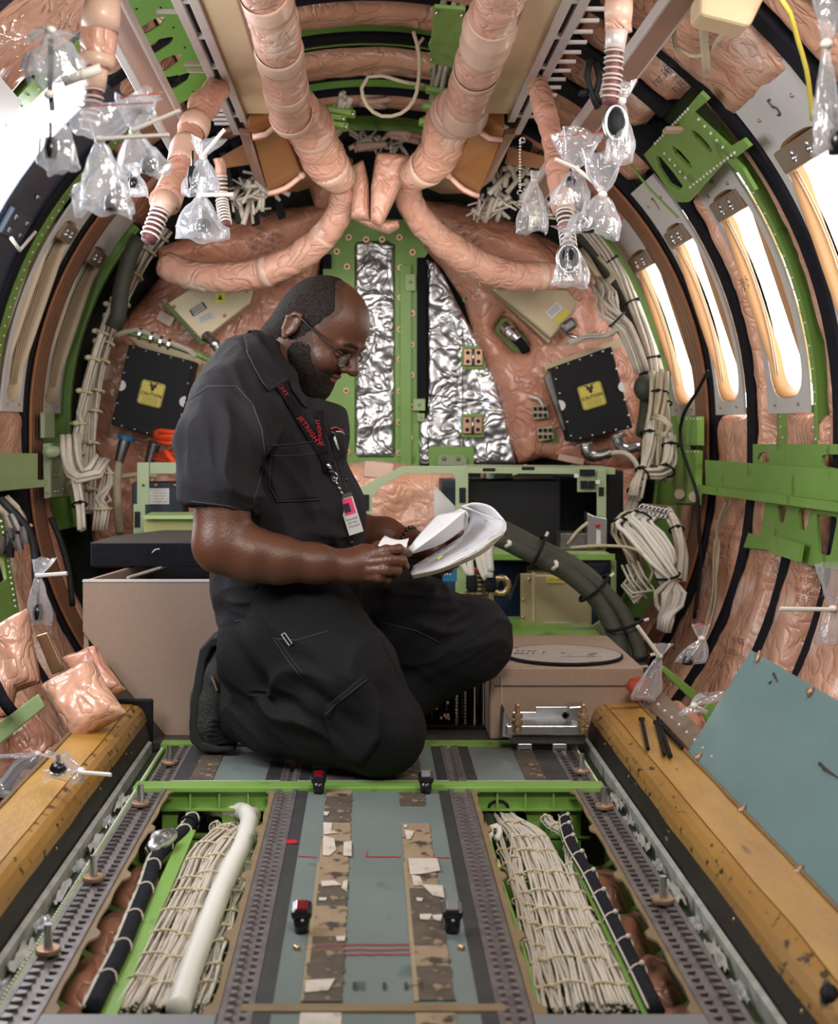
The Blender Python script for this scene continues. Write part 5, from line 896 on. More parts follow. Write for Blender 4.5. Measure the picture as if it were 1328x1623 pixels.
hx('grey-white wire bundle passing behind the right green box', [(1030, 670, 5.1), (1028, 720, 5.05), (1015, 760, 5.0), (1000, 800, 4.9), (990, 850, 4.8)], 14, (.03, .025, .03), .006, 'wire', 4, 28)
hx('white wires looping off below the right green box', [(1062, 690, 5.0), (1062, 735, 4.95), (1045, 752, 4.9), (1020, 752, 4.9), (1008, 790, 4.85)], 14, (.025, .03, .03), .006, 'wire', 3, 29)
hx('large fan of white cables arching down on the right', [(1040, 815, 4.75), (1005, 830, 4.6), (1022, 850, 4.5), (1050, 890, 4.4), (1062, 940, 4.4), (1052, 1000, 4.4)], 22, (.02, .05, .06, .05, .03), .008, 'wire_pure', 2, 30, flat=.6)
hx('white and tan cables curling left at the right clamp rail', [(1035, 812, 4.75), (1000, 822, 4.7), (990, 850, 4.65), (1002, 880, 4.6), (1010, 910, 4.6)], 12, (.03, .05, .03), .006, 'wire_tan', 1, 31)
hx('loose white loops hanging at the lower right of the shelf', [(1000, 895, 4.5), (1008, 918, 4.45), (1022, 935, 4.45), (1012, 948, 4.45), (1000, 930, 4.5), (1012, 905, 4.5)], 8, .03, .0045, 'wire', 0, 32, wob=.012)
hx('two braided cables right of the cable fan', [(1058, 812, 4.7), (1072, 840, 4.6), (1080, 880, 4.55), (1078, 920, 4.5)], 4, .02, .009, 'wire', 1, 33)
t = thing('clamp_rail', P(1045, 820, 4.7), 'row of metal clamps holding the cable fan on the right', 'clamp'); plate([(1020, 798), (1072, 803), (1072, 818), (1020, 810)], 4.72, .03, 'stamp', 'rail', t)
for i in range(8): q = MB(); c = P(1018+i*6.5, 808+i*1.2, 4.66); q.tube([c+V((.012*math.cos(a), 0, .018*math.sin(a))) for a in np.linspace(0, 2*PI, 11)], .003, 5); q.build('clamp_ring', 'steel', parent=t, sm=True)
# left side wiring
hx('white wire run with cream ties along the left wall', [(262, 360, 5.5), (225, 410, 5.5), (190, 480, 5.45), (165, 545, 5.4), (148, 620, 5.35), (140, 720, 5.3), (140, 810, 5.2)], 18, (.05, .04, .035, .035), .0055, 'wire', 12, 41, tm='tie_cream', tr=.006)
hx('second white wire run nearer the window on the left wall', [(205, 430, 5.3), (172, 500, 5.28), (148, 570, 5.25), (130, 640, 5.22), (120, 720, 5.2), (125, 800, 5.1)], 12, .025, .0055, 'wire', 8, 42, tm='tie_cream', tr=.006)
hx('thick curled white cable bundle on the lower left wall', [(113, 690, 5.0), (116, 735, 4.95), (130, 755, 4.9), (148, 748, 4.9), (158, 728, 4.95)], 14, .04, .009, 'wire', 0, 43)
hx('wires fanning down left of the pale rack bracket', [(160, 728, 5.0), (168, 750, 5.0), (162, 790, 5.0), (156, 840, 5.0)], 16, (.02, .04, .03), .005, 'wire', 2, 44, tm='tie_cream')
hx('white wires with a black connector beside the black block', [(120, 760, 4.9), (126, 800, 4.85), (130, 840, 4.8)], 8, .022, .007, 'wire', 1, 45)
tag(MB().tube([P(178, 520, 5.2), P(187, 500, 5.2), P(192, 460, 5.2), P(205, 410, 5.2), P(220, 375, 5.2)], [.03, .032, .03, .032, .028], 12, .04).build('olive_cable', 'sleeve_olive', sm=True), 'dark hose hanging along the left wall wires', 'cable')
tag(MB().tube([P(80, 820, 4.6), P(95, 855, 4.6), P(108, 900, 4.55), P(115, 960, 4.5)], .010, 8, .03).build('black_cable', 'black', sm=True), 'black cable behind the brown strip on the lower left wall', 'cable')
tag(MB().tube([P(0, 790, 4.2), P(22, 812, 4.2), P(45, 840, 4.2), (P(55, 875, 4.2)), P(57, 940, 4.15)], .012, 8, .03).build('black_cable', 'black', sm=True), 'black cable looping across the far lower left', 'cable')
hx('tangle of wires and black connectors at the far lower left', [(0, 795, 4.3), (15, 810, 4.3), (30, 850, 4.3), (45, 850, 4.3)], 12, .05, .007, 'wire_tan', 0, 46, wob=.02)
q = MB(); rr = random.Random(3)
t = thing('connector_cluster', P(30, 860, 4.2), 'cluster of small black connectors on the far lower left wires', 'connector')
for k in range(9): q = MB(); c = P(20+rr.uniform(-12, 22), 835+rr.uniform(-22, 22), 4.2); q.cyl(c, c+V((rr.uniform(-.03, .03), 0, -.05)), .014, 8); q.build('connector', 'black_gloss' if k % 2 else 'steel_dark', parent=t)
# green bar beams at window-sill level
def wpl(pix, r, m, name, parent, thick=.004, holes=(), step=6, sm=False): return pblob(pix, lambda x, y: W(x, y, r), axis_dir, 0, .1, step, 0, 1, thick, 1, 400, holes=holes).build(name, m, parent=parent, sm=sm)
t = thing('sill_beam', W(1220, 810, 1.14), 'long bright green beam below the right windows', 'beam')
wpl([(1120, 729), (1335, 745), (1335, 796), (1121, 771)], 1.13, 'green', 'beam_web', t, .006); wpl([(1111, 769), (1335, 797), (1335, 813), (1111, 782)], 1.10, 'green', 'beam_lip', t, .01)
t = thing('sill_beam', W(1260, 720, 1.2), 'upper green rail with arched cut-outs behind the right green beam', 'beam')
wpl([(1195, 704), (1335, 704), (1335, 745), (1195, 740)], 1.165, 'green', 'rail_web', t, .004, holes=[[(1200, 731), (1206, 718), (1220, 716), (1223, 733)], [(1303, 738), (1305, 722), (1316, 720), (1340, 721), (1340, 745)]], step=3)
t = thing('lower_bracket', W(1250, 890, 1.15), 'green bracket with two pointed cut-outs below the right green beam', 'bracket')
wpl([(1215, 795), (1335, 810), (1335, 905), (1280, 895), (1215, 872), (1180, 868), (1188, 845), (1208, 850)], 1.165, 'green', 'bracket_plate', t, .004, holes=[[(1234, 800), (1249, 803), (1245, 825), (1238, 838)], [(1267, 805), (1286, 808), (1281, 835), (1275, 848), (1270, 835)], [(1296, 815), (1330, 820), (1318, 882), (1300, 878)]], step=3)
wpl([(1224, 850), (1273, 862), (1268, 892), (1222, 876)], 1.14, 'green', 'cover_plate', t, .006)
t = thing('junction_box', W(1095, 790, 1.14), 'tall green riveted box beside the brown strip on the right wall', 'box')
for pix in ([(1078, 660), (1114, 660), (1114, 706), (1082, 706)], [(1074, 712), (1112, 714), (1110, 800), (1074, 800)]):
    wpl(pix, 1.13, 'green', 'box_cover', t, .02, step=5)
    for k in range(6): MB().ball(W(pix[0][0]+5+k*5.5, pix[0][1]+4, 1.107), .003, 5, 4).build('rivet', 'tie_white', parent=t, sm=True)
for x, y in ((1077, 783), (1100, 787)): MB().cyl(W(x, y, 1.11), W(x, y, 1.09), .018, 12).build('grommet', 'wire_tan', parent=t)
t = thing('sill_beam', W(30, 780, 1.14), 'pale green beam stub with a folded lip on the left wall', 'beam')
wpl([(-6, 718), (57, 719), (57, 765), (-6, 763)], 1.13, 'green_pale', 'beam_web', t, .006); wpl([(-6, 763), (72, 761), (70, 772), (-6, 779)], 1.10, 'green_pale', 'beam_lip', t, .01)
t = thing('junction_box', W(90, 780, 1.14), 'grey-green riveted box beside the brown strip on the left wall', 'box')
wpl([(70, 703), (101, 703), (107, 712), (105, 788), (72, 790)], 1.13, 'green_grey', 'box_cover', t, .02, step=5); wpl([(66, 654), (82, 654), (82, 694), (66, 694)], 1.15, 'green_grey', 'upper_cover', t, .01, step=5)
MB().cyl(W(76, 716, 1.10), W(107, 716, 1.10), .02, 12).build('box_roll', 'green_grey', parent=t, sm=True)
for x, y in ((87, 753), (93, 753), (88, 779), (93, 779), (75, 782), (100, 775), (99, 735)): MB().ball(W(x, y, 1.107), .005, 6, 4).build('rivet', 'steel', parent=t, sm=True)
# lower left riveted green plate
t = thing('riveted_plate', W(10, 990, 1.15), 'green riveted plate with slots on the lower left wall', 'plate')
wpl([(-6, 810), (2, 820), (26, 960), (28, 972), (-6, 992)], 1.12, 'green', 'plate_sheet', t, .006, holes=[[(-8, 880), (2, 878), (8, 920), (-8, 926)]], step=3)
for k in range(16): MB().ball(W(2+k*1.5, 826+k*9, 1.105), .004, 5, 4).build('rivet', 'tie_white', parent=t, sm=True)
# upper right green bracket with lens holes
t = thing('frame_bracket', W(1105, 300, 1.15), 'green riveted bracket with two lens-shaped holes on the upper right wall', 'bracket')
def c6(l): return [(1000+x/4.05, y/4.05) for x, y in l]
wpl(c6([(90, 985), (370, 690), (665, 965), (380, 1290), (300, 1290)]), 1.15, 'green', 'bracket_plate', t, .006, holes=[c6([(385, 805), (440, 845), (510, 920), (548, 990), (490, 950), (425, 880)]), c6([(265, 915), (325, 960), (385, 1030), (420, 1090), (360, 1050), (295, 985)]), c6([(165, 985), (200, 1000), (290, 1110), (345, 1190), (320, 1215), (255, 1180), (190, 1080)])], step=1.6)
wpl(c6([(365, 690), (455, 585), (505, 635), (405, 720)]), 1.145, 'green', 'bracket_tab', t, .006, step=2); wpl(c6([(630, 945), (730, 885), (775, 935), (690, 1000), (655, 985)]), 1.145, 'green', 'bracket_tab', t, .006, step=2)
wpl(c6([(620, 1020), (660, 1010), (730, 1080), (810, 1215), (785, 1215), (700, 1100)]), 1.15, 'green', 'bracket_arm', t, .006, step=2)
q = MB()
for a, b in (((155, 920), (365, 700)), ((380, 1200), (665, 980)), ((435, 765), (590, 945)), ((215, 985), (350, 1140))):
    for k in range(14 if a[0] != 435 and a[0] != 215 else 5): s_ = k/13 if a[0] not in (435, 215) else k/4; p = c6([(a[0]+(b[0]-a[0])*s_, a[1]+(b[1]-a[1])*s_)])[0]; q.ball(W(*p, 1.137), .0045, 5, 4)
q.build('rivets', 'tie_white', parent=t, sm=True, kind='stuff')
q = MB(); q.box(W(1067, 206, 1.13), (.05, .05, .012)); q.build('tape_tab', 'tape', parent=t, bev=.003)
tag(MB().tube([W(1000, 262, 1.15), W(1030, 300, 1.15), W(1075, 345, 1.15)], .004, 5, .05).build('bead_wire', 'green', sm=True), 'thin green edge strip at the upper right wall', 'edge strip')
t = thing('grey_plate', W(15, 170, 1.17), 'light grey plate at the left edge above the bright door opening', 'plate'); wpl([(-10, 110), (32, 160), (-10, 215)], 1.17, 'panel_white', 'plate_sheet', t, .006)
# thin black cable crossing the right windows
tag(MB().tube([W(1122, 588, 1.10), W(1105, 620, 1.08), W(1082, 660, 1.07), W(1078, 700, 1.07), W(1094, 750, 1.07), W(1105, 785, 1.08), W(1108, 840, 1.1), W(1110, 900, 1.12), W(1100, 980, 1.14)], .006, 7, .04).build('black_cable', 'black', sm=True), 'thin black cable crossing in front of the right far window and green box', 'cable')
t = thing('wire_run', W(1130, 900, 1.12), 'tan wires running down the right lower blanket', 'wiring'); m_, _ = strands([W(1156, 795, 1.14), W(1137, 845, 1.14), W(1132, 900, 1.14), W(1128, 950, 1.14), W(1116, 1000, 1.13), W(1108, 1025, 1.13)], 4, .012, .003, .6, 5, .003); m_.build('wires', 'wire_tan', parent=t, sm=True, kind='stuff')
# leaning blue sheet and pillows
t = thing('blue_sheet', (.9, 2.6, .1), 'large pale blue metal sheet leaning on the right sill beam', 'panel')
def SP(px, py): # plane through the sill edge leaning outwards
    n = V((-.80, 0, .60)).normalized(); o = V((.66, 2.6, .095)); d0 = V(((px-VX)/F, 1, -(py-VY)/F)); e = V((0, 0, H)); s_ = (o-e).dot(n)/d0.dot(n); return e+d0*s_
cr = [SP(1190, 1030), SP(1345, 1120), SP(1345, 1486), SP(1087, 1196)]
MB().prism(cr, V((.80, 0, -.60))*.006).build('metal_sheet', 'sheet_blue', parent=t, bev=.001)
for x, y, dx, dy in ((1204, 1042, -3, 9), (1287, 1098, -4, 8), (1108, 1203, 6, -9), (1178, 1287, 6, -10), (1268, 1385, 7, -12)): n = V((-.8, 0, .6)); a, b = SP(x-dx, y-dy)+n*.004, SP(x+dx, y+dy)+n*.004; MB().tube([a, (a+b)/2, b], [.002, .008, .002], 6, .004).build('tape_mark', 'bolt_tan', parent=t, sm=True)
for x, y, dx, dy in ((1230, 1075, 3, 6), (1222, 1082, 2, -2), (1318, 1226, 12, 8), (1305, 1215, 5, 4)): n = V((-.8, 0, .6)); a, b = SP(x-dx, y-dy)+n*.001, SP(x+dx, y+dy)+n*.001; MB().tube([a, b], [.004, .001], 5).build('ink_smear', 'steel_dark', parent=t)
def pillow(c, U, Vv, wd, ht, th, label, seed, m='pink', n=26, corners=0):
    N_ = U.cross(Vv).normalized(); mb = MB(); vs = []
    for s_ in (1, -1):
        for i in range(n+1):
            for j in range(n+1):
                a, b = -1+2*i/n, -1+2*j/n; e = max(0, (1-a**4)*(1-b**4))**.45; pin = 1-.07*(1-abs(a*b)); 
                p = c+U*a*wd/2*pin+Vv*b*ht/2*pin; k = nz(p, 9, seed)*.25+abs(nz(p, 22, seed))*.22+.02*nz(p, 50, seed)
                vs.append(p+N_*s_*(th/2*e*(1+k)+.0015)+N_*nz(p, 12, seed+3)*.008*(1-e))
    K = (n+1)**2; fs = [(i*(n+1)+j, i*(n+1)+j+1, (i+1)*(n+1)+j+1, (i+1)*(n+1)+j) for i in range(n) for j in range(n)]; fs += [tuple(q+K for q in f[::-1]) for f in fs]
    edge = [(i, 0) for i in range(n)]+[(n, j) for j in range(n)]+[(i, n) for i in range(n, 0, -1)]+[(0, j) for j in range(n, 0, -1)]
    for k in range(len(edge)): a = edge[k][0]*(n+1)+edge[k][1]; q = edge[(k+1) % len(edge)]; b = q[0]*(n+1)+q[1]; fs.append((a, b, b+K, a+K))
    mb.add(vs, fs); o = mb.build('insulation_pillow', m, sm=True); return tag(o, label, 'insulation')
def pix_pillow(quad, d, th, label, seed, m='pink', n=26, tilt=0):
    a, b, c, e = [P(x, y, d+dd) for (x, y), dd in zip(quad, (tilt, tilt, 0, 0))]; cen = (a+b+c+e)/4; U = ((b-a)+(c-e))/2; Vv = ((a-e)+(b-c))/2
    return pillow(cen, U.normalized(), Vv.normalized(), U.length, Vv.length, th, label, seed, m, n)
pix_pillow([(62, 1080), (150, 1055), (198, 1120), (118, 1185)], 3.12, .09, 'plump pink film-wrapped pillow lying on the left sill beam', 3.0, tilt=.10)
pix_pillow([(100, 1045), (150, 1022), (203, 1095), (140, 1115)], 3.38, .07, 'smaller pink insulation pillow behind the plump one on the left sill', 7.0, 'pink_dark', tilt=.08)
pix_pillow([(-30, 985), (45, 975), (62, 1070), (-5, 1130)], 3.35, .10, 'tall pink insulation pad at the left edge above the pillows', 9.0, tilt=.05)
t = thing('brass_angle', P(80, 1070, 3.5), 'brown metal angle leaning behind the pillows on the left', 'bracket'); obox([(57, 1008), (75, 1002), (102, 1062), (82, 1070)], 3.5, .01, 'brass', 'angle_plate', t)
t = thing('green_strap', P(30, 1150, 3.2), 'bright green metal strip crossing below the pillows on the left', 'strip'); obox([(-8, 1150), (60, 1100), (72, 1120), (-8, 1186)], 3.2, .01, 'green_pale', 'strip_plate', t)
t = thing('foam_edge', P(20, 1100, 3.3), 'black foam strip hanging at the far left below the pink pad', 'strip'); MB().tube([P(-10, 1080, 3.15), P(5, 1110, 3.15), P(20, 1130, 3.15)], .014, 8, .02).build('foam_strip', 'foam', parent=t, sm=True)
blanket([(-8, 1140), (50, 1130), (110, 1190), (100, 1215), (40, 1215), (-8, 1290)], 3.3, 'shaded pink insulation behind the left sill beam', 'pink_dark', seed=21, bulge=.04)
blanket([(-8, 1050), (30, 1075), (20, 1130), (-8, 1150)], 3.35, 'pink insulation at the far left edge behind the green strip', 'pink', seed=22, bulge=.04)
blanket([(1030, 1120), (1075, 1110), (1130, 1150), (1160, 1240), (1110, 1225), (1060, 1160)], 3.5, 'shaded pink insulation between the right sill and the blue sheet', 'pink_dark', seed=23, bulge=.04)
t = thing('green_strap', P(1080, 1100, 3.7), 'green metal strip behind the clear bag by the right sill', 'strip'); obox([(1045, 1060), (1052, 1055), (1108, 1100), (1095, 1110)], 3.7, .01, 'green', 'strip_plate', t); obox([(1112, 1125), (1125, 1112), (1150, 1130), (1120, 1150)], 3.4, .01, 'green', 'strip_plate', t)
t = thing('perforated_strip', P(1060, 1150, 3.3), 'perforated metal edge strip along the outer side of the right sill', 'strip'); MB().prism([V((.665, 3.52, .10)), V((.665, 2.72, .095)), V((.69, 2.72, .13)), V((.70, 3.52, .13))], (.002, 0, .002)).build('strip_plate', 'clip_tan', parent=t)
for k in range(9): MB().ball((.677, 2.8+k*.075, .114), .004, 6, 4).build('strip_hole', 'label_white', parent=t, sm=True)
for i, (a, b) in enumerate((((1017, 1140), (1027, 1187)), ((1040, 1145), (1053, 1196)), ((1044, 1143), (1063, 1199)), ((1050, 1150), (1082, 1186)))):
    t = thing('cable_tie', FP(*b, .096), ['black cable tie lying on the right sill, separate from the other three', 'black cable tie on the right sill, left of the bunch', 'black cable tie on the right sill, middle of the bunch', 'black cable tie on the right sill, nearest the metal strip'][i], 'cable tie', 'black cable ties'); pa, pb = FP(*a, .098+i*.002), FP(*b, .097); MB().tube([pa, (pa+pb)/2, pb], .0045, 6, flat=1).build('tie_strap', 'black', parent=t); MB().box(pa, (.013, .010, .009)).build('tie_head', 'black', parent=t, bev=.002)
# ================================================================ the kneeling man (signed-distance bodies, one continuous surface each)
class SDF:
    def __init__(s, lo, hi, h):
        s.lo = np.array(lo, np.float32); s.h = h; s.n = np.ceil((np.array(hi)-np.array(lo))/h).astype(int)+1
        s.f = np.full(s.n, .25, np.float32)
    def region(s, lo, hi):
        a = np.maximum(0, np.floor((np.array(lo)-s.lo)/s.h).astype(int)); b = np.minimum(s.n, np.ceil((np.array(hi)-s.lo)/s.h).astype(int)+1)
        if (b <= a).any(): return None, None
        ax = [(s.lo[i]+s.h*np.arange(a[i], b[i])).astype(np.float32) for i in range(3)]
        return tuple(slice(a[i], b[i]) for i in range(3)), (ax[0][:, None, None], ax[1][None, :, None], ax[2][None, None, :])
    def comb(s, sl, d, k, op):
        f = s.f[sl]
        if op == 'add':
            if k > 0: h = np.clip(.5+.5*(f-d)/k, 0, 1); s.f[sl] = f*(1-h)+d*h-k*h*(1-h)
            else: s.f[sl] = np.minimum(f, d)
        elif op == 'sub': h = np.clip(.5-.5*(f+d)/k, 0, 1); s.f[sl] = f*(1-h)-d*h+k*h*(1-h)
    def cap(s, a, b, ra, rb, k=.02, op='add', sq=(1, 1, 1)):
        a, b = np.array(a, np.float32), np.array(b, np.float32); m = max(ra, rb)+k+3*s.h
        sl, X = s.region(np.minimum(a, b)-m, np.maximum(a, b)+m)
        if sl is None: return
        ab = b-a; L = float(ab@ab)+1e-12; P_ = [X[i]-a[i] for i in range(3)]
        t = np.clip((P_[0]*ab[0]+P_[1]*ab[1]+P_[2]*ab[2])/L, 0, 1)
        d = np.sqrt(sum(((P_[i]-t*ab[i])*sq[i])**2 for i in range(3)))-(ra+(rb-ra)*t); s.comb(sl, d, k, op)
    def chain(s, pts, rs, k=.02, sq=(1, 1, 1)):
        for i in range(len(pts)-1): s.cap(pts[i], pts[i+1], rs[i], rs[i+1], k, 'add', sq)
    def ell(s, c, r, R=None, k=.02, op='add'):
        c = np.array(c, np.float32); r = np.array(r, np.float32); R = np.eye(3) if R is None else np.array(R, np.float32); m = float(r.max())+k+3*s.h
        sl, X = s.region(c-m, c+m)
        if sl is None: return
        Q = [X[i]-c[i] for i in range(3)]; L_ = [Q[0]*R[0][j]+Q[1]*R[1][j]+Q[2]*R[2][j] for j in range(3)]
        k0 = np.sqrt(sum((L_[j]/r[j])**2 for j in range(3))); k1 = np.sqrt(sum((L_[j]/r[j]**2)**2 for j in range(3)))+1e-6
        s.comb(sl, k0*(k0-1)/k1, k, op)
    def cut(s, p, n, k=.004):                       # keep the side n points away from
        X = [(s.lo[i]+s.h*np.arange(s.n[i])).astype(np.float32) for i in range(3)]
        d = (X[0][:, None, None]-p[0])*n[0]+(X[1][None, :, None]-p[1])*n[1]+(X[2][None, None, :]-p[2])*n[2]; s.f = np.maximum(s.f, d)
    def mesh(s):                                    # naive surface nets
        f = s.f; ins = f < 0; nx, ny, nz_ = s.n
        c = np.zeros((nx-1, ny-1, nz_-1), np.int8)
        for a in (0, 1):
            for b in (0, 1):
                for e in (0, 1): c += ins[a:nx-1+a, b:ny-1+b, e:nz_-1+e]
        act = np.argwhere((c > 0) & (c < 8)); idx = -np.ones((nx-1, ny-1, nz_-1), np.int32); idx[tuple(act.T)] = np.arange(len(act))
        acc = np.zeros((len(act), 3)); cnt = np.zeros(len(act)); I, J, K = act.T
        cor = [(a, b, e) for a in (0, 1) for b in (0, 1) for e in (0, 1)]
        for p in cor:
            for ax in range(3):
                if p[ax]: continue
                q = list(p); q[ax] = 1
                v0 = f[I+p[0], J+p[1], K+p[2]]; v1 = f[I+q[0], J+q[1], K+q[2]]; m = (v0 < 0) != (v1 < 0)
                t = np.where(m, v0/np.where(m, v0-v1, 1), 0); pt = np.tile(np.array(p, float), (len(act), 1)); pt[:, ax] += t; acc += pt*m[:, None]; cnt += m
        v = (act+acc/cnt[:, None])*s.h+s.lo; fs = []
        for ax in range(3):
            o1, o2 = [(1, 2), (2, 0), (0, 1)][ax]; n0 = [slice(0, k) for k in s.n]; n1 = [slice(0, k) for k in s.n]; n0[ax] = slice(0, s.n[ax]-1); n1[ax] = slice(1, s.n[ax])
            a, b = ins[tuple(n0)], ins[tuple(n1)]
            for sgn, e in ((1, np.argwhere(a & ~b)), (-1, np.argwhere(~a & b))):
                e = e[(e[:, o1] > 0) & (e[:, o2] > 0) & (e[:, o1] < s.n[o1]-1) & (e[:, o2] < s.n[o2]-1)]
                q = []
                for d1, d2 in ((-1, -1), (0, -1), (0, 0), (-1, 0)):
                    w_ = e.copy(); w_[:, o1] += d1; w_[:, o2] += d2; q.append(idx[tuple(w_.T)])
                q = np.stack(q, 1); fs.append(q if sgn > 0 else q[:, ::-1])
        return v, np.concatenate(fs)
def relax(v, f, it=2):
    e = np.concatenate([f[:, [0, 1]], f[:, [1, 2]], f[:, [2, 3]], f[:, [3, 0]]]); n = len(v)
    for _ in range(it):
        a = np.zeros((n, 3)); c = np.zeros(n)
        for i in range(3): a[:, i] = np.bincount(e[:, 0], v[e[:, 1], i], n)+np.bincount(e[:, 1], v[e[:, 0], i], n)
        c = np.bincount(e[:, 0], minlength=n)+np.bincount(e[:, 1], minlength=n); v = v*.5+.5*a/c[:, None]
    return v
def vnorm(v, f):
    n = np.cross(v[f[:, 2]]-v[f[:, 0]], v[f[:, 3]]-v[f[:, 1]]); o = np.zeros_like(v)
    for k in range(4):
        for i in range(3): o[:, i] += np.bincount(f[:, k], n[:, i], len(v))
    return o/(np.linalg.norm(o, axis=1)[:, None]+1e-9)
def mk(name, v, f, m, parent=None, loc=None, mats=None, slot=None):
    loc = V(loc) if loc is not None else V(v.mean(0)); me = bpy.data.meshes.new(name); w_ = (v-np.array(loc)).astype(np.float32)
    me.vertices.add(len(v)); me.vertices.foreach_set('co', w_.ravel()); me.loops.add(len(f)*4); me.loops.foreach_set('vertex_index', f.astype(np.int32).ravel()); me.polygons.add(len(f)); me.polygons.foreach_set('loop_start', np.arange(0, len(f)*4, 4, dtype=np.int32))
    for x in (mats or [m]): me.materials.append(M[x])
    if slot is not None: me.polygons.foreach_set('material_index', slot.astype(np.int32))
    me.update(calc_edges=True); me.validate(); me.polygons.foreach_set('use_smooth', [True]*len(me.polygons))
    o = bpy.data.objects.new(name, me); C.objects.link(o); wl[o.name] = loc; o.location = loc
    if parent: o.parent = parent; o.location = loc-wl[parent.name]
    return o
def nzv(v, sc, seed): return np.array([mn.noise(V((p[0]*sc[0]+seed, p[1]*sc[1]+seed, p[2]*sc[2]-seed))) for p in v])
def folds(v, n, along, fa, fp, seed):            # ridged noise stretched along a direction
    a = np.array(along, float); a /= np.linalg.norm(a); b = np.cross(a, [0, 1, 0]); b /= np.linalg.norm(b); c = np.cross(a, b)
    q = np.stack([v@a*fa, v@b*fp, v@c*fp*.6], 1)
    w_ = nzv(q*0+np.stack([q[:, 0], q[:, 1]+nzv(v, (6, 6, 6), seed+9)*.8, q[:, 2]], 1), (1, 1, 1), seed); return 1-2*np.abs(w_)**.8*1.4
def gauss(v, c, r): return np.exp(-((v-np.array(c))**2).sum(1)/(r*r))
# ---- head frame
yaw = math.radians(-17); pit = math.radians(38)
hf = V((math.cos(pit)*math.cos(yaw), math.sin(yaw), -math.sin(pit)*math.cos(yaw))).normalized(); hs = V((0, 0, 1)).cross(hf).normalized(); hu = hf.cross(hs).normalized()
HO = P(485, 516, 3.175)+V((0, .076, 0)); HR = [[hf[i], hs[i], hu[i]] for i in range(3)]
def h(x, y, z): return HO+hf*x+hs*y+hu*z
nb_ = P(428, 610, 3.27)
b = SDF(P(290, 1010, 2.9), P(760, 415, 3.65), .0028)
b.lo = np.array([P(290, 0, 3.0).x, 2.86, P(0, 1010, 3.1).z], np.float32); hi_ = np.array([P(755, 0, 3.25).x, 3.60, P(0, 412, 3.2).z]); b.n = np.ceil((hi_-b.lo)/b.h).astype(int)+1; b.f = np.full(b.n, .25, np.float32)
# torso core under the shirt, neck
b.chain([nb_, P(425, 720, 3.27), P(450, 880, 3.27), P(460, 990, 3.27)], [.065, .12, .12, .11], .03)
b.chain([h(-.006, 0, -.01), h(-.012, 0, -.07), nb_], [.062, .062, .070], .02)
# skull and face
b.ell(h(.028, 0, .045), (.104, .080, .092), HR, .015); b.ell(h(-.02, 0, .02), (.058, .066, .07), HR, .02); b.ell(h(.060, 0, -.015), (.066, .066, .088), HR, .02)
b.ell(h(.062, 0, -.068), (.055, .054, .034), HR, .02); b.ell(h(.103, 0, -.086), (.020, .024, .018), HR, .016)
for s_ in (-1, 1):
    b.ell(h(.094, s_*.041, -.022), (.026, .022, .024), HR, .02); b.cap(h(.108, s_*.046, .024), h(.126, s_*.014, .032), .010, .011, .014)
    b.ell(h(.121, s_*.034, .004), (.016, .020, .013), HR, .010, 'sub'); b.ell(h(.103, s_*.033, .003), (.016, .0155, .0135), HR, .003)
    b.cap(h(.113, s_*.046, .001), h(.1165, s_*.022, .001), .0022, .0022, .003); b.ell(h(.134, s_*.0165, -.0215), (.012, .0095, .0090), HR, .006)
    ec = h(-.002, s_*.080, -.003); ER = HR
    b.cap(h(-.010, s_*.083, .026), h(.004, s_*.084, .030), .0045, .0045, .004); b.cap(h(-.020, s_*.086, .010), h(-.010, s_*.083, .026), .0045, .0045, .004); b.cap(h(-.020, s_*.086, .010), h(-.014, s_*.084, -.018), .0045, .0042, .004)
    b.cap(h(-.014, s_*.084, -.018), h(-.003, s_*.081, -.032), .0045, .0068, .004); b.cap(h(.004, s_*.084, .030), h(.010, s_*.082, .018), .0042, .0035, .004); b.ell(h(-.004, s_*.078, .002), (.018, .006, .028), HR, .006); b.cap(h(.006, s_*.080, -.006), h(.002, s_*.081, -.020), .005, .005, .005); b.cap(h(-.012, s_*.083, .012), h(-.008, s_*.083, -.008), .003, .003, .004)
b.cap(h(.122, 0, .028), h(.147, 0, -.010), .0095, .0125, .010); b.ell(h(.149, 0, -.016), (.0145, .0155, .0120), HR, .006)
b.cap(h(.117, -.022, -.0475), h(.1275, 0, -.0455), .0045, .0062, .004); b.cap(h(.1275, 0, -.0455), h(.117, .022, -.0475), .0062, .0045, .004)
b.cap(h(.114, -.018, -.0585), h(.1225, 0, -.0595), .005, .0075, .004); b.cap(h(.1225, 0, -.0595), h(.114, .018, -.0585), .0075, .005, .004)
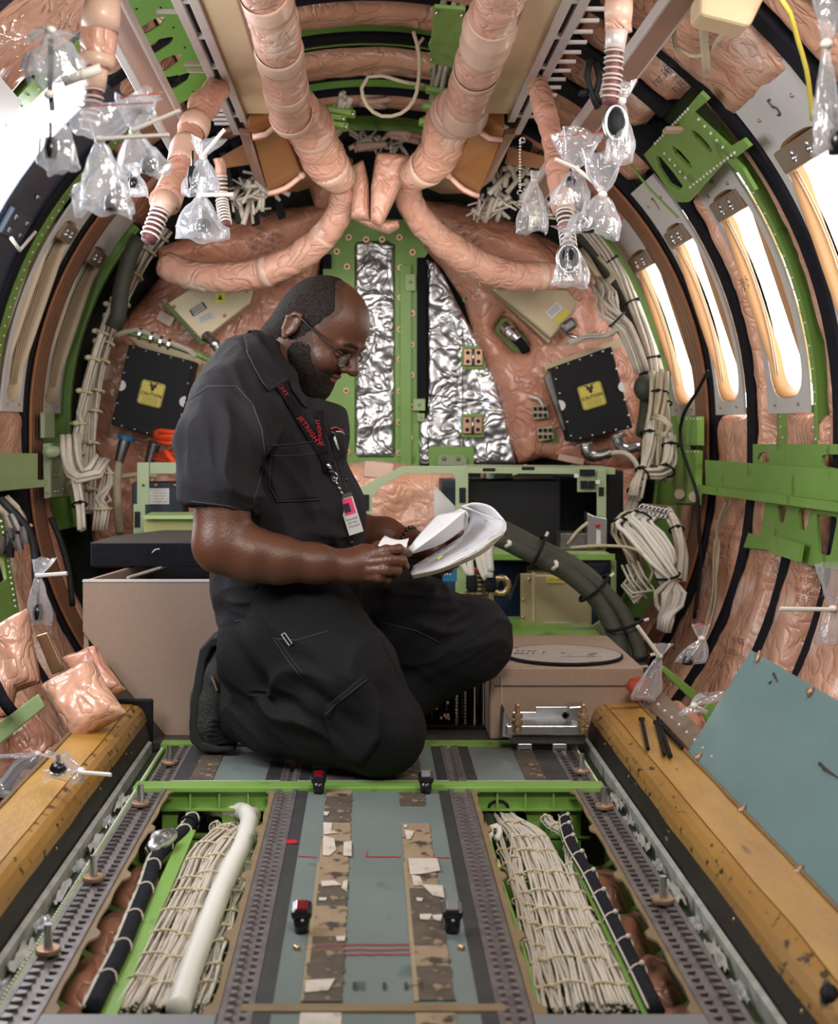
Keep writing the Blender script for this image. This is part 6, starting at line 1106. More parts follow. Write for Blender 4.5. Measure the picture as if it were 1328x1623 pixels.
# near arm
b.chain([P(375, 640, 3.08), P(352, 770, 3.0), P(352, 862, 2.99), P(395, 878, 2.99), P(440, 887, 3.0), P(500, 893, 3.02), P(548, 897, 3.04)], [.07, .062, .060, .056, .049, .040, .032], .02)
b.chain([P(548, 897, 3.04), P(578, 888, 3.05)], [.031, .036], .02, (1, 1, 1)); b.chain([P(552, 900, 3.04), P(585, 905, 3.05)], [.03, .028], .015)
for pts, rs in (([(588, 880, 3.03), (612, 873, 3.02), (632, 871, 3.04), (647, 877, 3.08)], [.015, .0118, .0108, .0092]), ([(590, 891, 3.02), (616, 888, 3.0), (637, 889, 3.02), (643, 898, 3.06)], [.015, .0118, .0108, .0092]),
                ([(588, 903, 3.02), (611, 903, 3.0), (629, 904, 3.02), (627, 913, 3.06)], [.014, .0112, .0102, .009]), ([(582, 913, 3.03), (601, 915, 3.01), (613, 918, 3.03), (608, 924, 3.06)], [.012, .0098, .009, .008]), ([(575, 880, 3.07), (600, 868, 3.10), (622, 864, 3.11), (645, 871, 3.10)], [.017, .0135, .0120, .0100])):
    b.chain([P(*p) for p in pts], rs, .004)
    for p, r in zip(pts[1:3], rs[1:3]): b.ell(P(*p), (r*1.12,)*3, None, .004)
# far arm
b.chain([P(455, 660, 3.46), P(520, 840, 3.45), P(560, 845, 3.43), P(610, 848, 3.40), P(652, 860, 3.36)], [.06, .055, .050, .040, .028], .02)
b.chain([P(652, 860, 3.36), P(690, 866, 3.29)], [.027, .032], .02); b.chain([P(660, 870, 3.35), P(702, 876, 3.27)], [.025, .026], .015)
for pts, rs in (([(690, 858, 3.29), (712, 852, 3.26), (730, 846, 3.22)], [.017, .0135, .011]), ([(698, 878, 3.26), (718, 880, 3.20), (728, 884, 3.15)], [.014, .0115, .0095]), ([(694, 884, 3.25), (710, 890, 3.19), (722, 894, 3.14)], [.014, .0115, .0095]), ([(686, 889, 3.25), (700, 898, 3.19), (712, 902, 3.14)], [.013, .011, .0095]), ([(678, 890, 3.26), (690, 901, 3.21), (700, 907, 3.16)], [.012, .0095, .0085])):
    b.chain([P(*p) for p in pts], rs, .004)
v, f = b.mesh(); v = relax(v, f, 1); fc = v[f].mean(1)
lipc = np.array(h(.121, 0, -.053)); L_ = fc-lipc; lx, ly, lz = L_@np.array(hf), L_@np.array(hs), L_@np.array(hu)
slot = ((lx > -.006) & (abs(ly) < .024) & (abs(lz+.0) < .0125-.012*(abs(ly)/.024)**2)).astype(int)
G_ = fc-np.array(HO); gx, gy, gz = G_@np.array(hf), G_@np.array(hs), G_@np.array(hu); gx = gx+nzv(fc, (60, 60, 60), 1)*.006
slot[(gx < np.interp(gz, [-.1, 0, .025, .05, .08, .105, .14], [.03, .044, .054, .062, .074, .060, .02])) & (gz > -.07) & (gx-.5*gz > -.2) & (abs(gy) < .0835-.006*(gz < .035)*(gx > -.03)*(gx < .02)) & (gz > .034)] = 2
slot[(gx > .015) & (gx < .12) & (gz < np.interp(gx, [.018, .034, .048, .075, .100, .12], [.03, .034, .012, -.024, -.046, -.036])) & (gz > -.13) & (slot == 0)] = 2
person = mk('person', v, f, 'skin', None, (P(460, 1000, 3.27).x, 3.27, 0), ['skin', 'lip', 'stubble'], slot)
tag(person, 'man kneeling on one knee in dark work clothes, reading a paper manual', 'person'); bodyb = BVHTree.FromPolygons([V(p) for p in v], [tuple(q) for q in f])
# hair and beard as their own close-fitting shells
def shell(name, m, build, lo, hi, hh, cutf, noise_amp=.0):
    s = SDF(lo, hi, hh); build(s)
    X = [(s.lo[i]+s.h*np.arange(s.n[i])) for i in range(3)]; G = np.stack(np.meshgrid(*X, indexing='ij'), -1)-np.array(HO)
    lx, ly, lz = G@np.array(hf), G@np.array(hs), G@np.array(hu); s.f = np.maximum(s.f, cutf(lx, ly, lz).astype(np.float32)); v, f = s.mesh(); v = relax(v, f, 1)
    if noise_amp: v = v+vnorm(v, f)*(nzv(v, (260, 260, 260), 3)*noise_amp)[:, None]
    return mk(name, v, f, m, person)
hlo, hhi = np.array(h(.02, 0, .01))-.2, np.array(h(.02, 0, .01))+.2
def hair_b(s): s.ell(h(.027, 0, .0455), (.1055, .0822, .0938), HR, .01); s.ell(h(-.0205, 0, .02), (.060, .0685, .072), HR, .02); s.cap(h(-.018, 0, -.01), h(-.026, 0, -.06), .066, .064, .02)
shell('hair', 'hair', hair_b, hlo, hhi, .003, lambda x, y, z: np.maximum.reduce([x-np.interp(z, [-.1, 0, .025, .05, .08, .105, .14], [.02, .034, .044, .052, .060, .040, -.005])+.0012*np.sin(z*260)+.001*np.sin(y*300), -(z+.082)-.0*x]), .0012)
def beard_b(s):
    s.ell(h(.060, 0, -.018), (.0685, .0690, .0895), HR, .02); s.ell(h(.062, 0, -.070), (.060, .0585, .040), HR, .02); s.ell(h(.092, 0, -.092), (.036, .040, .030), HR, .02); s.ell(h(.03, 0, -.05), (.045, .066, .04), HR, .02); s.ell(h(.070, 0, -.100), (.034, .032, .024), HR, .02); s.ell(h(.100, 0, -.102), (.030, .034, .027), HR, .015)
    s.ell(h(.123, 0, -.053), (.016, .019, .0105), HR, .006, 'sub'); s.ell(h(.135, 0, -.020), (.02, .02, .013), HR, .004, 'sub')
shell('beard', 'hair', beard_b, hlo-.03, hhi, .003, lambda x, y, z: np.maximum.reduce([z-np.interp(x, [-.02, .018, .034, .048, .075, .100, .112, .14], [-.01, .03, .028, -.005, -.040, -.060, -.036, -.034])+.002*np.sin(x*500), .010+.0*z-x+.0, ]), .0022)
for s_ in (-1, 1):
    q = MB(); q.tube([h(.115, s_*.052, .029), h(.127, s_*.036, .037), h(.1345, s_*.018, .035)], [.003, .0045, .004], 6, .005); q.build('eyebrow', 'hair', parent=person, sm=True)
# glasses
g = MB()
for s_ in (-1, 1):
    c = [(.134-.012*abs(y/.03)**2*.6, s_*.035+y*1.0, z) for y, z in [(.025*math.copysign(abs(math.cos(a))**.7, math.cos(a)), -.001+.0175*math.copysign(abs(math.sin(a))**.7, math.sin(a))) for a in np.linspace(0, 2*PI, 25)]]
    g.tube([h(*p) for p in c], .0017, 6); g.tube([h(.128, s_*.060, .010), h(.110, s_*.072, .014), h(.05, s_*.084, .020), h(.0, s_*.088, .027), h(-.012, s_*.086, .018)], [.0022, .0028, .0022, .0018], 6, .02)
g.tube([h(.134, -.011, .006), h(.139, 0, .008), h(.134, .011, .006)], .0017, 6, .004); go = g.build('glasses', 'black_gloss', parent=person, sm=True)
for s_ in (-1, 1):
    q = MB(); q.prism([h(.134-.012*abs(y/.03)**2*.6, s_*.035+y, z) for y, z in [(.0245*math.copysign(abs(math.cos(a))**.7, math.cos(a)), -.001+.017*math.copysign(abs(math.sin(a))**.7, math.sin(a))) for a in np.linspace(0, 2*PI, 25)[:-1]]], hf*.001); q.build('lens', 'glass_lens', parent=go)
# ---- shirt
s = SDF((P(270, 0, 3.0).x, 2.83, P(0, 1040, 3.2).z), (P(620, 0, 3.2).x, 3.68, P(0, 500, 3.1).z), .0048)
s.ell(P(418, 665, 3.27), (.155, .20, .155), None, .05); s.ell(P(408, 600, 3.27), (.10, .17, .085), None, .06); s.ell(P(452, 820, 3.27), (.185, .195, .20), None, .06); s.ell(P(455, 930, 3.27), (.172, .195, .12), None, .05); s.ell(P(462, 1000, 3.27), (.165, .19, .10), None, .04)
s.cap(P(400, 600, 3.27), P(368, 640, 3.09), .085, .092, .05); s.cap(P(420, 600, 3.27), P(440, 650, 3.45), .085, .092, .05); s.ell(P(505, 690, 3.2), (.07, .10, .10), None, .05)
s.chain([P(366, 645, 3.07), P(352, 700, 3.03), P(347, 760, 3.0), P(346, 840, 3.0)], [.092, .094, .080, .076], .03)
s.chain([P(450, 655, 3.46), P(490, 750, 3.46), P(520, 800, 3.46)], [.09, .085, .078], .03)
s.ell(P(428, 575, 3.25), (.075, .085, .045), None, .03)
s.ell(h(.085, 0, -.095), (.090, .095, .062), HR, .02, 'sub'); s.cap(h(.05, -.05, -.07), h(.09, -.03, -.17), .055, .02, .02, 'sub'); s.ell(P(515, 615, 3.22), (.085, .10, .045), None, .02, 'sub')
# sleeve hem, shirt hem, neck opening
X = [(s.lo[i]+s.h*np.arange(s.n[i])).astype(np.float32) for i in range(3)]; XX, YY, ZZ = X[0][:, None, None], X[1][None, :, None], X[2][None, None, :]
za = P(0, 803, 3.0).z; slope = -.17; xa_ = P(346, 0, 3.0).x
s.f = np.where((XX < P(404, 0, 3.0).x) & (YY < 3.085), np.maximum(s.f, (za+slope*(XX-xa_))-ZZ), s.f)
s.cut(P(478, 992, 3.27), tuple(V((-.05, 0, -1)).normalized()))
s.f = np.where(ZZ > P(0, 640, 3.2).z, np.maximum(s.f, -(np.sqrt((XX-P(452, 0, 3.25).x)**2*.9+(YY-3.25)**2)-.070-(ZZ-P(0, 615, 3.2).z)*-.05)) if False else s.f, s.f)
v, f = s.mesh(); v = relax(v, f, 2); n = vnorm(v, f)
up_ = 1-gauss(v, P(330, 620, 3.0), .12)*.5
disp = .0065*folds(v, n, (.35, 0, -1), 3.2, 9, 1.0)*(.4+gauss(v, P(430, 760, 3.05), .16)*1.0+gauss(v, P(380, 960, 3.05), .14)*1.2)+.0055*folds(v, n, (1, 0, -.25), 4, 13, 5.0)*(gauss(v, P(400, 930, 3.1), .14)+gauss(v, P(520, 880, 3.1), .10)*.9)
disp = disp*1.9
disp += .010*folds(v, n, (.1, 0, -1), 2.5, 14, 8.0)*gauss(v, P(400, 700, 2.98), .09)+.005*nzv(v, (5, 5, 5), 2)
disp += .0052*folds(v, n, (.45, 0, -1), 5, 24, 21.0)*(.35+.9*gauss(v, P(470, 830, 3.05), .13)+.8*gauss(v, P(400, 700, 3.0), .12)+.5*gauss(v, P(500, 680, 3.05), .1))
disp += .0065*folds(v, n, (1, 0, .12), 4, 22, 31.0)*(gauss(v, P(400, 935, 3.08), .13)+.7*gauss(v, P(540, 850, 3.05), .10)+1.0*gauss(v, P(345, 780, 2.98), .06))+.007*folds(v, n, (.25, 0, -1), 4, 20, 61.0)*gauss(v, P(350, 700, 2.96), .12)
v = v+n*disp[:, None]; shirt = mk('shirt', v, f, 'shirt', person); sb = BVHTree.FromPolygons([V(p) for p in v], [tuple(q) for q in f])
# ---- trousers
s = SDF((P(330, 0, 3.0).x, 2.90, -.0), (P(825, 0, 3.4).x, 3.70, P(0, 870, 3.2).z), .0055); s.lo[2] = -.012; s.n[2] += 3; s.f = np.full(s.n, .25, np.float32)
s.ell(P(455, 1000, 3.27), (.155, .185, .115), None, .05); s.chain([P(478, 985, 3.16), P(540, 1070, 3.12), P(599, 1155, 3.10)], [.132, .118, .096], .04)
s.chain([P(600, 1158, 3.10), P(500, 1140, 3.15), P(440, 1128, 3.22), P(388, 1118, 3.30)], [.093, .092, .094, .088], .03)
s.chain([P(520, 965, 3.38), P(640, 988, 3.40), P(742, 1012, 3.41)], [.125, .112, .100], .04); s.chain([P(742, 1012, 3.41), P(640, 1080, 3.43), P(545, 1130, 3.45)], [.097, .088, .07], .03)
s.cap(P(400, 1030, 3.2), P(420, 1050, 3.3), .09, .09, .04); s.cut((0, 0, .003), (0, 0, -1))
v, f = s.mesh(); v = relax(v, f, 2); n = vnorm(v, f)
disp = .009*folds(v, n, (1, 0, .38), 2.2, 11, 2.0)*gauss(v, P(690, 990, 3.32), .15)+.009*folds(v, n, (1, 0, -.5), 3, 11, 6.0)*(gauss(v, P(430, 1080, 3.1), .12)+.8*gauss(v, P(440, 1130, 3.1), .10))+.006*folds(v, n, (.5, 0, -1), 3, 9, 4.0)*gauss(v, P(520, 1100, 3.0), .13)
disp = disp*1.7; disp += .0065*folds(v, n, (1, 0, .45), 3.5, 25, 41.0)*(gauss(v, P(660, 960, 3.3), .13)+.7*gauss(v, P(745, 1000, 3.32), .09))
disp += .0065*folds(v, n, (1, 0, -.75), 3.5, 22, 51.0)*(.25+gauss(v, P(420, 1060, 3.1), .11)+gauss(v, P(470, 1130, 3.05), .11)+.6*gauss(v, P(580, 1150, 3.0), .09)); disp += .005*nzv(v, (6, 6, 6), 7); disp *= np.clip((v[:, 2]-.004)/.03, 0, 1)
v = v+n*disp[:, None]; v[:, 2] = np.maximum(v[:, 2], .003); trousers = mk('trousers', v, f, 'trousers', person); tb = BVHTree.FromPolygons([V(p) for p in v], [tuple(q) for q in f])
# ---- shoes
def shoe(pts, rs, sole, dd, label=None):
    q = SDF(np.array(P(280, 1215, 3.1)) if sole else (P(480, 0, 3.45).x, 3.3, 0), np.array(P(400, 990, 3.5)) if sole else (P(700, 0, 3.45).x, 3.6, .15), .004)
    q.lo[1] = 3.15; q.n[1] = 110; q.f = np.full(q.n, .25, np.float32); q.chain([P(*p) for p in pts], rs, .02)
    if not sole: q.cut((0, 0, .004), (0, 0, -1))
    v, f = q.mesh(); v = relax(v, f, 1); return mk('shoe', v, f, 'shoe', person)
sh = shoe([(352, 1040, 3.34), (345, 1070, 3.34), (336, 1110, 3.34), (332, 1145, 3.34), (345, 1168, 3.34), (362, 1172, 3.34)], [.036, .046, .047, .045, .034, .03], True, 0)
so = [(334, 1011), (346, 1008), (356, 1016), (352, 1024), (336, 1026), (326, 1050), (321, 1090), (314, 1130), (314, 1160), (322, 1176), (345, 1183), (372, 1184), (374, 1191), (340, 1194), (316, 1191), (301, 1176), (299, 1150), (303, 1110), (309, 1070), (316, 1030)]
MB().prism([P(x, y, 3.295) for x, y in so], (0, .095, 0)).build('sole', 'sole', parent=sh, bev=.006)
t_ = MB(); t_.tube([P(336, 1072, 3.285), P(340, 1082, 3.283), P(344, 1094, 3.283)], .0035, 5); t_.build('pull_tab', 'bolt_tan', parent=sh); t_ = MB()
for k in range(5): t_.tube([P(322+k*2, 1148+k*6, 3.294), P(345, 1140+k*8, 3.288), P(362, 1150+k*5, 3.30)], .002, 5, .02)
t_.build('toe_crease', 'foam', parent=sh, sm=True)
MB().tube([P(362, 1056, 3.28), P(372, 1080, 3.28), P(376, 1110, 3.28)], [.03, .036, .03], 10, .02).build('sock', 'foam', parent=sh, sm=True)
shoe([(535, 1150, 3.46), (590, 1152, 3.46), (650, 1158, 3.46)], [.045, .045, .034], False, 0)
# ---- cloth details laid on the surfaces
CAM = V((0, 0, H))
def hit(px, py, trees, lift=.004):
    d = V(((px-VX)/F, 1, -(py-VY)/F)).normalized(); best = None
    for t in trees:
        q = t.ray_cast(CAM, d)
        if q[0] is not None and (best is None or q[3] < best[1]): best = (q[0], q[3], q[1])
    if best is None: return P(px, py, 3.2)
    return best[0]-d*lift
def seam(pts, trees, r=.0011, m='seam', name='seam', lift=.001, parent=None, step=6):
    o = []
    for a, c in zip(pts, pts[1:]):
        k = max(1, int(math.hypot(c[0]-a[0], c[1]-a[1])/step)); o += [hit(a[0]+(c[0]-a[0])*i/k, a[1]+(c[1]-a[1])*i/k, trees, lift) for i in range(k)]
    o.append(hit(*pts[-1], trees, lift)); return MB().tube(o, r, 5).build(name, m, parent=parent or shirt, sm=True)
def cloth(poly, trees, m, name, parent, lift=.004, bulge=.0, step=4, thick=.002, wr=0):
    return pblob(poly, lambda x, y: hit(x, y, trees, lift), fwd, bulge, .01, step, wr, 30, thick, 1, 700).build(name, m, parent=parent, sm=True)
both = [sb, bodyb]
col = cloth([(386, 532), (396, 523), (410, 530), (420, 548), (438, 570), (455, 590), (459, 601), (444, 612), (426, 620), (416, 606), (404, 585), (392, 560)], both, 'shirt', 'collar', shirt, .010, .006, 3, .004)
cloth([(470, 606), (480, 612), (487, 634), (488, 648), (478, 640), (462, 618), (458, 604)], both, 'shirt', 'collar', shirt, .006, .004, 3, .003)
seam([(424, 616), (414, 602), (402, 580), (390, 555)], both, lift=.018); seam([(428, 615), (454, 599)], both, lift=.018)
cloth([(432, 705), (500, 700), (512, 735), (510, 790), (440, 795), (428, 770)], [sb], 'shirt', 'chest_pocket', shirt, .002, .004, 4, .002)
seam([(430, 706), (466, 704), (500, 699)], [sb], lift=.009); seam([(431, 722), (468, 722), (510, 716)], [sb], lift=.008); seam([(431, 706), (427, 770), (440, 795), (510, 791)], [sb], lift=.007)
seam([(292, 640), (330, 612), (375, 612), (400, 640), (415, 680), (420, 720), (412, 760), (400, 800)], [sb], .0014, lift=.001)
seam([(500, 655), (520, 700), (538, 760), (548, 820), (556, 880), (560, 920)], [sb], .0014); seam([(505, 650), (527, 700), (546, 760), (556, 820), (563, 880)], [sb], .0010)
seam([(303, 795), (330, 798), (360, 802), (393, 812)], [sb], .0012); seam([(372, 985), (420, 975), (500, 972), (585, 972)], [sb], .0014)
cloth([(522, 690), (546, 684), (549, 722), (530, 730)], [sb], 'shirt', 'chest_pocket', shirt, .002, .003, 3, .002)
seam([(522, 690), (546, 685)], [sb], .0012, lift=.006)
for y in (760, 812, 860): q = MB(); q.ball(hit(548 if y < 800 else 556, y, [sb], .003), .0055, 8, 5); q.build('button', 'black_gloss', parent=shirt, sm=True)
# pen and embroidered mark
q = MB(); q.tube([hit(526, 683, [sb], .012), hit(529, 691, [sb], .012)], .0042, 7); q.build('pen_cap', 'black_gloss', parent=shirt, sm=True); q = MB(); q.tube([hit(529, 690, [sb], .011), hit(536, 713, [sb], .010)], .0028, 7); q.build('pen', 'label_white', parent=shirt, sm=True)
q = MB(); q.tube([hit(x, y, [sb], .006) for x, y in ((524, 680), (532, 677), (538, 680), (545, 684))], .0018, 5); q.build('embroidered_mark', 'red', parent=shirt, sm=True); q = MB(); q.tube([hit(x, y, [sb], .006) for x, y in ((533, 684), (540, 684), (546, 688))], .0014, 5); q.build('embroidered_mark', 'label_white', parent=shirt, sm=True)
# lanyard
def ribbon(path, wd, m, name, parent, lift=.005):
    mb = MB(); vs = []; P2 = []
    for a, c in zip(path, path[1:]):
        k = max(1, int(math.hypot(c[0]-a[0], c[1]-a[1])/4)); P2 += [(a[0]+(c[0]-a[0])*i/k, a[1]+(c[1]-a[1])*i/k) for i in range(k)]
    P2.append(path[-1]); n_ = len(P2)
    for i, (x, y) in enumerate(P2):
        a, c = P2[max(i-1, 0)], P2[min(i+1, n_-1)]; dx, dy = c[0]-a[0], c[1]-a[1]; L_ = math.hypot(dx, dy); nx, ny = -dy/L_, dx/L_
        for k in (-1, -.33, .33, 1): vs.append(hit(x+nx*wd*k, y+ny*wd*k, both, lift))
    mb.grid(vs, n_, 4); return mb.build(name, m, parent=parent, sm=True, sol=.0016)
lan = ribbon([(440, 604), (452, 625), (468, 650), (480, 672), (497, 700), (510, 722)], 6.5, 'lanyard_web', 'lanyard', person, .009)
ribbon([(507, 650), (507, 670), (510, 695), (514, 720)], 6, 'lanyard_web', 'lanyard_strap', lan, .009); ribbon([(510, 722), (516, 738), (520, 748)], 5, 'lanyard_web', 'lanyard_tail', lan, .010)
def wrap_text(txt, a, c, size, m, parent, squeeze=.62, flip=1, lift=.012):
    vs, fs = text_tris(txt); xs = [p[0] for p in vs]; w0, w1 = min(xs), max(xs); dx, dy = c[0]-a[0], c[1]-a[1]; L_ = math.hypot(dx, dy); ux, uy = dx/L_, dy/L_; nx, ny = uy*flip, -ux*flip
    mb = MB(); mb.add([hit(a[0]+ux*(p[0]-w0)/(w1-w0)*L_+nx*p[1]*size, a[1]+uy*(p[0]-w0)/(w1-w0)*L_+ny*p[1]*size, both, lift) for p in vs], fs); return mb.build('lanyard_lettering', m, parent=parent)
wrap_text('JETRIGHT', (474, 660), (507, 706), 10, 'lanyard_red', lan); wrap_text('JETRIGHT', (510, 707), (503, 664), 9, 'lanyard_red', lan, lift=.013); wrap_text('GHT', (442, 607), (455, 628), 9, 'lanyard_red', lan)
q = MB(); q.tube([hit(518, 735, both, .014), hit(524, 745, both, .014)], .005, 8); q.build('clasp', 'steel', parent=lan, sm=True); q = MB(); q.tube([hit(522, 745, both, .014), hit(527, 752, both, .015)], .0065, 8); q.build('buckle', 'black_gloss', parent=lan, sm=True)
q = MB(); c0 = hit(533, 760, both, .014)
for k in range(4): q.tube([hit(528+k*4, 755+k*8, both, .014), hit(531+k*4, 760+k*8, both, .016)], .003, 6)
q.tube([hit(530, 756, both, .015)+V((.006*math.cos(a), 0, .010*math.sin(a))) for a in np.linspace(0, 2*PI, 11)], .0016, 5); q.build('clip', 'steel', parent=lan, sm=True)
bc = hit(555, 814, both, .02); bu = V((.30, 0, -.954)).normalized(); br = V((.954, 0, .30)); 
def bad(x0, y0, x1, y1, m, name, off): return MB().prism([bc+br*a+bu*e+V((0, -off, 0)) for a, e in ((x0, y0), (x1, y0), (x1, y1), (x0, y1))], (0, .0012, 0)).build(name, m, parent=lan)
bad(-.0165, -.045, .0165, .046, 'label_white', 'badge_card', 0); bad(-.011, -.034, .013, .002, 'pink_tag', 'badge_photo', .001); bad(-.0165, -.045, .0165, -.036, 'steel_dark', 'badge_header', .001); bad(-.010, -.024, .004, -.004, 'navy', 'badge_figure', .002)
q = MB()
for k in range(3): scribble(q, bc+bu*(.014+k*.008)+V((0, -.002, 0)), br, -bu, .024, .004, k)
q.build('badge_print', 'ink', parent=lan)
# wrist band
q = MB(); c = P(648, 858, 3.365); T = (P(652, 860, 3.36)-P(610, 848, 3.40)).normalized(); A = T.cross(V((0, 1, 0))).normalized(); B_ = T.cross(A)
for a in np.linspace(0, 2*PI, 19)[:-1]: q.ball(c+A*.034*math.cos(a)+B_*.034*math.sin(a), .0055, 6, 4)
q.build('wrist_band', 'black_gloss', parent=person, sm=True)
# trouser details
seam([(432, 1012), (470, 1015), (520, 1000)], [tb], .0013, parent=trousers); seam([(435, 1015), (455, 1045), (478, 1075)], [tb], .0011, parent=trousers); seam([(440, 1012), (460, 1042), (482, 1070)], [tb], .0009, parent=trousers)
seam([(595, 978), (612, 1030), (640, 1085), (662, 1130)], [tb], .0011, 'trousers', parent=trousers)
for a, c in (((447, 1005), (459, 1021)), ((451, 1003), (463, 1019))): pass
q = MB(); vs = [hit(x, y, [tb], .004) for x, y in ((446, 1006), (451, 1003), (463, 1020), (458, 1023))]; q.add(vs, [(0, 1, 2, 3)]); lb_ = q.build('side_label', 'foam', parent=trousers, sol=.001); q = MB(); q.tube([hit(x, y, [tb], .005) for x, y in ((446, 1006), (451, 1003), (463, 1020), (458, 1023), (446, 1006))], .0009, 4); q.build('label_edge', 'label_white', parent=trousers)
cloth([(512, 1130), (530, 1108), (580, 1072), (590, 1080), (608, 1118), (606, 1170), (575, 1212), (540, 1205), (522, 1170)], [tb], 'trousers', 'cargo_pocket', trousers, .002, .016, 5, .003)
cloth([(514, 1138), (516, 1120), (578, 1068), (586, 1078), (560, 1100), (534, 1122), (524, 1142)], [tb], 'trousers', 'pocket_flap', trousers, .018, .004, 4, .003)
seam([(516, 1134), (530, 1118), (555, 1098), (582, 1077)], [tb], .0010, parent=trousers, lift=.026); seam([(545, 1130), (548, 1165), (560, 1205)], [tb], .0012, 'seam', parent=trousers, lift=.016)
seam([(600, 985), (660, 1000), (700, 1020)], [tb], .0011, parent=trousers)
# ---- the manual he reads
t = thing('paper_manual', P(700, 890, 3.15), 'open stapled paper manual held in both hands, its pages curling over', 'manual')
def pg(A_, B__, m, name, sol=.003, n=28, k=10, wav=.0):
    A2, B2 = smooth([P(*p) for p in A_], .006), smooth([P(*p) for p in B__], .006)
    def rs(Q): return [Q[min(len(Q)-1, int(i*(len(Q)-1)/(n-1)+.5))] for i in range(n)]
    A2, B2 = rs(A2), rs(B2); vs = [A2[i].lerp(B2[i], j/(k-1))+V((0, 0, wav*math.sin(PI*j/(k-1)))) for i in range(n) for j in range(k)]
    mb = MB(); mb.grid(vs, n, k); return mb.build(name, m, parent=t, sm=True, sol=sol)
for q_ in range(6):
    e = q_*.9
    pg([(655+e, 897+e, 3.22), (690+e, 876+e, 3.22), (726, 853+e, 3.22), (742, 832+e, 3.21), (745+e*.5, 812+e*.3, 3.20), (730+e, 803-e*.3, 3.19)], [(651+e*.6, 909+e, 3.06), (695, 897+e, 3.06), (745, 873+e, 3.06), (782, 851+e, 3.07), (798+e*.6, 838+e, 3.10), (799+e*.7, 824+e, 3.12)], 'paper_grey' if q_ == 0 else 'paper', 'page', .0012, wav=0)
pg([(730, 803, 3.19), (752, 797, 3.18), (778, 803, 3.15), (799, 824, 3.12)], [(741, 822, 3.23), (752, 820, 3.24), (768, 830, 3.22), (790, 840, 3.13)], 'paper', 'curled_page', .002)
pg([(652, 911, 3.055), (700, 900, 3.055), (760, 872, 3.06), (797, 842, 3.09)], [(655, 917, 3.07), (700, 906, 3.07), (762, 879, 3.075), (798, 848, 3.10)], 'paper_scrap', 'page_edges', .002)
pg([(647, 869, 3.09), (668, 843, 3.12), (692, 816, 3.15)], [(652, 876, 3.08), (698, 842, 3.08), (738, 809, 3.10)], 'paper', 'loose_page', .001); pg([(692, 816, 3.15), (715, 812, 3.15), (731, 806, 3.13)], [(700, 838, 3.085), (720, 825, 3.09), (738, 809, 3.10)], 'paper', 'loose_page', .001)
pg([(652, 876, 3.08), (698, 842, 3.08), (738, 809, 3.10)], [(653, 878, 3.12), (700, 862, 3.13), (736, 838, 3.14)], 'paper', 'loose_page', .001); pg([(738, 809, 3.10), (742, 816, 3.10), (741, 826, 3.12)], [(736, 838, 3.14), (738, 836, 3.14), (737, 835, 3.14)], 'paper', 'loose_page', .001)
pg([(599, 865, 3.07), (604, 856, 3.09), (610, 849, 3.11)], [(644, 868, 3.06), (646, 860, 3.08), (648, 853, 3.10)], 'paper', 'loose_page', .001, wav=-.006)
q = MB()
for k in range(4): scribble(q, P(690+k*9, 880-k*5, 3.115), V((.86, -.1, .45)).normalized(), V((-.2, .6, .5)).normalized(), .03, .006, k)
q.build('page_print', 'ink', parent=t); q = MB(); q.tube([P(694, 886, 3.10), P(700, 881, 3.11), P(697, 880, 3.11)], .0018, 5); q.build('highlighter_mark', 'label_lime', parent=t)
# ================================================================ overhead fittings
def beam3(pa, pb, wd, th, m, name, parent, up=(0, 0, 1), bev=.002):
    pa, pb = V(pa), V(pb); T = (pb-pa).normalized(); A = T.cross(V(up)).normalized(); B_ = A.cross(T)
    return MB().prism([pa-A*wd/2, pa+A*wd/2, pa+A*wd/2+B_*th, pa-A*wd/2+B_*th], pb-pa).build(name, m, parent=parent, bev=bev)
ZP = H+.9
for sd, xi, xo in ((-1, -.281, -.360), (1, .334, .409)):
    nm = 'left' if sd < 0 else 'right'
    t = thing('ceiling_panel', ((xi+xo)/2, 3.3, ZP), 'long beige ceiling panel in metal edging on the %s of the ducts' % nm, 'panel')
    MB().b2((min(xi, xo), 1.4, ZP), (max(xi, xo), 4.12, ZP+.012)).build('panel_board', 'beige_panel', parent=t, bev=.002)
    MB().b2((xi-sd*.012, 1.4, ZP-.006), (xi, 4.14, ZP+.02)).build('inner_edging', 'rail_pink', parent=t, bev=.002); MB().b2((min(xo, xo+sd*.022), 1.4, ZP-.008), (max(xo, xo+sd*.022), 4.2, ZP+.02)).build('outer_edging', 'rail', parent=t, bev=.002)
    t = thing('slotted_rail', (xo+sd*.04, 3.3, ZP), 'slotted metal rail with clip pins beside the %s beige ceiling panel' % nm, 'rail')
    a, b_ = sorted((xo+sd*.038, xo+sd*.060)); MB().b2((a, 1.4, ZP-.004), (b_, 4.4, ZP+.012)).build('rail_bar', 'rail', parent=t, bev=.002)
    a, b_ = sorted((xo+sd*.022, xo+sd*.038)); MB().b2((a, 1.4, ZP+.01), (b_, 4.4, ZP+.014)).build('slot_backing', 'black', parent=t)
    for k in range(9): MB().b2((a, 1.9+k*.28, ZP-.002), (b_, 1.915+k*.28, ZP+.012)).build('slot_bridge', 'rail', parent=t)
    ys = [2.95, 3.1, 3.55, 3.62, 3.9, 3.96, 4.02, 4.08, 4.14, 4.2, 4.26] if sd < 0 else [2.9+.09*k for k in range(15)]
    for y in ys: MB().b2((xo+sd*.06, y, ZP-.002), (xo+sd*.105, y+.010, ZP+.006)).build('clip_pin', 'rail', parent=t)
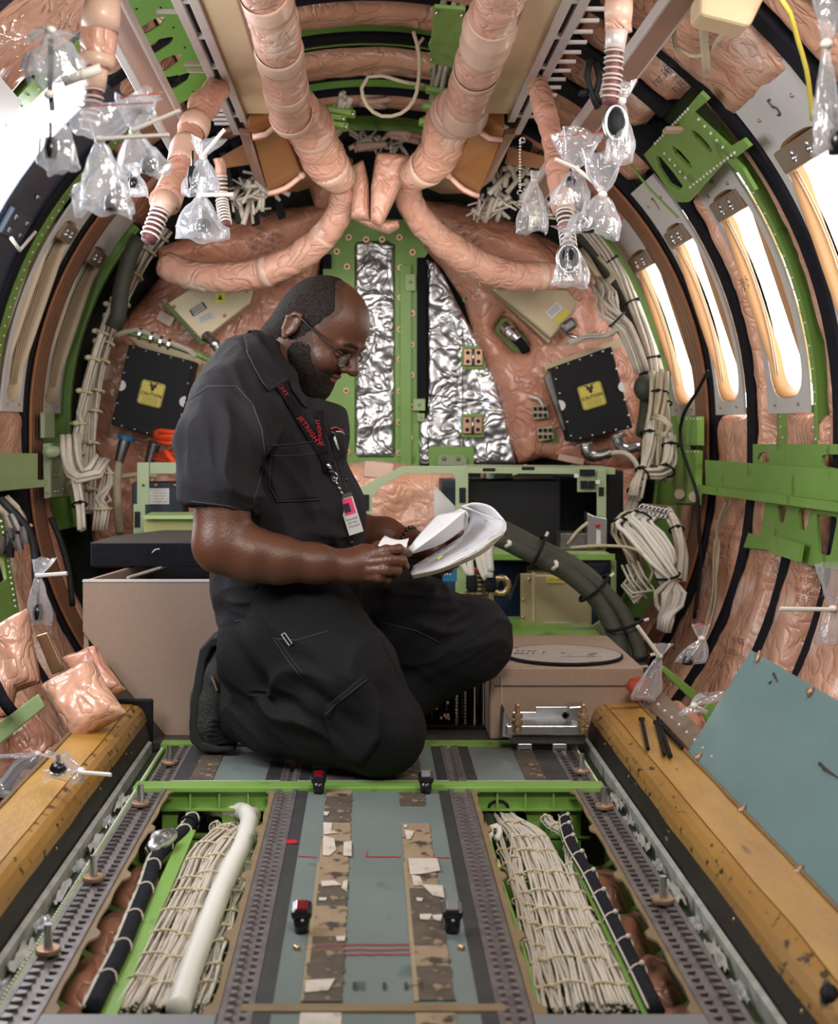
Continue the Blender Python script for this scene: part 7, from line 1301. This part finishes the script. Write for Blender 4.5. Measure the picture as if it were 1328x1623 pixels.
# brown end boxes
for sd, main, top in ((-1, [(401, 217, 4.15), (443, 195, 4.15), (479, 277, 4.62), (425, 306, 4.62)], [(393, 201, 4.12), (430, 184, 4.12), (443, 196, 4.14), (401, 217, 4.14)]), (1, [(795, 222, 4.15), (754, 203, 4.15), (710, 277, 4.62), (759, 310, 4.62)], [(800, 205, 4.12), (766, 181, 4.12), (754, 202, 4.14), (796, 221, 4.14)])):
    t = thing('duct_box', P(*main[2]), 'orange-brown composite duct box at the end of the %s ceiling panel' % ('left' if sd < 0 else 'right'), 'box')
    MB().prism([P(*p) for p in main], (0, .02, .16)).build('box_shell', 'brown_box', parent=t, bev=.004); MB().prism([P(*p) for p in top], (0, .02, .08)).build('box_neck', 'brown_box', parent=t, bev=.003)
    for a, b_ in ((main[0], main[1]), (main[3], main[2])): pa, pb = P(*a)-V((0, .02, .005)), P(*b_)-V((0, .02, .005)); md = (pa+pb)/2-V((0, 0, .012)); MB().tube([pa, md, pb], .009, 7, .02).build('tie_cord', 'tape', parent=t, sm=True); MB().tube([pa+V((0, -.002, -.008)), md+V((0, 0, -.010)), pb+V((0, 0, -.008))], .0035, 5, .02).build('cord_core', 'cord_red', parent=t, sm=True); MB().ball(pb, .013, 8, 6).build('cord_knot', 'tape', parent=t, sm=True)
    x0 = main[0][0]+sd*4; MB().prism([P(x0+sd*18, 212, 4.2), P(x0, 214, 4.2), P(main[3][0]+sd*2, 300, 4.6), P(main[3][0]+sd*22, 285, 4.6)], (0, .01, .02)).build('side_channel', 'rail_pink', parent=t, bev=.002)
    t = thing('duct_box', P(*main[2]), 'lower brown duct shell in shade beneath the %s duct box' % ('left' if sd < 0 else 'right'), 'box')
    poly = [(425, 303, 4.7), (478, 276, 4.7), (530, 285, 5.2), (470, 305, 5.2)] if sd < 0 else [(759, 307, 4.7), (710, 277, 4.7), (655, 290, 5.2), (700, 308, 5.2)]
    MB().prism([P(*p) for p in poly], (0, .01, .05)).build('box_shell', 'brown_box', parent=t, bev=.004)
    t = thing('brown_plate', P(380, 240, 4.6), 'flat brown composite plate outboard of the %s duct box' % ('left' if sd < 0 else 'right'), 'plate')
    poly = [(352, 262), (402, 235), (400, 262), (350, 268)] if sd < 0 else [(800, 232), (868, 250), (866, 268), (800, 262)]
    plate([(350, 248), (396, 222), (404, 258), (352, 266)] if sd < 0 else [(806, 232), (866, 248), (868, 268), (800, 258)], 4.6, .02, 'brown_box', 'plate_sheet', t)
# wrapped air ducts
def wr(L, a, p): return .0022*math.sin(L*60+a*.6+2*nz(p, 9))+.006*nz(p, 14)+.003*nz(p, 30)
def wr2(L, a, p): return .0035*abs(math.sin(L*75+a*.5+3*nz(p, 12)))+.006*nz(p, 16)
def duct(label, pts, r, wf=wr, m='duct', bands=(), name='air_duct', n=22):
    t = thing(name, P(*pts[-1]), label, 'duct'); pp = [P(*p) for p in pts]; MB().tube(pp, r, n, .018, rf=wf).build('duct_wrap', m, parent=t, sm=True); bs = smooth(pp, .018); K = len(bs)
    rr = (lambda k: r) if not hasattr(r, '__len__') else (lambda k: float(np.interp(k/(K-1), np.linspace(0, 1, len(r)), r)))
    for f0, f1 in bands: a, b_ = int(f0*(K-1)), max(int(f0*(K-1))+2, int(f1*(K-1))); MB().tube(bs[a:b_+1], [rr(a)+.002, rr(a)+.0035, rr(b_)+.0035, rr(b_)+.001], n, rf=lambda L, q, p: .006*nz(p, 14)+.002*nz(p, 40), cap=False).build('tape_band', 'tape', parent=t, sm=True, sol=.001)
    return t
duct('thick pink-wrapped air duct, left of the ceiling centre', [(372, -160, 2.5), (408, -40, 2.9), (430, 20, 3.1), (442, 80, 3.4), (455, 150, 3.85), (462, 190, 4.1)], [.052, .054, .055, .056, .058, .06], bands=((.30, .36), (.55, .62), (.78, .83), (.96, 1)))
duct('thick pink-wrapped air duct, right of the ceiling centre', [(850, -160, 2.5), (806, -40, 2.9), (783, 20, 3.1), (766, 80, 3.4), (746, 140, 3.85), (736, 185, 4.1)], [.052, .054, .055, .056, .060, .064], bands=((.40, .56), (.70, .74), (.93, 1)))
duct('bent section of the left ceiling duct above the hanging pads', [(470, 172, 4.15), (490, 200, 4.3), (505, 235, 4.45), (520, 262, 4.55), (540, 285, 4.65)], [.060, .072, .070, .066, .05], wr2, bands=((.3, .42), (.75, .95)))
duct('bent section of the right ceiling duct above the hanging pads', [(733, 165, 4.15), (712, 195, 4.3), (702, 232, 4.45), (680, 262, 4.55), (655, 278, 4.65)], [.062, .074, .070, .062, .05], wr2, bands=((.1, .2), (.8, .95)))
duct('curved pink duct sweeping down from the ceiling centre to the left', [(545, 275, 4.75), (545, 315, 4.85), (528, 355, 4.9), (490, 395, 4.95), (430, 428, 5.0), (360, 440, 5.05), (300, 436, 5.1), (262, 420, 5.15)], [.042, .044, .048, .050, .052, .052, .052, .046], wr2, bands=((.30, .36), (.55, .58)))
duct('curved pink duct sweeping down from the ceiling centre to the right', [(650, 275, 4.75), (646, 310, 4.85), (668, 350, 4.9), (705, 385, 4.95), (750, 415, 5.0), (810, 436, 5.05), (880, 438, 5.1)], [.042, .044, .048, .050, .052, .052, .048], wr2, bands=((.88, .99),))
def lathehose(t, pts, r, m='corrugated', m2='corrugated_red', pitch=.0095):
    bs = smooth(pts, .004); L_ = sum((b-a).length for a, b in zip(bs, bs[1:])); MB().tube(pts, r*.86, 12, .01).build('hose_core', m2, parent=t, sm=True); n = int(L_/pitch)
    q = MB()
    for k in range(n):
        i = int(k/n*(len(bs)-1)); T = (bs[min(i+1, len(bs)-1)]-bs[max(i-1, 0)]).normalized(); A = T.cross(V((0, 1, 0))).normalized(); B_ = T.cross(A)
        q.tube([bs[i]+A*r*math.cos(a)+B_*r*math.sin(a) for a in np.linspace(0, 2*PI, 13)], pitch*.27, 4, cap=False)
    q.build('hose_rings', m, parent=t, sm=True, kind='stuff')
t = duct('blurred pink-wrapped hose hanging at the upper left', [(168, -60, 2.3), (163, 0, 2.3), (158, 50, 2.3), (152, 108, 2.3)], .029, bands=((.45, .6), (.9, 1)), name='air_hose', n=16); MB().tube([P(152, 100, 2.3), P(150, 140, 2.3)], [.022, .018], 14).build('hose_cuff', 'tape', parent=t, sm=True); lathehose(t, [P(150, 135, 2.3), P(146, 170, 2.3), P(139, 205, 2.3)], .0155)
t = duct('pink-wrapped hose with a striped corrugated end, left of the man', [(345, 140, 3.7), (322, 170, 3.6), (300, 220, 3.5), (282, 270, 3.4), (262, 320, 3.3)], [.034, .036, .034, .034, .033], bands=((.35, .45), (.55, .72)), name='air_hose', n=16); MB().tube([P(265, 312, 3.3), P(254, 336, 3.28)], [.031, .025], 14).build('hose_cuff', 'tape', parent=t, sm=True); lathehose(t, [P(255, 330, 3.28), P(248, 350, 3.27), (P(235, 382, 3.25))], .021, 'tie_white', 'corrugated_red', .0115)
t = duct('small striped corrugated hose behind the clear bags on the left', [(348, 252, 4.2), (349, 262, 4.2), (350, 280, 4.2)], .019, name='air_hose', n=12); lathehose(t, [P(350, 280, 4.2), P(352, 320, 4.2), P(358, 358, 4.15)], .017, 'tie_white', 'corrugated_red', .012)
t = duct('pink-wrapped hose with a corrugated end hanging at the upper right', [(985, -60, 2.6), (981, 0, 2.6), (979, 50, 2.6)], .023, bands=((.5, .6),), name='air_hose', n=14); MB().tube([P(978, 46, 2.6), P(974, 78, 2.6)], [.021, .018], 14).build('hose_cuff', 'rail', parent=t, sm=True); lathehose(t, [P(974, 75, 2.6), P(971, 120, 2.6), P(966, 165, 2.6)], .0165)
t = duct('pink-wrapped hose hanging behind the clear bags on the right', [(850, 125, 3.7), (862, 170, 3.6), (878, 230, 3.5), (886, 290, 3.4), (893, 335, 3.35)], [.022, .028, .026, .024, .024], wr2, name='air_hose', n=14); lathehose(t, [P(894, 335, 3.35), P(898, 365, 3.33), P(902, 395, 3.3)], .018, 'tie_white', 'corrugated_red', .011)
# hanging pads in the centre
def pad(poly, d, th, label, seed, m='duct'):
    q = pblob(poly, lambda x, y: P(x, y, d), fwd, .035, .03, 3.5, .008, 14, th, seed, F/d); tag(q.build('insulation_pad', m, sm=True), label, 'insulation', None)
pad([(596, 246), (623, 247), (650, 251), (640, 285), (622, 325), (604, 362), (587, 352), (588, 300)], 4.75, .05, 'flat pink wrapped pad hanging at the ceiling centre, right one', 31)
pad([(556, 268), (576, 257), (584, 290), (586, 352), (556, 348), (560, 310)], 4.8, .05, 'narrow pink wrapped pad hanging at the ceiling centre, left one', 32)
pad([(556, 346), (590, 352), (631, 351), (633, 362), (616, 371), (588, 362)], 4.85, .03, 'folded pink flap under the two hanging pads', 33)
# ceiling junction plate, wiring and loops
t = thing('junction_plate', P(706, 100, 3.7), 'green riveted junction plate on the ceiling left of the right duct', 'plate'); MB().prism([P(688, 12, 3.6), P(738, 16, 3.6), P(727, 110, 4.1), P(680, 100, 4.1)], (0, 0, .01)).build('plate_sheet', 'green', parent=t, bev=.002)
for x, y in ((692, 20), (732, 24), (684, 94), (722, 100)): MB().ball(P(x, y, 3.62 if y < 50 else 4.05), .006, 6, 4).build('rivet', 'steel', parent=t, sm=True)
hx('white ceiling wires strapped below the green junction plate', [(725, -20, 3.9), (715, 20, 4.0), (704, 100, 4.3), (695, 150, 4.6), (688, 200, 4.9), (672, 240, 5.2)], 16, (.05, .045, .04), .008, 'wire', 2, 61, tm='green')
hx('short white wire bundle in a green bracket left of the ceiling centre', [(548, 155, 4.7), (540, 180, 4.8), (528, 205, 4.9), (520, 225, 5.0)], 10, .028, .008, 'wire', 2, 62, tm='green')
for i, (x, y) in enumerate(((703, 118), (697, 145), (692, 172), (686, 196), (541, 178), (530, 198), (526, 186))):
    t = thing('wire_bracket', P(x, y, 4.6), 'small green wire bracket on the ceiling, %s' % ['first below the junction plate', 'second below the junction plate', 'third below the junction plate', 'lowest on the right', 'upper one left of centre', 'lower one left of centre', 'middle one left of centre'][i], 'bracket', 'ceiling wire brackets'); c = P(x, y, 4.3+.2*(y/200)); MB().box(c, (.09, .05, .018), Matrix.Rotation(.15, 3, 'Y')).build('bracket_body', 'green', parent=t, bev=.005); MB().ball(c+V((.035, -.02, -.008)), .008, 6, 4).build('bracket_bolt', 'steel', parent=t, sm=True)
tag(MB().tube([P(655, 50, 3.9), P(664, 85, 3.9), P(663, 130, 3.9), P(655, 160, 3.9), P(635, 180, 3.9), (P(605, 184, 3.9)), P(582, 168, 3.9), P(573, 140, 3.9), P(583, 122, 3.9), P(605, 120, 3.9), P(640, 130, 3.9), P(672, 135, 3.95)], .0055, 7, .02).build('cable_loop', 'wire_tan', sm=True), 'pale cable hanging in a big loop from the ceiling centre', 'cable')
tag(MB().tube([P(671, 60, 4.0), P(660, 75, 4.0), P(668, 100, 4.0), P(660, 140, 4.0)], .005, 6, .02).build('pale_cable', 'wire_tan', sm=True), 'short pale cable beside the big ceiling loop', 'cable')
rr = random.Random(12)
for k, (cx, cy, w_, h_, d, lb) in enumerate(((395, 310, 28, 26, 4.9, 'left of the left duct box'), (420, 285, 18, 14, 5.0, 'under the left duct box'), (815, 295, 34, 30, 4.9, 'right of the right duct box'), (775, 330, 20, 10, 5.1, 'under the right duct box'), (850, 330, 16, 16, 4.8, 'behind the right bags'), (600, 225, 40, 8, 5.4, 'at the far end of the ceiling centre'))):
    q = MB()
    for j in range(30):
        c = P(cx+rr.uniform(-w_, w_), cy+rr.uniform(-h_, h_), d+rr.uniform(-.05, .1)); e = V((rr.uniform(-1, 1), rr.uniform(-.3, .3), rr.uniform(-1, 1))).normalized()*rr.uniform(.02, .06); q.tube([c-e, c+V((0, 0, rr.uniform(-.01, .01))), c+e], rr.choice((.004, .006, .010)), 5)
    o = q.build('connector_tangle', 'wire', sm=True, kind='stuff'); tag(o, 'tangle of white connectors and wire ends, '+lb, 'wiring')
for k, (cx, cy, lb) in enumerate(((385, 300, 'left'), (820, 290, 'right'))):
    t = thing('equipment_mount', P(cx, cy, 5.2), 'dark equipment frame in shade above the %s rolled blanket' % lb, 'frame')
    for j in range(5): MB().box(P(cx-40+j*22, cy-10+8*(j % 2), 5.2), (.03, .03, .22+.05*(j % 3)), Matrix.Rotation(.25*(1 if k else -1), 3, 'Y')).build('frame_bar', 'black_gloss' if j % 2 else 'foam', parent=t, bev=.004)
# green perforated plate at the upper left
def c8(l): return [(180+x/4.427, y/4.427) for x, y in l]
t = thing('perforated_plate', P(260, 100, 3.6), 'green ceiling plate with slanted lens-shaped holes, upper left', 'plate')
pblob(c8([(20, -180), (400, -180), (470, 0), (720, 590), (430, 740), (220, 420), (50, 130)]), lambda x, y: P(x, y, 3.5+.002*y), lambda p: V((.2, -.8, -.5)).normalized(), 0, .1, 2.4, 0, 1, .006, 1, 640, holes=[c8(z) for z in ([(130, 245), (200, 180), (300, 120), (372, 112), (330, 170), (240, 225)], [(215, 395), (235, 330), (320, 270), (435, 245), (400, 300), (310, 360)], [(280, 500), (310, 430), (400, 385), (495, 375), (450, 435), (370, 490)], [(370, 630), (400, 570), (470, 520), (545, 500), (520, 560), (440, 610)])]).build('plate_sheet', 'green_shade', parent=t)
for x, y in c8([(160, 60), (330, 50), (420, 190), (180, 330), (500, 330), (260, 560), (570, 450), (330, 640), (560, 640), (640, 580)]): MB().ball(P(x, y, 3.495+.002*y), .004, 6, 4).build('rivet', 'black', parent=t, sm=True)
q = MB(); q.tube([P(255, 125, 3.5), P(268, 128, 3.5), P(284, 126, 3.5)], [.006, .010, .012], 8, .01); tag(q.build('black_connector', 'black', sm=True), 'small black connector in front of the green perforated plate', 'connector')
# edge channels
for nm, a, b_, w_ in (('left', (135, -60, 2.75), (300, 250, 3.9), .055), ('right', (1120, -50, 2.8), (845, 322, 4.3), .055)):
    t = thing('edge_channel', P(*a), 'long pinkish metal channel slanting across the upper %s' % nm, 'channel'); pa, pb = P(*a), P(*b_)
    beam3(pa, pb, w_, .012, 'rail_pink', 'channel_web', t); off = (pb-pa).cross(V((0, 0, 1))).normalized()*w_/2
    for s_ in (-1, 1): beam3(pa+off*s_, pb+off*s_, .009, .03, 'rail', 'channel_lip', t)
t = thing('edge_channel', P(150, 30, 3.2), 'pale metal strip beside the left slanting channel', 'channel'); beam3(P(120, -40, 2.75), P(300, 290, 3.9), .02, .01, 'rail', 'channel_web', t)
t = thing('beige_block', P(1150, 10, 2.7), 'pale tan block at the top edge above the right windows', 'block'); obox([(1112, -20), (1220, -20), (1190, 42), (1110, 22)], 2.75, .1, 'beige_panel', 'block_body', t, .01)
tag(MB().tube([W(1236, -5, 1.1), W(1252, 20, 1.1), W(1264, 62, 1.1), W(1278, 110, 1.1), W(1285, 160, 1.1), W(1287, 190, 1.1)], .005, 6, .03).build('yellow_strap', 'label_yellow', sm=True), 'yellow strap on the blanket at the upper right corner', 'strap')
tag(MB().tube([W(1068, 45, 1.1), W(1072, 75, 1.1), W(1095, 88, 1.1), W(1120, 85, 1.1), W(1145, 55, 1.1)], .006, 6, .03).build('cable_loop', 'wire_tan', sm=True), 'pale cable loop on the upper right blanket', 'cable'); tag(MB().tube([W(1112, 20, 1.09), W(1116, 60, 1.09), W(1120, 112, 1.09)], .010, 7, .03).build('pale_cable', 'wire_tan', sm=True), 'pale cable end hanging on the upper right blanket', 'cable')
for i, pts in enumerate((((935, 95), (930, 120), (938, 150), (948, 172)), ((945, 100), (950, 125), (944, 150), (955, 165)), ((930, 145), (922, 148), (918, 146)))):
    tag(MB().tube([P(x, y, 2.9) for x, y in pts], .007, 7, .02).build('black_cable', 'black', sm=True), ['left strand of black cable hanging at the upper right channel', 'right strand of black cable hanging at the upper right channel', 'short black plug at the upper right channel'][i], 'cable')
# bead chain
t = thing('bead_chain', P(824, 300, 3.9), 'small metal bead chain hanging right of the right duct box', 'chain'); q = MB()
for k in range(17): q.ball(P(824+.3*math.sin(k), 222+k*5, 3.9), .0035, 6, 4)
q.build('beads', 'tie_white', parent=t, sm=True, kind='stuff'); MB().tube([P(824+4*math.cos(a), 305+4*math.sin(a), 3.9) for a in np.linspace(0, 2*PI, 11)], .0018, 5).build('chain_ring', 'steel', parent=t, sm=True); MB().tube([P(828+4*math.cos(a), 222+4*math.sin(a), 3.9) for a in np.linspace(0, 2*PI, 11)], .003, 5).build('chain_ring', 'steel', parent=t, sm=True)
# clear bags
def bag(label, top, neck, bot, d, seed, tie=None, item=None, red=False, n=26, m='film', tieang=None):
    """top/bot: (x, y, width px); neck: (x, y)"""
    k = d/F; t = thing('plastic_bag', P(bot[0], bot[1], d), label, 'bag', 'clear bags over open connectors'); mb = MB(); rows = 16; vs = []
    secs = [(top[0], top[1], top[2]/2)] if top else []; prof = []
    if top:
        for i in range(7): u_ = i/6; prof.append((top[0]+(neck[0]-top[0])*u_, top[1]+(neck[1]-top[1])*u_, (top[2]/2)*(1-u_)**.7+3.0*u_))
    else: prof.append((neck[0], neck[1], 3))
    for i in range(1, rows): u_ = i/(rows-1); prof.append((neck[0]+(bot[0]-neck[0])*u_, neck[1]+(bot[1]-neck[1])*u_, 3+(bot[2]/2-3)*min(1, u_*1.35)**.75))
    for i, (x, y, r) in enumerate(prof):
        c = P(x, y, d)
        for j in range(n):
            a = 2*PI*j/n; fl = .42; q = V((math.cos(a)*r*k, math.sin(a)*r*k*fl, 0)); f_ = 1+.30*mn.noise(V((math.cos(a)*2.2+seed, math.sin(a)*2.2, y*.025)))+.16*math.sin(a*7+seed+y*.04); z = .006*mn.noise(V((a, seed, y*.05)))*(r/10)
            if i == len(prof)-1: q.y *= .1
            vs.append(c+q*f_+V((0, 0, z)))
    mb.add(vs, [(i*n+j, i*n+(j+1) % n, (i+1)*n+(j+1) % n, (i+1)*n+j) for i in range(len(prof)-1) for j in range(n)]); mb.build('bag_film', m, parent=t, sm=True)
    nk = P(neck[0], neck[1], d); MB().ball(nk, (.009, .009, .007), 8, 6).build('knot', 'tie_white', parent=t, sm=True)
    for e in (tie or []): MB().tube([nk+V((0, -.01, 0)), P(e[0], e[1], d-.03)], .0036*(d/2.4), 6).build('zip_tie', 'tie_white', parent=t)
    if red and top: MB().tube([P(top[0]-top[2]*.45, top[1]+5, d-.012), P(top[0], top[1]+1, d-.02), P(top[0]+top[2]*.48, top[1]-2, d-.01)], .0013, 5).build('zip_line', 'red_ink', parent=t)
    if item:
        x, y, w_, h_ = item; tt = MB(); c = P(x, y, d); tt.tube([c+V((0, 0, h_*k/2)), c, c-V((0, 0, h_*k/2))], [w_*k*.35, w_*k*.5, w_*k*.42], 10); tt.cyl(c+V((0, 0, h_*k*.3)), c+V((0, 0, h_*k*1.2)), w_*k*.12, 6)
        tag(tt.build('bagged_connector', 'black_gloss', sm=True), 'black connector inside the '+label, 'connector')
    return t
bag('clear bag with a red zip line at the upper left corner', (80, 60, 90), (80, 48), (88, 125, 88), 2.1, 1, red=False, m='film'); 
bag('bright clear bag hanging below the upper left corner bag', (84, 85, 70), (78, 150), (92, 268, 60), 2.1, 2, item=(80, 235, 24, 34))
bag('large clear bag in the middle of the upper left group', (180, 165, 130), (158, 222), (165, 338, 84), 2.2, 3, tie=[(268, 214)], item=(176, 322, 24, 24), red=True)
bag('right-hand clear bag of the upper left group', (222, 150, 70), (213, 208), (228, 278, 74), 2.3, 4, tie=[(285, 175)], item=(234, 262, 24, 22), red=True)
bag('clear bag hanging left of the small striped hose', (330, 220, 50), (322, 248), (318, 308, 52), 3.0, 5, item=(305, 282, 18, 36), tie=[(356, 205)])
bag('lower clear bag left of the small striped hose', (322, 285, 46), (318, 310), (318, 378, 78), 3.0, 6, tie=[(370, 308)], item=(322, 358, 26, 20))
bag('small clear bag tucked behind the upper left group', (218, 262, 36), (216, 275), (220, 312, 30), 3.0, 7, item=(212, 290, 16, 16))
bag('clear bag beside the bead chain', (848, 270, 14), (846, 285), (842, 370, 46), 3.6, 8)
bag('clear bag with a red zip in the right group', (920, 212, 78), (912, 268), (900, 330, 60), 2.9, 9, tie=[(880, 252), (955, 300)], item=(905, 288, 18, 16), red=True)
bag('largest clear bag of the right group', (955, 240, 70), (955, 308), (940, 372, 78), 2.7, 10, item=(932, 358, 24, 22))
bag('lowest clear bag of the right group, holding a black ring', (895, 355, 40), (900, 372), (904, 455, 52), 3.2, 11, item=None, red=True)
bag('clear bag around the black cap below the upper right hose', (990, 130, 36), (985, 160), (982, 256, 44), 2.6, 12)
for (x, y, rx, ry, d), lb in (((901, 410, 17, 22, 3.2), 'black ring-shaped connector in the lowest right bag'), ((976, 195, 17, 27, 2.6), 'large black oval cap below the upper right hose')):
    t = thing('round_connector', P(x, y, d), lb, 'connector'); k = d/F; MB().tube([P(x+rx*math.cos(a), y+ry*math.sin(a), d) for a in np.linspace(0, 2*PI, 25)], .0055, 8, cap=False).build('cap_rim', 'steel', parent=t, sm=True); MB().ball(P(x, y, d), (rx*k*.9, .012, ry*k*.9), 16, 10).build('cap_disc', 'black', parent=t, sm=True)
bag('blurred bright bag hanging at the right edge', (1322, -20, 60), (1310, 70), (1312, 250, 44), 1.9, 13, item=(1324, 225, 26, 40))
bag('clear bag at the right edge above the blue sheet', (1322, 895, 50), (1320, 965), (1318, 1020, 40), 2.6, 14, tie=[(1236, 965)])
bag('clear bag with a white tie hanging on the lower left wall', (70, 885, 34), (60, 912), (62, 990, 38), 3.6, 15, tie=[(106, 909)], item=(60, 970, 18, 26))
bag('clear bag with a black plug lying on the left sill beam', (82, 1192, 40), (128, 1222), (95, 1232, 60), 2.6, 16, tie=[(176, 1228)], item=(92, 1218, 28, 18))
bag('clear bag of small connectors on the right lower blanket', (1110, 990, 28), (1112, 1012), (1094, 1050, 44), 3.3, 17, item=(1090, 1046, 20, 14), red=True)
bag('flat clear bag lying against the blue sheet', (1140, 1100, 50), (1100, 1118), (1100, 1130, 40), 3.0, 18)
bag('clear bag with a red tip by the end of the right sill', (1050, 1020, 30), (1045, 1040), (1020, 1108, 40), 3.35, 19, tie=[(1010, 992)])
o = MB().tube([P(1025, 1075, 3.4), P(1012, 1090, 3.4), P(1000, 1100, 3.4)], [.012, .03, .024], 8, .01).build('red_bag_tip', 'red_soft', sm=True); tag(o, 'red rubber cap by the end of the right sill', 'cap')
bag('large crumpled clear bag at the lower left corner of the wall', (20, 1200, 60), (60, 1195), (5, 1260, 90), 3.2, 20)
tag(MB().tube([P(80, 62, 2.1), P(81, 100, 2.1), P(79, 140, 2.1), P(83, 175, 2.1)], .0042, 6, .02).build('hanging_string', 'black', sm=True), 'black cord running down through the upper left bags', 'cord')
tag(MB().tube([P(100, 130, 2.1), P(132, 118, 2.1), P(160, 108, 2.1)], .008, 7, .02).build('zip_tie', 'tie_white', sm=True), 'fat white zip tie in front of the upper left hose', 'zip tie')
